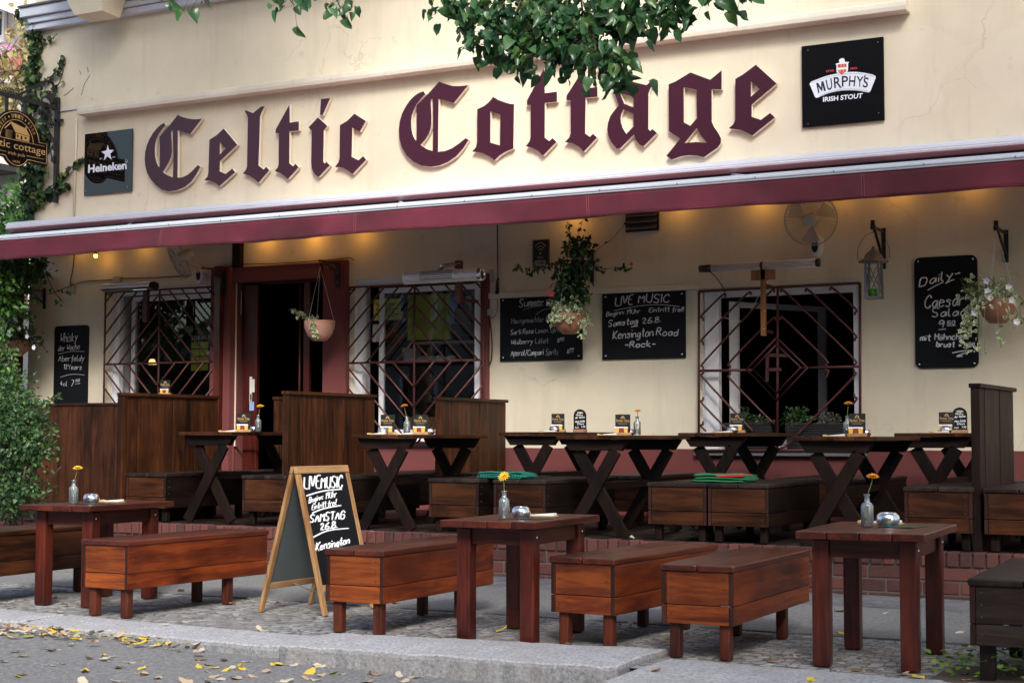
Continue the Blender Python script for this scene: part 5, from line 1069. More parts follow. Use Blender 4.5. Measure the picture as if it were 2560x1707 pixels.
for i, x in enumerate((1020,1078,1128,1195)):
    c = FZ(6,x,836,-.42); o = MB().lathe([(0,0),(.035,0),(.06,.03),(.07,.06),(.066,.06),(.055,.032),(0,.01)] if False else [(.0,.065),(.035,.06),(.06,.035),(.07,0),(0,0)],18,(c.x,YF+.42,zs)).build('bowl','porcelain'); tag(o,'white bowl upside down on the shelf inside the middle window, '+('next to the plates','second from the plates','third from the plates','farthest from the plates')[i],'bowl','bowls on the shelf')
p, q = FZ(6,905,1215,-.3), FZ(6,1115,1180,-.3); tag(MB().box(p.x,q.x,YF+.36,YF+.7,1.03,q.z).build('counter','pine'),'pale wooden counter seen low inside the middle window','counter')
# poster inside the left window
pr, p, q = inset('poster','yellowish live music poster inside the leftmost window','poster',5,1165,675,1285,905,.214,'darkpaper')
b = MB(); hh = q.z-p.z; ww = q.x-p.x
for r_ in range(4):
    for c_ in range(2): b.box(p.x+ww*(.06+.46*c_),p.x+ww*(.48+.46*c_),YF+.2105,YF+.2125,p.z+hh*(.03+.2*r_),p.z+hh*(.20+.2*r_),0)
ptext(b,'LIVE-MUSIC',[(.08,.97),(1.3,.97),(1.3,.86),(.08,.86)],lambda u,v: Vector((p.x+u*ww,YF+.2105,p.z+v*hh)),1); b.build('print',['olive','chalkw'],pr,recalc=False)
for z_, pxy, lab in ((5,(932,850),'small glowing ceiling lamp seen through the leftmost window'),(5,(1548,760),'small glowing wall lamp inside the dark doorway')):
    c = FZ(z_,*pxy,-1.2); t = MB().lathe([(.0,.05),(.03,.045),(.055,-.02),(.0,-.02)],12,c).build('indoor_lamp',emis('warm_lamp_'+pxy.__str__(),(1,.6,.2),.9)); tag(t,lab,'lamp')

# ============================================================ FURNITURE
def bench(label, cat_group, Wd, Ln, H, boxh, mats, front_in=.03, rear_in=.30, legw=.055, legs='orleg', name='box_bench', split=.36):
    """a bench made as a long wooden box on four short legs; its end faces the street, it runs back along y"""
    wx, wy, top = mats; t = thing(name, label, 'bench', group=cat_group); hw = Wd/2; z1 = H-.032; z0 = H-boxh; zs = z0+(z1-z0)*split; th = .024
    b = MB(); b.box(-hw-.006,-.002,-.008,Ln+.008,z1,H).box(.002,hw+.006,-.008,Ln+.008,z1,H+.001); b.build('seat',top,t,bevel=.008,local=True)
    b = MB(); b.box(-hw+th+.002,hw-th-.002,.004,th,zs+.002,z1-.001).box(-hw+th+.002,hw-th-.002,.004,th,z0,zs-.002); fp = b.build('front_panel',wx,t,bevel=.003,local=True)
    MB().box(-hw+th+.002,hw-th-.002,Ln-th,Ln-.004,zs+.002,z1-.001).box(-hw+th+.002,hw-th-.002,Ln-th,Ln-.004,z0,zs-.002).build('rear_panel',wx,t,local=True)
    for s in (-1,1):
        b = MB()
        for za, zb in ((zs+.0015,z1-.001),(z0,zs-.0015)):
            x0, x1 = sorted((s*hw,s*(hw-th))); b.box(x0,x1,.002,Ln-.002,za,zb)
            for k in (2,4): b.m[len(b.m)-6+k] = 1              # end grain shows at the corners
        sp = b.build('side_panel',[wy,'end'],t,bevel=.003,local=True)
        for (y,z) in ((.05,z1-.03),(.05,(z1+zs)/2),(.05,zs+.03),(.05,(z0+zs)/2),(Ln-.06,z1-.03),(Ln-.06,zs+.03)):
            MB().ball((s*hw,y,z),.0055,6,0,(.6,1,1)).build('screw','screw',sp,local=True)
    for x in (-hw+.05,hw-.05):
        for z in (z1-.03,(z1+zs)/2,zs+.03,(z0+zs)/2): MB().ball((x,.004,z),.0055,6,0,(1,.6,1)).build('screw','screw',fp,local=True)
    for x in (-hw+.03+legw/2,hw-.03-legw/2):
        for y in (front_in+legw/2,Ln-rear_in-legw/2): MB().box(x-legw/2,x+legw/2,y-legw/2,y+legw/2,0,z0+.04).build('leg',legs,t,bevel=.008,local=True)
    return t
def put(o, x, y, z, rz=0): o.location = (x,y,z); o.rotation_euler.z = R(rz); return o
def again(o, label, x, y, z, rz=0):
    c = copy_tree(o); c['label'] = label; return put(c,x,y,z,rz)
FG = 'orange box benches on the pavement'
ben = bench('orange pine box bench at the left, in front of the left low table',FG,.37,1.28,.455,.285,('orx','osy','rdy'))
put(ben,-6.60,7.10,0,-2.0)
bB = bench('orange pine box bench in front of the sandwich board','orange box benches on the pavement',.37,1.30,.455,.285,('orx','osy','rdy')); put(bB,-4.87,7.17,0,2)
again(bB,'orange pine box bench just right of the middle low table, partly behind its neighbour',-3.555,7.30,0,-2.0)
again(bB,'orange pine box bench immediately left of the right low table',-2.875,7.165,0,2.0)
gyb = bench('grey weathered box bench cut off by the right edge of the picture',None,.46,1.30,.455,.29,('gyx','gyy','gyy'),legs='gyz',legw=.065,front_in=.06); put(gyb,-1.335,7.10,0,3)
lb = bench('dark brown box bench at the left edge behind the left low table',None,.40,1.30,.455,.285,('brx','bry','bry'),legs='brz',rear_in=.12); put(lb,-7.90,7.02,0,4)
TG = 'dark box benches on the terrace'
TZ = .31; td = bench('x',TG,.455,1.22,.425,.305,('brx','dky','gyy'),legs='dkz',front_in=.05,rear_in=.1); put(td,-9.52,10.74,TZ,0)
td['label'] = 'dark terrace bench beside the second wooden partition from the left'
for lab, x, y in (('dark terrace bench left of the wide partition behind the sandwich board',-8.22,10.74),('dark terrace bench right of the wide partition, mostly behind the sandwich board',-7.68,10.76),
    ('dark terrace bench holding the teal blanket',-6.36,10.74),('dark terrace bench between the teal blanket and the central high table',-5.74,10.68),('dark terrace bench holding the green blanket, left one of the touching pair',-4.447,10.70),
    ('dark terrace bench at the right of the touching pair',-3.978,10.70),('dark terrace bench immediately left of the right partition',-2.56,10.70),('dark terrace bench immediately right of the right partition',-2.03,10.70),
    ('dark bench by the wall behind the left high table',-9.45,12.32),('dark bench by the wall, seen under the middle high table',-7.10,12.32),('dark bench by the wall, seen under the central high table',-5.66,12.32),
    ('dark bench by the wall behind the touching pair of benches',-4.02,12.30),('dark bench by the wall under the open window',-3.72,12.36),('dark bench by the wall behind the right partition',-2.2,12.30),('dark bench by the wall behind the sandwich board',-7.95,12.32)):
    again(td,lab,x,y,TZ,rnd.uniform(-1.2,1.2))

def xtable(label, Wd, Ln, H):
    t = thing('high_table',label,'table',group='high tables with crossed legs'); hw = Wd/2; pw = Wd/4
    b = MB()
    for k in range(4): b.box(-hw+k*pw+.002,-hw+(k+1)*pw-.002,-.004*((k*7)%3),Ln+.004*((k*5)%3),H-.030,H+.0008*((k*3)%2))
    b.build('tabletop','bry',t,bevel=.004,local=True)
    for y in (.05,Ln-.15):
        b = MB(); b.hexa([(-hw+.09,y,H-.115),(hw-.09,y,H-.115),(hw-.09,y+.06,H-.115),(-hw+.09,y+.06,H-.115)],[(-hw+.03,y,H-.0305),(hw-.03,y,H-.0305),(hw-.03,y+.06,H-.0305),(-hw+.03,y+.06,H-.0305)]); b.build('crossbeam','dkx',t,bevel=.004,local=True)
        for s in (-1,1):
            yy = y+(.0 if s > 0 else .034); MB().bar((s*(hw-.14),yy+.015,H-.116),(-s*(hw-.075),yy+.015,.0),.095,.030,side=(1,0,0)).build('leg','dkz',t,bevel=.003,local=True)
    MB().box(-.035,.035,.115,Ln-.15,H*.47,H*.47+.05).build('stretcher','dky',t,bevel=.003,local=True); return t
xt = xtable('high crossed leg table in front of the doorway',.61,1.22,.77); put(xt,-8.87,10.75,TZ+.02)
for lab, x, y, dz in (('high crossed leg table before the middle window, right of the sandwich board',-7.04,10.75,.0),('high crossed leg table at the centre, below the live music blackboard',-5.155,10.75,-.003),('high crossed leg table on the right, below the open window',-3.29,10.75,-.008),
    ('high crossed leg table by the wall, below the summer drinks blackboard',-6.49,12.25,.025),('high crossed leg table by the wall, at the left side of the open window',-4.775,12.25,.020),('high crossed leg table by the wall, just left of the right partition',-2.96,12.25,.020)):
    again(xt,lab,x,y,TZ+dz)

def lowtable(label, Wd, Ln, H=.635):
    t = thing('low_table',label,'table',group='low dark red tables on the pavement'); hw = Wd/2; pw = Wd/4; lg = .082; ix, iy = .055, .09
    b = MB()
    for k in range(4): b.box(-hw+k*pw+.0025,-hw+(k+1)*pw-.0025,-.005*((k*5)%3)*.6,Ln+.006*((k*7)%3),H-.036,H+.0012*((k*3)%2))
    b.build('tabletop','rdy',t,bevel=.005,local=True)
    xs = (-hw+ix,hw-ix-lg); ys = (iy,Ln-iy-lg)
    for x in xs:
        for y in ys:
            lgo = MB().box(x,x+lg,y,y+lg,0,H-.037).build('leg','rdleg',t,bevel=.010,local=True)
            sx = x+lg if x > 0 else x; MB().ball((sx,y+lg/2,H-.085),.008,8,0,(.5,1,1)).build('bolt','steel',lgo,local=True)
    for y in (ys[0]+.018,ys[1]+.030): MB().box(xs[0]+lg,xs[1],y,y+.03,H-.125,H-.037).build('apron','rdx',t,bevel=.003,local=True)
    for x in (xs[0]+.022,xs[1]+.030): MB().box(x,x+.03,ys[0]+lg,ys[1],H-.125,H-.037).build('apron','rdy',t,bevel=.003,local=True)
    return t
lt = lowtable('low dark red table at the left, behind the leftmost orange bench',.56,.86); put(lt,-7.24,7.33,0,4)
again(lt,'low dark red table in the middle of the pavement, beside the sandwich board bench',-4.02,7.13,0,3)
t3 = lowtable('low dark red table at the right with paint wear on its leg feet',.60,.92); put(t3,-2.075,7.16,0,4)

def partition(label, x, y, Ln, zt, m='br', group='wooden partitions between the terrace seats', axis='y'):
    t = thing('wooden_partition',label,'partition',(x,y,TZ),0,group); h = zt-TZ; n = max(2,round(Ln/.17)); pw = Ln/n
    b = MB()
    for k in range(n):
        d = .002*((k*5)%3)
        if axis == 'y': b.box(-.014-d,.014+d,.05+k*pw+.0015,.05+(k+1)*pw-.0015,0,h-.03)
        else: b.box(k*pw+.0015,(k+1)*pw-.0015,-.014-d,.014+d,0,h-.03)
    b.build('planks',m+'z',t,bevel=.002,local=True)
    if axis == 'y': MB().box(-.03,.03,0,.048,0,h-.03).build('end_post',m+'z',t,bevel=.004,local=True); MB().box(-.04,.04,-.01,Ln+.06,h-.029,h).build('top_rail',m+'y',t,bevel=.004,local=True)
    else: MB().box(-.01,Ln+.01,-.035,.035,h-.029,h).build('top_rail',m+'x',t,bevel=.004,local=True)
    return t
partition('long dark wooden partition along the wall at the far left, below the whisky board',-13.85,13.55,2.6,1.435,'br',axis='x')
partition('brown wooden partition below the leftmost window',-9.83,10.75,1.28,1.452)
partition('wide brown wooden partition behind the sandwich board',-8.01,10.75,1.28,1.445)
partition('narrow strip of wooden partition behind the wide one, in front of the doorway',-9.20,12.2,1.2,1.44,'rd' if False else 'br')
partition('brown wooden partition below the middle window at its right side',-7.39,12.2,1.2,1.42)
partition('tall dark wooden partition at the right edge of the terrace',-2.315,10.75,1.16,1.43,'dk')

# ---- sandwich board standing on the pavement, facing right
sb = thing('sandwich_board','wooden sandwich board announcing live music in white marker, standing open on the pavement','sandwich board',(-5.75,8.0,0))
topL, topR = onx(732.9,1165.7,-5.735), onx(863.7,1163,-5.735); HT = (topL.z+topR.z)/2; ya, yb_ = topL.y, topR.y
FX, BX, TX = -5.50, -5.985, -5.735
def panel(xb, s, name):
    t0 = Vector((TX+s*.012,ya,HT)); u = Vector((0,yb_-ya,0)); v = Vector((xb-(TX+s*.012),0,-HT)); nrm = u.cross(v).normalized(); nrm = nrm if nrm.x*s > 0 else -nrm
    def q(a,c,d=0): return t0+u*a+v*c+nrm*d
    Wd = u.length; fw = .040/Wd; b = MB()
    def slabq(a0,a1,c0,c1,d0,d1,mb,mi=0): mb.hexa([q(a0,c0,d0),q(a1,c0,d0),q(a1,c1,d0),q(a0,c1,d0)],[q(a0,c0,d1),q(a1,c0,d1),q(a1,c1,d1),q(a0,c1,d1)],mi)
    slabq(0,fw,.052,1,-.014,.008,b); fr = b.build('side_rail','pine',sb,bevel=.004); b = MB(); slabq(1-fw,1,.052,1,-.014,.008,b); b.build('side_rail','pine',sb,bevel=.004)
    b = MB(); slabq(0,1,0,.05,-.014,.009,b); b.build('top_rail','pinex',sb,bevel=.004); b = MB(); slabq(fw+.004,1-fw-.004,.80,.845,-.011,.007,b); b.build('crossrail','pinex',sb,bevel=.004)
    b = MB(); slabq(fw+.002,1-fw-.002,.052,.798,-.005,.004,b); bd = b.build('board','blackboard' if s > 0 else 'backboard',sb)
    for a in (fw/2,1-fw/2): MB().tube([q(a,.995),q(a,.995)-Vector((0,0,.012))],.012,8).build('foot','blackplastic',fr)
    return q, bd, fw
M['backboard'] = mat('grey_back_of_board', (.10,.12,.125), .5)
qf, bd, fw = panel(FX,1,'front'); qb, _, _ = panel(BX,-1,'back')
pl_p, pl_n = qf(0,0,.0), (qf(1,0)-qf(0,0)).cross(qf(0,1)-qf(0,0)).normalized()
def onp(u,v):                                     # from the board's own surface
    d = ray(640+u/3.823,1150+v/3.823); p0 = qf(0,0,.0065); return CAM+d*((p0-CAM).dot(pl_n)/d.dot(pl_n))
b = MB()
scribble(b,'LIVEMUSIC',(458,278),(822,262),115,onp,.0055,0,.05); lineart(b,[(485,340),(640,292),(820,278)],onp,.0055); scribble(b,'Beginn:',(505,410),(637,372),56,onp,.0031); scribble(b,'19Uhr',(662,372),(766,352),62,onp,.0031); scribble(b,'Eintritt',(533,477),(668,442),54,onp,.0030); scribble(b,'frei!',(682,447),(764,425),60,onp,.0030)
lineart(b,[(540,505),(640,462),(812,433)],onp,.0055); scribble(b,'SAMSTAG',(515,597),(842,560),75,onp,.0055); scribble(b,'26.8.',(612,668),(772,645),62,onp,.0055); lineart(b,[(550,735),(680,668),(885,652)],onp,.0055); scribble(b,'Kensington',(572,868),(890,798),80,onp,.0050)
b.build('writing','chalkw',bd)
b = MB(); b.tube(chaikin([qf(.5,.82),Vector((TX,(ya+yb_)/2,.10)),qb(.5,.82)],2),.004,5); b.build('chain','zinc',sb)

# ---- things on the tables
def vase(label, p, flower='petal', lean=(.02,0,.10), s=1.0, yaw=0):
    t = thing('flower_vase',label,'vase',tuple(p)); x, y, z = p; k = s
    MB().lathe([(0,.004*k),(.026*k,.002*k),(.029*k,.008*k),(.029*k,.095*k),(.024*k,.108*k),(.013*k,.116*k),(.012*k,.142*k),(.015*k,.147*k),(.015*k,.151*k),(.0105*k,.150*k),(.0105*k,.118*k),(.022*k,.106*k),(.0265*k,.094*k),(.0265*k,.012*k),(0,.010*k)],20,p).build('bottle','vaseglass',t)
    MB().lathe([(0,.011*k),(.0262*k,.0125*k),(.0262*k,.048*k),(0,.048*k)],16,p).build('water','vaseglass',t)
    tip = Vector(p)+Vector((lean[0],lean[1],.150*k+lean[2])); b = MB(); b.tube(chaikin([Vector(p)+Vector((-.012,0,.015)),Vector(p)+Vector((0,0,.14*k)),tip-Vector((lean[0]*.2,0,.03)),tip],2),.0024,6); st = b.build('flower_stem','stem',t)
    ax = Vector((lean[0]*2+.01,-.12,.5)).normalized() if yaw == 0 else Vector((lean[0]*2,-.45,.4)).normalized(); u = ax.orthogonal().normalized(); w = ax.cross(u); b = MB()
    for ring_, (n, ln, up) in enumerate(((14,.032,.10),(12,.024,.35),(9,.015,.7))):
        for i in range(n): a = 2*math.pi*(i+.5*ring_)/n; e = (u*math.cos(a)+w*math.sin(a)+ax*up).normalized(); leaf(b,tip+ax*.002*ring_+e*.004,e,ax,ln*rnd.uniform(.9,1.1),.011,0,.2,.1)
    b.build('flower_head',flower,t,recalc=False); return t
def ashtray(label, p, r=.052, h=.06):
    t = thing('metal_ashtray',label,'ashtray',tuple(p)); MB().lathe([(0,0),(r*.72,0),(r*.80,h*.05),(r*.97,h*.30),(r,h*.52),(r*.92,h*.80),(r*.74,h*.97),(r*.66,h),(r*.62,h*.96),(r*.60,h*.7),(0,h*.6)],28,p).build('bowl','steel',t); return t
def papers(label, p, w=.13, d=.09, rz=0, parts=3, name='napkins'):
    t = thing(name,label,'napkin',tuple(p)); t.rotation_euler.z = R(rz)
    b = MB(); b.box(-w*.6,w*.55,-d*.5,d*.4,0,.003); b.hexa([(-w*.62,-d*.5,.0035),(-w*.35,-d*.5,.0035),(-w*.35,d*.2,.0035),(-w*.6,d*.2,.0035)],[(-w*.62,-d*.5,.012),(-w*.35,-d*.5,.005),(-w*.35,d*.2,.005),(-w*.6,d*.2,.014)]); b.build('tan_napkin','kraft',t,local=True)
    b = MB(); b.hexa([(-w*.3,-d*.45,.0045),(w*.5,-d*.35,.0045),(w*.5,d*.3,.0045),(-w*.3,d*.35,.0045)],[(-w*.3,-d*.45,.007),(w*.5,-d*.35,.012),(w*.5,d*.3,.018),(-w*.3,d*.35,.009)]); b.build('white_napkin','paper',t,local=True); return t
def menucard(label, p, rz=0, w=.118, h=.142):
    t = thing('menu_stand',label,'menu stand',tuple(p)); t.rotation_euler.z = R(rz); hb = .022
    MB().box(-w*.58,w*.58,-.022,.022,0,hb).build('wooden_foot','pinex',t,bevel=.002,local=True)
    cdb = MB().box(-w/2,w/2,-.003,.003,hb-.004,hb+h).build('card','menu',t,local=True); f = lambda u,v,d=.0: Vector((u*w,-.0042-d,hb+v*h)); b = MB()
    ptext(b,'Pitcher Time',[(-.44,.72),(.44,.72),(.44,.60),(-.44,.60)],f,0,.01); b.box(-w*.46,w*.46,-.0044,-.0036,hb+h*.555,hb+h*.562,0); b.poly([(-.14,.77),(-.10,.86),(0,.92),(.10,.86),(.14,.77)],f,0,[[(-.08,.79),(-.05,.85),(.05,.85),(.08,.79)]])
    b.box(-w*.30,w*.30,-.0044,-.0036,hb+h*.475,hb+h*.492,0)
    for i, (x0, mi) in enumerate(((-.50,1),(-.20,3),(.08,1))): b.poly([(x0+.01,.0),(x0+.235,.0),(x0+.265,.26),(x0-.02,.26)],lambda u,v: f(u,v,.0004*(1+i)),mi); b.poly([(x0-.03,.25),(x0+.275,.25),(x0+.28,.29),(x0+.2,.325),(x0+.1,.315),(x0,.33),(x0-.04,.29)],lambda u,v: f(u,v,.0016+.0004*i),2)
    b.build('print',['gold','beer','signwhite','beerred'],cdb,local=True,recalc=False); return t
def miniboard(label, p, rz=0):
    t = thing('small_chalkboard',label,'chalkboard',tuple(p)); t.rotation_euler.z = R(rz); w, h = .115, .185
    MB().hexa([(-w*.53,-.03,0),(w*.53,-.03,0),(w*.53,.03,0),(-w*.53,.03,0)],[(-w*.53,-.022,.026),(w*.53,-.022,.026),(w*.53,.022,.026),(-w*.53,.022,.026)]).build('wooden_foot','postwood',t,bevel=.002,local=True)
    loop = [(-w/2,.02),(w/2,.02)]+[(w/2*math.cos(R(a)),h-w/2+.02+w/2*math.sin(R(a))) for a in range(0,181,15)]; hole = [(.030*math.cos(R(a))*1.0,h-.012+.008*math.sin(R(a))) for a in range(0,360,30)]
    bd = MB().prism(loop,lambda u,v:Vector((u,-.005,v)),lambda u,v:Vector((u,.005,v)),0,0,[hole]).build('board','blackboard',t,local=True)
    f = lambda u,v: Vector((u,-.0065,-v)); b = MB(); k = .0016
    scribble(b,'Whisky',(-.035,-.145),(.025,-.148),.016,f,k); scribble(b,'der Woche',(-.042,-.120),(.042,-.128),.016,f,k); scribble(b,'Aberfeldy',(-.044,-.085),(.044,-.092),.017,f,k); scribble(b,'12Years',(-.025,-.065),(.035,-.068),.015,f,k); scribble(b,'4cl',(-.045,-.035),(-.012,-.037),.014,f,k); scribble(b,'7.50',(.012,-.040),(.046,-.042),.014,f,k)
    b.build('writing','chalkw',bd,local=True); return t
LZ = .6365
def low(z, x, y): return onz(*Z(z,x,y),LZ)
vase('glass vase with yellow flower on the left low table',low(9,450,470),'petaly',(.03,0,.075)); ashtray('round metal ashtray on the left low table',low(9,560,466)); papers('folded napkins on the left low table',low(9,690,458),.14,.08,5)
vase('glass vase with upright yellow flower on the middle low table',low(10,1520,566),'petaly',(.0,-.004,.075),yaw=1); ashtray('round metal ashtray on the middle low table',low(11,56,556)); papers('white and tan napkins on the middle low table',low(11,185,545),.15,.09,6)
vase('glass vase with orange flower leaning right on the right low table',low(12,608,612),'petal',(.03,0,.085),1.05); ashtray('round metal ashtray on the right low table',low(12,735,606),.058,.066); papers('napkins lying behind the ashtray on the right low table',low(12,700,590),.19,.07,3)
for lab, zz, x, y, m in (('flat green leaflet under the ashtray on the right low table',12,800,612,'leafletgreen'),('flat dark leaflet under the ashtray on the middle low table',11,100,562,'darkpaper'),('flat dark leaflet under the ashtray on the left low table',9,560,472,'darkpaper')):
    p = low(zz,x,y); tag(MB().add([(p.x-.10,p.y-.06,LZ+.0015),(p.x+.09,p.y-.07,LZ+.0015),(p.x+.12,p.y+.10,LZ+.0015),(p.x-.07,p.y+.11,LZ+.0015),(p.x-.10,p.y-.06,LZ+.003),(p.x+.09,p.y-.07,LZ+.003),(p.x+.12,p.y+.10,LZ+.003),(p.x-.07,p.y+.11,LZ+.003)],[(0,3,2,1),(4,5,6,7),(0,1,5,4),(1,2,6,5),(2,3,7,6),(3,0,4,7)]).build('leaflet',m),lab,'leaflet')
def hi(px, y, dz): p = ony(px,1080,y); return Vector((p.x,y,TZ+.77+dz+.0015))
ON = {'a':(.02,'on the high table before the doorway'),'b':(0,'on the high table before the middle window'),'c':(-.003,'on the central high table'),'d':(-.008,'on the right high table below the open window'),'e':(.025,'on the wall table below the summer drinks board'),'f':(.02,'on the wall table at the left of the open window'),'g':(.02,'on the wall table beside the right partition')}
def at(k, px, y): return hi(px,y,ON[k][0])
for k, px, y, extra in (('a',609,10.95,''),('b',969,10.98,', left one'),('b',1051,11.15,', right one'),('c',1557,11.35,''),('d',2143,11.1,''),('e',1395,12.65,''),('f',1843,12.6,''),('g',2367,12.6,'')): menucard('small dark menu card '+ON[k][1]+extra,at(k,px,y),rnd.uniform(14,24))
for k, px, y, fl, ln in (('a',645,11.05,'petaly',(.02,0,.075)),('b',1017,10.95,'petal',(-.025,0,.085)),('c',1593,11.25,'petal',(.005,0,.04)),('d',2118,11.25,'petal',(.01,0,.09))): vase('glass vase with a flower '+ON[k][1],at(k,px,y),fl,ln,.98)
for k, px, y, extra in (('a',634,11.15,''),('b',957,10.9,' left'),('b',1074,11.22,' right'),('c',1572,11.5,''),('d',2162,11.3,''),('e',1386,12.5,''),('f',1832,12.45,''),('g',2365,12.45,'')): ashtray('metal ashtray '+ON[k][1]+(','+extra+' one' if extra else ''),at(k,px,y),.046,.050)
for k, px, y, extra in (('a',572,10.88,''),('b',945,10.84,', left ones'),('b',1012,10.86,', right ones'),('c',1520,11.0,''),('d',2088,10.95,''),('e',1372,12.38,''),('f',1808,12.38,''),('g',2350,12.38,'')): papers('napkins '+ON[k][1]+extra,at(k,px,y),.13,.08,rnd.uniform(0,20))
miniboard('small arched chalkboard with whisky offer on the wall table below the summer board',at('e',1450,12.75),17); miniboard('small arched chalkboard with whisky offer, beside the right partition',at('g',2400,12.8),20)
c = FZ(5,1012,1035,.0); menucard('small dark menu card standing on the leftmost window sill',Vector((c.x,YF-.04,OP1[2])) if False else Vector((FZ(5,1012,1035,.5).x,YF-.5,FZ(5,1012,1035,.5).z-.02)),16)
tag(MB().box(c.x-.15,c.x+.85,YF-.62,YF-.38,.33,FZ(5,1012,1035,.5).z-.022).build('serving_stand','dkz',bevel=.006),'dark wooden stand half hidden behind the brown partition below the leftmost window','stand')

# ---- blankets
def blanket(label, p, w, d, h, rz, m, m2=None, n=4):
    t = thing('folded_blanket',label,'blanket',tuple(p)); t.rotation_euler.z = R(rz); b = MB()
    for k in range(n):                            # folded layers, each with a round front fold and slightly wavy
        th = h/n; o = len(b.v); g = 14; nx = 14; dx = .012*((k*5)%3-1)
        for j in range(nx+1):
            x = -w/2+w*j/nx+dx
            for i in range(g):
                a = 2*math.pi*i/g; cy = max(-1,min(1,math.cos(a)*1.25)); cz = math.sin(a)*.5
                if abs(math.cos(a)) < .85: cy = math.copysign(min(.96,abs(math.cos(a))*1.1),math.cos(a)); cz = math.copysign(.5,math.sin(a)) if abs(math.sin(a)) > .45 else cz
                b.v.append(Vector((x,cy*d/2*(1-.03*k)+.004*noise.noise(Vector((x*6,k*3,1))),th*(k+.5)+th*cz*1.04+.006*noise.noise(Vector((x*7,cy*1.5,k*2+p[0])))*(1+k*.4))))
        for j in range(nx):
            for i in range(g): b.f.append([o+j*g+i,o+j*g+(i+1)%g,o+(j+1)*g+(i+1)%g,o+(j+1)*g+i]); b.m.append(0); b.s.append(True)
        b.f += [[o+i for i in range(g)][::-1],[o+nx*g+i for i in range(g)]]; b.m += [0,0]; b.s += [False,False]
    b.build('cloth',m,t,local=True)
    if m2: MB().hexa([(-.02,-d*.50,h*.62),(w*.49,-d*.52,h*.70),(w*.49,d*.2,h*.70),(.04,d*.2,h*.66)],[(-.02,-d*.50,h*.86),(w*.49,-d*.52,h*1.04),(w*.49,d*.2,h*1.0),(.04,d*.2,h*.86)]).build('red_edge',m2,t,bevel=.006,local=True)
    else:
        b = MB()
        for i in range(16): x = -w/2+w*i/15; b.tube([(x,-d/2-.004,h*.5),(x+.01,-d/2-.02,h*.28),(x+.004,-d/2-.018,h*.05)],.004,5)
        b.build('fringe',m,t,local=True)
    return t
SZ = TZ+.427
c = ony((1395/2.45+640+1280+122/2.45)/2,1175,10.98); blanket('folded teal fringed blanket on a dark terrace bench',Vector((c.x,10.98,SZ)),.40,.24,.05,-4,'teal')
c = ony(1280+1305/2.45,1180,10.92); blanket('folded green blanket with red and white edge on the touching bench pair',Vector((c.x,10.92,SZ)),.40,.25,.062,-3,'green','redcloth',3)

# ---- planters on the sill of the open window
def planter(label, x0, x1, plants):
    z0, z1 = OP3[2]+.004, OP3[2]+.26; t = thing('wicker_planter',label,'planter',((x0+x1)/2,YF+.02,z0))
    MB().hexa([(x0+.02,YF-.06,z0),(x1-.02,YF-.06,z0),(x1-.02,YF+.12,z0),(x0+.02,YF+.12,z0)],[(x0,YF-.08,z1),(x1,YF-.08,z1),(x1,YF+.14,z1),(x0,YF+.14,z1)]).build('box','wicker',t,bevel=.006)
    MB().box(x0+.015,x1-.015,YF-.065,YF+.125,z1+.001,z1+.004).build('soil','bark',t)
    for nm, c, rad, n, s, m in plants:
        ml, ms = MB(), MB(); clump(ml,c,rad,n,s,.6,.25)
        for k in range(14): e = Vector(c)+Vector((rnd.uniform(-1,1)*rad[0]*.8,rnd.uniform(-1,1)*rad[1],rnd.uniform(0,1)*rad[2])); ms.tube([Vector((c[0]+rnd.uniform(-.04,.04),c[1],z1)),e],.0025,4)
        ml.build(nm,m,t,recalc=False); ms.build('stems','twig',t)
a, c = FZ(8,108,1300,.05).x, FZ(8,470,1300,.05).x
q = lambda x,y: (lambda p:(p.x,YF+.02,p.z))(FZ(8,x,y,-.02))
planter('black wicker planter with a leafy shrub and a grey herb on the open window sill',a,c,[('leafy_shrub',q(175,1195),(.15,.10,.125),430,.034,'shrub'),('grey_herb',q(372,1210),(.13,.08,.075),330,.032,'herb')])
a2, c2 = FZ(7,1385,1240,.05).x, FZ(7,1560,1240,.05).x
q = lambda x,y: (lambda p:(p.x,YF+.02,p.z))(FZ(7,x,y,-.02))
planter('black wicker planter with low green plants at the left of the open window sill',a2-.15,c2+.06,[('low_plant',q(1500,1215),(.15,.09,.06),260,.034,'ivy'),('sprig',q(1430,1190),(.04,.05,.13),60,.034,'shrub')])

# ============================================================ PLANTS
# ivy on the corner of the pub
iv = thing('ivy','dark ivy climbing the corner of the pub behind the hanging sign','ivy',tuple(FZ(1,200,1330)))
ml, ms = MB(), MB()
def q1(x, y, o_=.04): return FZ(1,x,y,o_)
def qw(x, y, o_=.04): return fac(x/6.533,y/6.533,o_)
for pts, n, s in (([(560,330),(545,500),(570,640),(560,800),(520,1000),(510,1150),(540,1300),(520,1500)],150,.085),([(600,520),(580,700),(600,900),(570,1100),(560,1350)],110,.08)): vine(ml,ms,[qw(*p) for p in pts],n,s,.11,.008,.4,False,.95)
for pts, n, s in (([(600,600),(700,640),(820,665),(930,560)],18,.07),([(590,1090),(680,720),(660,640)],14,.06),([(720,1330),(900,1200),(1000,1050),(1040,910)],34,.07),([(880,1260),(1000,1160)],10,.05),([(880,1480),(960,1370),(990,1340)],12,.07),([(330,180),(360,300),(480,340)],26,.08)): vine(ml,ms,[qw(*p) for p in pts],n,s,.035,.005,.3,False,.9)
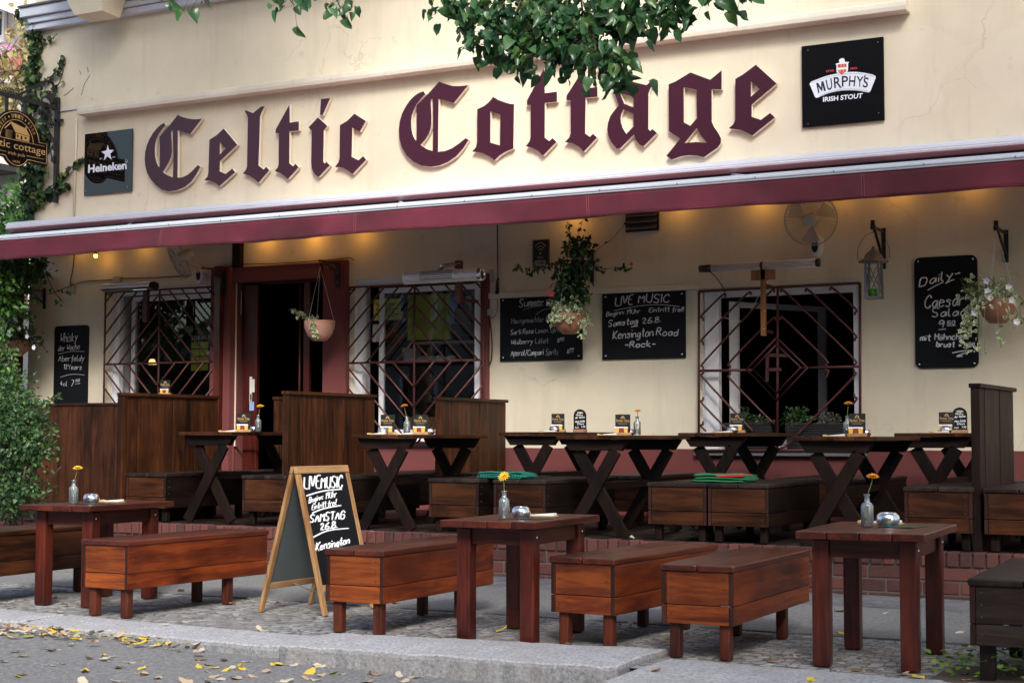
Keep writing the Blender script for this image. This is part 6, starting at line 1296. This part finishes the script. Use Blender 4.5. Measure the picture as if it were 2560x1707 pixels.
for pts, n, s in (([(200,560),(190,760),(250,900),(260,1050),(180,1200)],230,.10),([(300,560),(290,800),(240,950)],110,.09),([(190,1100),(150,1180),(210,1250),(280,1180)],150,.11),([(260,1190),(330,1150),(430,1130)],46,.085),([(330,1150),(400,1050),(460,1010),(510,975)],42,.075),([(170,1000),(170,1180),(180,1330)],90,.09)): vine(ml,ms,[q1(*p) for p in pts],n,s,.13 if n > 60 else .05,.007,.4,False,.95)
ml.build('leaves','ivy',iv,recalc=False); ms.build('stems','bark',iv)
vn = MB()
for pts in ([(1040,1130),(1000,1300),(890,1460)],[(1470,1230),(1370,1380),(1330,1560)],[(1430,1100),(1440,1180)],[(1200,1440),(1100,1530),(1040,1568)],[(1300,1150),(1320,1220)]): vn.tube(chaikin([qw(*p,.004) for p in pts],2),.003,4)
tag(vn.build('dead_tendril','bark'),'thin dark dead ivy tendrils left on the wall above the hanging sign','tendrils')
# dark screen added for the black void, and climbing plant at the far left
sc_ = thing('backing_screen','dark board screen added for the black void behind the climbing plant at the far left','screen',(-14.6,13.6,.3))
MB().box(-16.4,-14.12,13.60,13.66,.3,3.0).build('boards','dkz',sc_); MB().box(-14.13,-14.03,13.56,13.66,.3,2.95).build('post','brz',sc_); MB().box(-16.4,-14.0,13.40,13.95,2.95,3.02).build('roof_board','dkx',sc_)
cl = thing('climbing_plant','bright green climbing plant hanging over the far left end of the terrace','climbing plant',(-13.6,12.6,.3))
ml, ms = MB(), MB(); q5 = lambda x,y,Y=12.9: ony(*Z(5,x,y),Y)
for (x,y,Y,rx,rz,n) in ((30,280,12.8,.42,.30,420),(110,260,13.0,.35,.22,260),(60,400,13.0,.40,.25,330),(20,520,12.9,.35,.30,240),(190,280,13.3,.30,.22,160),(-60,420,12.8,.45,.55,300)): clump(ml,q5(x,y,Y),(rx,.25,rz),n,.085,.5,.3)
for pts, n in (([(250,230),(150,330),(60,400),(0,420)],50),([(200,330),(310,300)],12),([(60,230),(150,200),(300,240)],40),([(20,470),(120,500),(190,560)],40),([(280,300),(330,420),(390,480)],6),([(300,430),(400,390),(440,380)],6)): vine(ml,ms,[q5(x,y,13.2) for x,y in pts],n,.08,.07,.005,.3,False,.5)
for pts, n in (([(0,640),(30,720),(60,850),(80,1000),(110,1100)],150),([(20,700),(90,850),(120,950)],70),([(0,760),(20,900),(10,1050)],120),([(60,760),(40,950),(70,1080)],110)): vine(ml,ms,[q5(x,y,11.2) for x,y in pts],n,.055,.10,.005,.3,False,.55)
ml.build('leaves','climber',cl,recalc=False); ms.build('stems','twig',cl)
bu = thing('bush','dense light green bush in a low brick planter at the left edge','bush',(-10.35,9.9,.25))
ml, ms = MB(), MB()
q9 = lambda x,y,Y=9.9: ony(*Z(9,x,y),Y)
for (z_,x,y,Y,rx,rz,n) in ((5,60,1130,10.0,.42,.20,620),(5,180,1180,9.9,.28,.16,380),(5,100,1280,9.75,.42,.24,800),(5,200,1330,9.85,.22,.16,300),(9,60,90,9.7,.42,.22,640),(9,190,140,9.75,.24,.14,330),(9,90,250,9.7,.36,.18,420),(9,170,380,9.65,.20,.16,330),(9,60,400,9.7,.36,.22,500),(9,120,500,9.7,.24,.10,160),(5,-60,1200,9.9,.5,.5,600),(5,60,1000,10.3,.30,.2,240)): clump(ml,ony(*Z(z_,x-20,y),Y),(rx,.30,rz),int(n*1.05),.044,.62,.10)
for pts, n in (([(150,1200),(230,1130),(300,1070),(365,1045)],36),([(200,1330),(270,1370),(290,1400)],14),([(150,1060),(190,1050)],6),([(120,1480),(220,1500),(245,1430)],20)): vine(ml,ms,[ony(*Z(5,x,y),9.75) for x,y in pts],n,.055,.03,.004,.1,False,.5)
ml.build('leaves','shrub',bu,recalc=False)
for k in range(22): ms.tube([(-10.4+rnd.uniform(-.35,.35),9.9+rnd.uniform(-.2,.2),.2),(-10.4+rnd.uniform(-.6,.6),9.85+rnd.uniform(-.3,.3),rnd.uniform(.6,1.3))],.007,5)
ms.build('stems','bark',bu)
bp = thing('brick_planter','low brick planter under the dense bush at the left edge','planter',(-10.4,9.9,0)); MB().box(-12.2,-9.75,9.55,10.3,-.05,.27).build('bricks','brick',bp,bevel=.01); MB().box(-12.2,-9.75,9.54,10.31,.272,.30).build('coping','maroon_plaster',bp,bevel=.006)
# ground cover at the right, at the foot of the street tree
ml = MB(); c0 = onz(*Z(12,1440,1540),0)
for k in range(420): p = Vector((c0.x+rnd.uniform(-.30,1.3),c0.y-.02+rnd.uniform(-.20,.22),rnd.uniform(.02,.13))); leaf(ml,p,Vector((rnd.gauss(0,1),rnd.gauss(0,1),.25)),Vector((rnd.gauss(0,.4),rnd.gauss(0,.4),1)),.038*rnd.uniform(.6,1.2),.032,0,.15,.1)
tag(ml.build('ground_cover','groundcover',recalc=False),'low bright green ground cover at the foot of the street tree, bottom right','ground cover',kind='stuff')
tag(MB().box(c0.x-.28,c0.x+1.4,c0.y-.25,c0.y+.3,-.01,.006).build('tree_pit','bark'),kind='structure')

# the linden: trunk just right of the picture, a bough reaching over and drooping into it
tr = thing('linden_tree','linden tree whose leafy green bough droops in front of the lettering','tree',(-.55,7.35,0))
b = MB(); b.tube([(-.55,7.35,-.1),(-.56,7.34,.3),(-.52,7.33,1.5),(-.60,7.30,3.2),(-.50,7.25,5.2),(-.4,7.2,7.5)],[.24,.19,.165,.15,.12,.08],14); b.build('trunk','bark',tr)
def qb(px, py, Y): return ony(px,py,Y)
bh = MB(); ml = MB(); ms = MB()
boughs = [[Vector((-.58,7.3,3.3)),Vector((-1.5,7.0,4.2)),Vector((-2.6,6.7,4.1)),qb(1640,-150,6.6),qb(1530,-20,6.5)],[Vector((-.58,7.3,3.9)),Vector((-2.2,7.2,4.8)),Vector((-3.6,7.0,4.3)),qb(1180,-160,6.7)],[Vector((-.55,7.3,4.4)),Vector((-2.5,7.1,5.2)),Vector((-4.6,6.9,4.5)),qb(800,-140,6.6)]]
for p in boughs: bh.tube(chaikin(p,3),[.05-.040*i/ (len(chaikin(p,3))-1) for i in range(len(chaikin(p,3)))],8)
def lin(pts, n, spread=.088, s=.060):
    pts = [(x,y-(48 if x > 1000 else 6),Y) for x,y,Y in pts]
    P = chaikin([qb(x,y,Y) for x,y,Y in pts],2); ms.tube(P,[.006-.004*i/(len(P)-1) for i in range(len(P))],5)
    for i in range(n):
        t = (rnd.random()**.8)*(len(P)-1); k = int(t); a = P[k].lerp(P[min(k+1,len(P)-1)],t-k); o = Vector((rnd.gauss(0,1),rnd.gauss(0,.9),rnd.gauss(-.25,.8)))*spread*.6
        d = (Vector((rnd.gauss(0,.8),rnd.gauss(-.3,.6),-.75))+o*3).normalized(); nr = (Vector((rnd.gauss(0,.6),-.55,.8))+rv(.35)).normalized(); z_ = s*rnd.choice((.5,.7,.85,.95,1.05,1.2))*rnd.uniform(.9,1.1)
        broadleaf(ml,a+o,d,nr,z_,1.0); ms.tube([a,(a+a+o)/2+Vector((0,0,.006)),a+o],.0011,3) if i%2 == 0 else None
Y0 = 6.5
for pts, n in (
  ([(1200,-60,6.7),(1150,20,6.6),(1125,75,6.5)],70),([(1260,-50,6.7),(1200,40,6.6),(1165,90,6.5)],90),([(1300,-40,6.6),(1260,60,6.5),(1215,115,6.4),(1220,165,6.4)],100),([(1330,-20,6.6),(1290,80,6.5),(1265,150,6.4)],110),
  ([(1400,-40,6.6),(1360,60,6.5),(1310,140,6.4),(1290,180,6.4)],130),([(1290,-40,6.7),(1350,60,6.5),(1400,110,6.4),(1470,140,6.3)],130),([(1400,-60,6.6),(1420,60,6.5),(1420,150,6.4),(1440,200,6.4)],130),([(1460,-40,6.5),(1450,70,6.5),(1480,140,6.4),(1520,190,6.3),(1560,220,6.3)],130),
  ([(1500,-50,6.6),(1500,50,6.5),(1540,110,6.4),(1575,95,6.4)],120),([(1560,-60,6.6),(1570,20,6.5),(1590,80,6.4)],110),([(1600,-50,6.6),(1640,20,6.5),(1660,60,6.4),(1690,85,6.4)],90),([(1660,-60,6.5),(1710,-10,6.4),(1720,25,6.4)],50),([(1720,-60,6.5),(1760,-5,6.4),(1765,45,6.4)],45),([(1760,-60,6.4),(1820,0,6.3),(1855,25,6.3)],45),
  ([(1340,60,6.5),(1330,150,6.4),(1345,195,6.4)],40),([(1480,100,6.4),(1490,190,6.3),(1500,230,6.3)],30),([(1390,100,6.4),(1440,190,6.4)],40),
  ([(690,-60,6.7),(720,0,6.6),(735,20,6.6)],16),([(740,-70,6.6),(760,0,6.6)],12),([(820,-60,6.6),(840,0,6.5),(850,25,6.5)],18),([(860,-60,6.6),(880,0,6.5)],10),([(340,-60,6.6),(380,0,6.5),(410,10,6.5)],9),([(480,-60,6.6),(500,0,6.5),(520,12,6.5)],8)): lin(pts,int(n*.95))
for k in range(2600):                             # the rest of the crown, above and to the right of the picture
    p = Vector((rnd.uniform(-5.2,1.2),7.0+rnd.gauss(0,.9),rnd.uniform(4.25,7.2)))
    if noise.noise(p*.9) < -.05: continue
    leaf(ml,p,Vector((rnd.gauss(0,.8),rnd.gauss(0,.8),-.7)),Vector((rnd.gauss(0,.6),rnd.gauss(0,.6),1)),.09,.08,0,.16,.2)
for k in range(1500):                             # unseen high crown, added to shade the right end of the pub
    q = rv(1)*(.45+.55*rnd.random()); p = Vector((1.2+q.x*3.2,7.0+q.y*2.6,8.6+q.z*2.6)); leaf(ml,p,Vector((rnd.gauss(0,.8),rnd.gauss(0,.8),-.6)),Vector((rnd.gauss(0,.6),rnd.gauss(0,.6),1)),.26,.22,0,.16,.2)
bh.build('branch','bark',tr); ms.build('twigs','twig',tr); ml.build('leaves','linden',tr,recalc=False)

t2 = thing('linden_tree','unseen linden added left of the picture, its high crown shading the upper left wall','tree',(-13.2,7.3,0))  # added out of view so its crown shades the upper left wall
b = MB(); b.tube([(-13.2,7.3,-.1),(-13.15,7.3,.4),(-13.1,7.3,3),(-12.6,7.4,6),(-11.2,7.6,8.4)],[.26,.20,.17,.14,.08],12); b.tube([(-12.9,7.35,4.6),(-11,7.6,7.0),(-8.8,7.8,9.0)],[.10,.07,.04],10); b.build('trunk','bark',t2); ml = MB()
for k in range(2300):
    q = rv(1)*(.35+.65*rnd.random()); p = Vector((-8.6+q.x*3.4,7.6+q.y*2.4,10.0+q.z*2.3)); leaf(ml,p,Vector((rnd.gauss(0,.8),rnd.gauss(0,.8),-.6)),Vector((rnd.gauss(0,.6),rnd.gauss(0,.6),1)),.24,.21,0,.16,.2)
ml.build('leaves','linden',t2,recalc=False)

t3_ = thing('added_shade_tree','unseen tree added behind the camera to shade the right side of the pavement','tree',(6.2,-2.4,0))  # added out of view; its crown keeps sun off the right pavement
MB().tube([(6.2,-2.4,-.3),(6.2,-2.4,2.5),(6.0,-2.2,5.5),(5.4,-1.9,8)],[.24,.18,.14,.06],12).build('trunk','bark',t3_); ml = MB()
for k in range(2000):
    q = rv(1)*(.35+.65*rnd.random()); p = Vector((5.2+q.x*3.0,-1.9+q.y*2.6,8.8+q.z*2.2)); leaf(ml,p,Vector((rnd.gauss(0,.8),rnd.gauss(0,.8),-.6)),Vector((rnd.gauss(0,.6),rnd.gauss(0,.6),1)),.26,.23,0,.16,.2)
ml.build('leaves','linden',t3_,recalc=False)

# fallen leaves
def fallen(name, m, s, seed):
    r_ = random.Random(seed); b = MB(); n = 10; pts = []
    for i in range(n): a = 2*math.pi*i/n; r0 = (1+.18*math.cos(a)+r_.uniform(-.12,.12)); pts.append(Vector((s*.55*r0*math.cos(a),s*.42*r0*math.sin(a),s*r_.uniform(.01,.22)*(abs(math.cos(a))+.2))))
    b.add([Vector((0,0,.004))]+pts,[(0,1+i,1+(i+1)%n) for i in range(n)],0,True); b.tube([(-s*.5,0,s*.05),(-s*.85,s*.05,.003)],.0012,4); return b.build(name,m,recalc=False)
M['lf0'] = mat('pale_dry_leaf',(.60,.52,.38),.8); M['lf1'] = mat('yellow_leaf',(.72,.50,.05),.7); M['lf2'] = mat('brown_leaf',(.28,.15,.06),.8); M['lf3'] = mat('beige_pink_leaf',(.52,.37,.24),.8); M['lf4'] = mat('yellow_green_leaf',(.38,.42,.04),.7)
protos = [fallen('fallen_leaf','lf%d'%(k%5),rnd.uniform(.044,.064),k) for k in range(10)]
KN = ('pale dry','bright yellow','brown curled','beige','yellow green'); LOC = {'road':'asphalt road before the kerb','kerb':'granite kerb','pave':'pavement setts','gutter':'leaf heap in the gutter at the left','deck':'terrace floor edge'}
spots = []
def gz(x,y): return roadz(x) if y < 6.6 else .006
for k in range(120): px = rnd.uniform(0,520); spots.append((px,1567+px*.085+abs(rnd.gauss(0,13)),'gutter'))
for k in range(90):
    px, py = rnd.uniform(0,1500), 0; lo = 1600+px*.055+20; py = rnd.uniform(lo,1707)
    if py < 1707: spots.append((px,py,'road'))
for z_, x, y in ((9,70,1070),(9,50,1115),(9,400,1090),(9,350,1130),(9,330,1055),(9,1110,1005),(9,1115,955),(9,1430,1080),(9,1540,1055),(9,600,1115),(10,150,1080),(10,20,1240),(10,60,1250),(10,540,1170),(10,530,1225),(10,850,1210),(10,780,1130),(10,1060,1155),(10,1190,1275),(10,1500,1245),(10,860,1080),(10,800,1105),(10,950,1235),(11,90,1305),(11,350,1330),(11,660,1210),(11,720,1215),(11,935,1308),(11,655,1285),(12,440,1425),(12,170,1408),(12,30,1430),(12,560,1505),(12,820,1510),(12,910,1528),(12,445,1365),(12,460,1265),(12,100,1197),(12,430,1128),(12,880,1110),(12,1025,1110),(12,1175,1260),(12,1040,1450),(12,1200,1515),(12,1210,1550),(12,290,1042),(12,720,1140)): spots.append((*Z(z_,x,y),'pave'))
for z_, x, y in ((9,1145,1195),(9,1010,1212),(10,565,1330),(11,405,1385),(11,885,1490),(12,265,1548)): spots.append((*Z(z_,x,y),'kerb'))
for z_, x, y in ((11,735,678),(10,690,640),(11,1110,660),(11,1185,655),(9,1015,236),(9,1110,236)): spots.append((*Z(z_,x,y),'deck'))
for k, (px, py, where) in enumerate(spots):
    j = rnd.choices(range(10),[5,3,1,4,1,5,3,1,4,1])[0]; src = protos[j]; z_ = -.05 if where in ('road','gutter') else (.012 if where == 'kerb' else (.312 if where == 'deck' else .006))
    p = onz(px,py,z_)
    if where in ('road','gutter'): p = onz(px,py,roadz(p.x)); p.z += .003+(rnd.uniform(0,.03) if where == 'gutter' else 0)
    if p.y < 6.35 and where == 'gutter': pass
    o = src.copy(); COL.objects.link(o); o.location = p; o.rotation_euler = (rnd.gauss(0,.18),rnd.gauss(0,.18),rnd.uniform(0,6.28)); s_ = rnd.uniform(.7,1.25); o.scale = (s_,s_*rnd.uniform(.6,1),s_)
    tag(o,KN[j%5]+' fallen leaf lying on the '+LOC[where],'leaf','fallen leaves, '+KN[j%5]+', '+where)
for o in protos: bpy.data.objects.remove(o)

# ============================================================ HOUSES AROUND
nb = thing('neighbour_house','pale house with white window beyond the left corner of the pub','house',(-28,24,0))
NX, NY = -20.5, 24.0
MB().box(-40,NX,NY,NY+8,-.5,16).build('wall','house',nb)
fp_ = lambda x,y,Y=NY-.02: ony(x,y,Y)
a, c = fp_(-30,108), fp_(0,20); p0, p1 = fp_(-60,118), fp_(18,22)
wd = MB().box(p0.x,p1.x,NY-.10,NY-.02,p0.z,p1.z).build('window_frame','white',nb); g0, g1 = fp_(-50,100), fp_(12,32); MB().box(g0.x,g1.x,NY-.115,NY-.101,g0.z,g1.z).build('glass','gloss',wd)
sl = fp_(-60,18).z
b = MB(); r0, r1 = fp_(0,10,NY-.6), fp_(98,40,NY-.6); b.hexa([(r0.x-6,NY-.9,r0.z+2.4),(r1.x,NY-.9,r1.z-.15),(r1.x,NY-.02,r1.z-.15),(r0.x-6,NY-.02,r0.z+2.4)],[(r0.x-6,NY-.9,r0.z+2.7),(r1.x,NY-.9,r1.z+.15),(r1.x,NY-.02,r1.z+.15),(r0.x-6,NY-.02,r0.z+2.7)]); b.build('eaves','white',nb)
for xx in (-38.5,-35,-31.5,-28):
    for zz in (1.5,5.2,8.9,12.4):
        if xx > -29 and zz > 4: continue
        f_ = MB().box(xx,xx+1.3,NY-.06,NY-.005,zz,zz+1.9).build('window_frame','white',nb); MB().box(xx+.1,xx+1.2,NY-.075,NY-.061,zz+.1,zz+1.8).build('glass','gloss',f_)
b = MB(); p0, p1 = fp_(-60,182), fp_(62,160); b.box(p0.x,p1.x,NY-1.0,NY-.03,p0.z-.5,p0.z+.1); b.build('balcony','house',nb)
b = MB(); p0 = fp_(-60,440); p1 = fp_(60,425); b.box(p0.x,p1.x,NY-1.2,NY-.03,p0.z-.06,p0.z+.06)
for k in range(20): x = p0.x+(p1.x-p0.x)*k/19; b.tube([(x,NY-1.18,p0.z-.9),(x,NY-1.18,p0.z)],.02,5)
b.build('railing','black',nb)
fb = thing('flower_box','box of pink and red flowers below the white window of the neighbouring house','flower box',tuple(fp_(20,140))); c = fp_(18,140,NY-1.2)
MB().box(c.x-1.2,c.x+.55,NY-1.35,NY-1.05,c.z-.35,c.z-.1).build('box','terracotta',fb)
ml = MB(); clump(ml,(c.x-.3,NY-1.2,c.z-.05),(.95,.25,.22),260,.12,.6,.2); ml.build('leaves','shrub',fb,recalc=False); b = MB()
clump(b,(c.x-.3,NY-1.3,c.z+.05),(.9,.2,.18),70,.09,.9,.3); b.build('flowers','petalpink',fb,recalc=False); b = MB(); clump(b,(c.x+.4,NY-1.3,c.z-.25),(.45,.2,.2),45,.09,.9,.3); b.build('hanging_flowers','petalred',fb,recalc=False)
yt = thing('garden_shrub','loose yellowish shrub with bare twigs in front of the neighbouring house','shrub',(-20.5,20,0)); ml, ms = MB(), MB()
for (x,y,Y,rx,rz,n,) in ((20,240,20.0,.9,.7,240),(60,190,20.0,.6,.5,120),(70,60,19.5,.35,.35,90),(10,300,19.5,.8,.6,150),(60,120,19.5,.35,.3,60)): clump(ml,ony(x,y,Y),(rx,.5,rz),n,.14,.7,.1)
for k in range(46): x = rnd.uniform(-30,75); p = ony(x,rnd.uniform(150,330),19.8); ms.tube([p,p+Vector((rnd.uniform(-.9,.9),rnd.uniform(-.3,.3),rnd.uniform(-.5,.9)))],.010,4)
ms.tube([(-20.6,20,-.2),(-20.5,20,5.2)],.05,6); ml.build('leaves','autumn',yt,recalc=False); ms.build('twigs','twig',yt)
gs = thing('garden_hedge','green leafy hedge between the pub and the neighbouring house','hedge',(-19.5,18,0)); ml = MB()
for (x,y,Y,rx,rz,n) in ((30,540,17.5,.7,.35,260),(60,510,17,.5,.3,160),(0,580,17,.8,.5,260),(40,470,18,.6,.2,60)): clump(ml,ony(x,y,Y),(rx,.5,rz),n,.13,.55,.1)
ml.build('leaves','climber',gs,recalc=False); MB().tube([(-18.5,17.6,-.2),(-18.5,17.6,3.6)],.06,6).build('stem','bark',gs)
gw = MB().box(-40,-14.6,26-8.2,18.1,-.4,3.1).build('garden_wall','roofgrey'); tag(gw,'dark wall low at the left behind the end of the awning','wall')

# across the street, behind the camera
for (lab,x0,x1,y,h,seed) in (('grey beige house across the street, opposite the pub','-27','22',-12.0,13.2,1),):
    x0, x1 = float(x0), float(x1); t = thing('opposite_house',lab,'house',((x0+x1)/2,y,0))
    MB().box(x0,x1,y-10,y,-.5,h).build('wall','facade_opposite' if seed == 1 else 'house',t)
    nx_ = int((x1-x0)/3)
    for i in range(nx_):
        for j in range(int(h//3.4)):
            xx = x0+1.2+i*3; zz = 1.1+j*3.4; f_ = MB().box(xx,xx+1.3,y+.002,y+.05,zz,zz+1.8).build('window','white',t); MB().box(xx+.1,xx+1.2,y+.051,y+.06,zz+.1,zz+1.7).build('glass','gloss',f_)

hd = thing('street_hedge','tall dark hedge across the street, far to the left','hedge',(-42,-8,0)); ml = MB()
for k in range(4000):
    p = Vector((rnd.uniform(-80,-28),-8+rnd.gauss(0,1.0),rnd.uniform(-.2,3.9)+.9*noise.noise(Vector((k*.37,0,0))))); leaf(ml,p,rv(1),rv(1),.75,.55,0,.1,.1)
ml.build('leaves','ivy',hd,recalc=False); MB().box(-62,-28,-8.6,-8.2,-.3,3.2).build('dense_core','bark',hd)
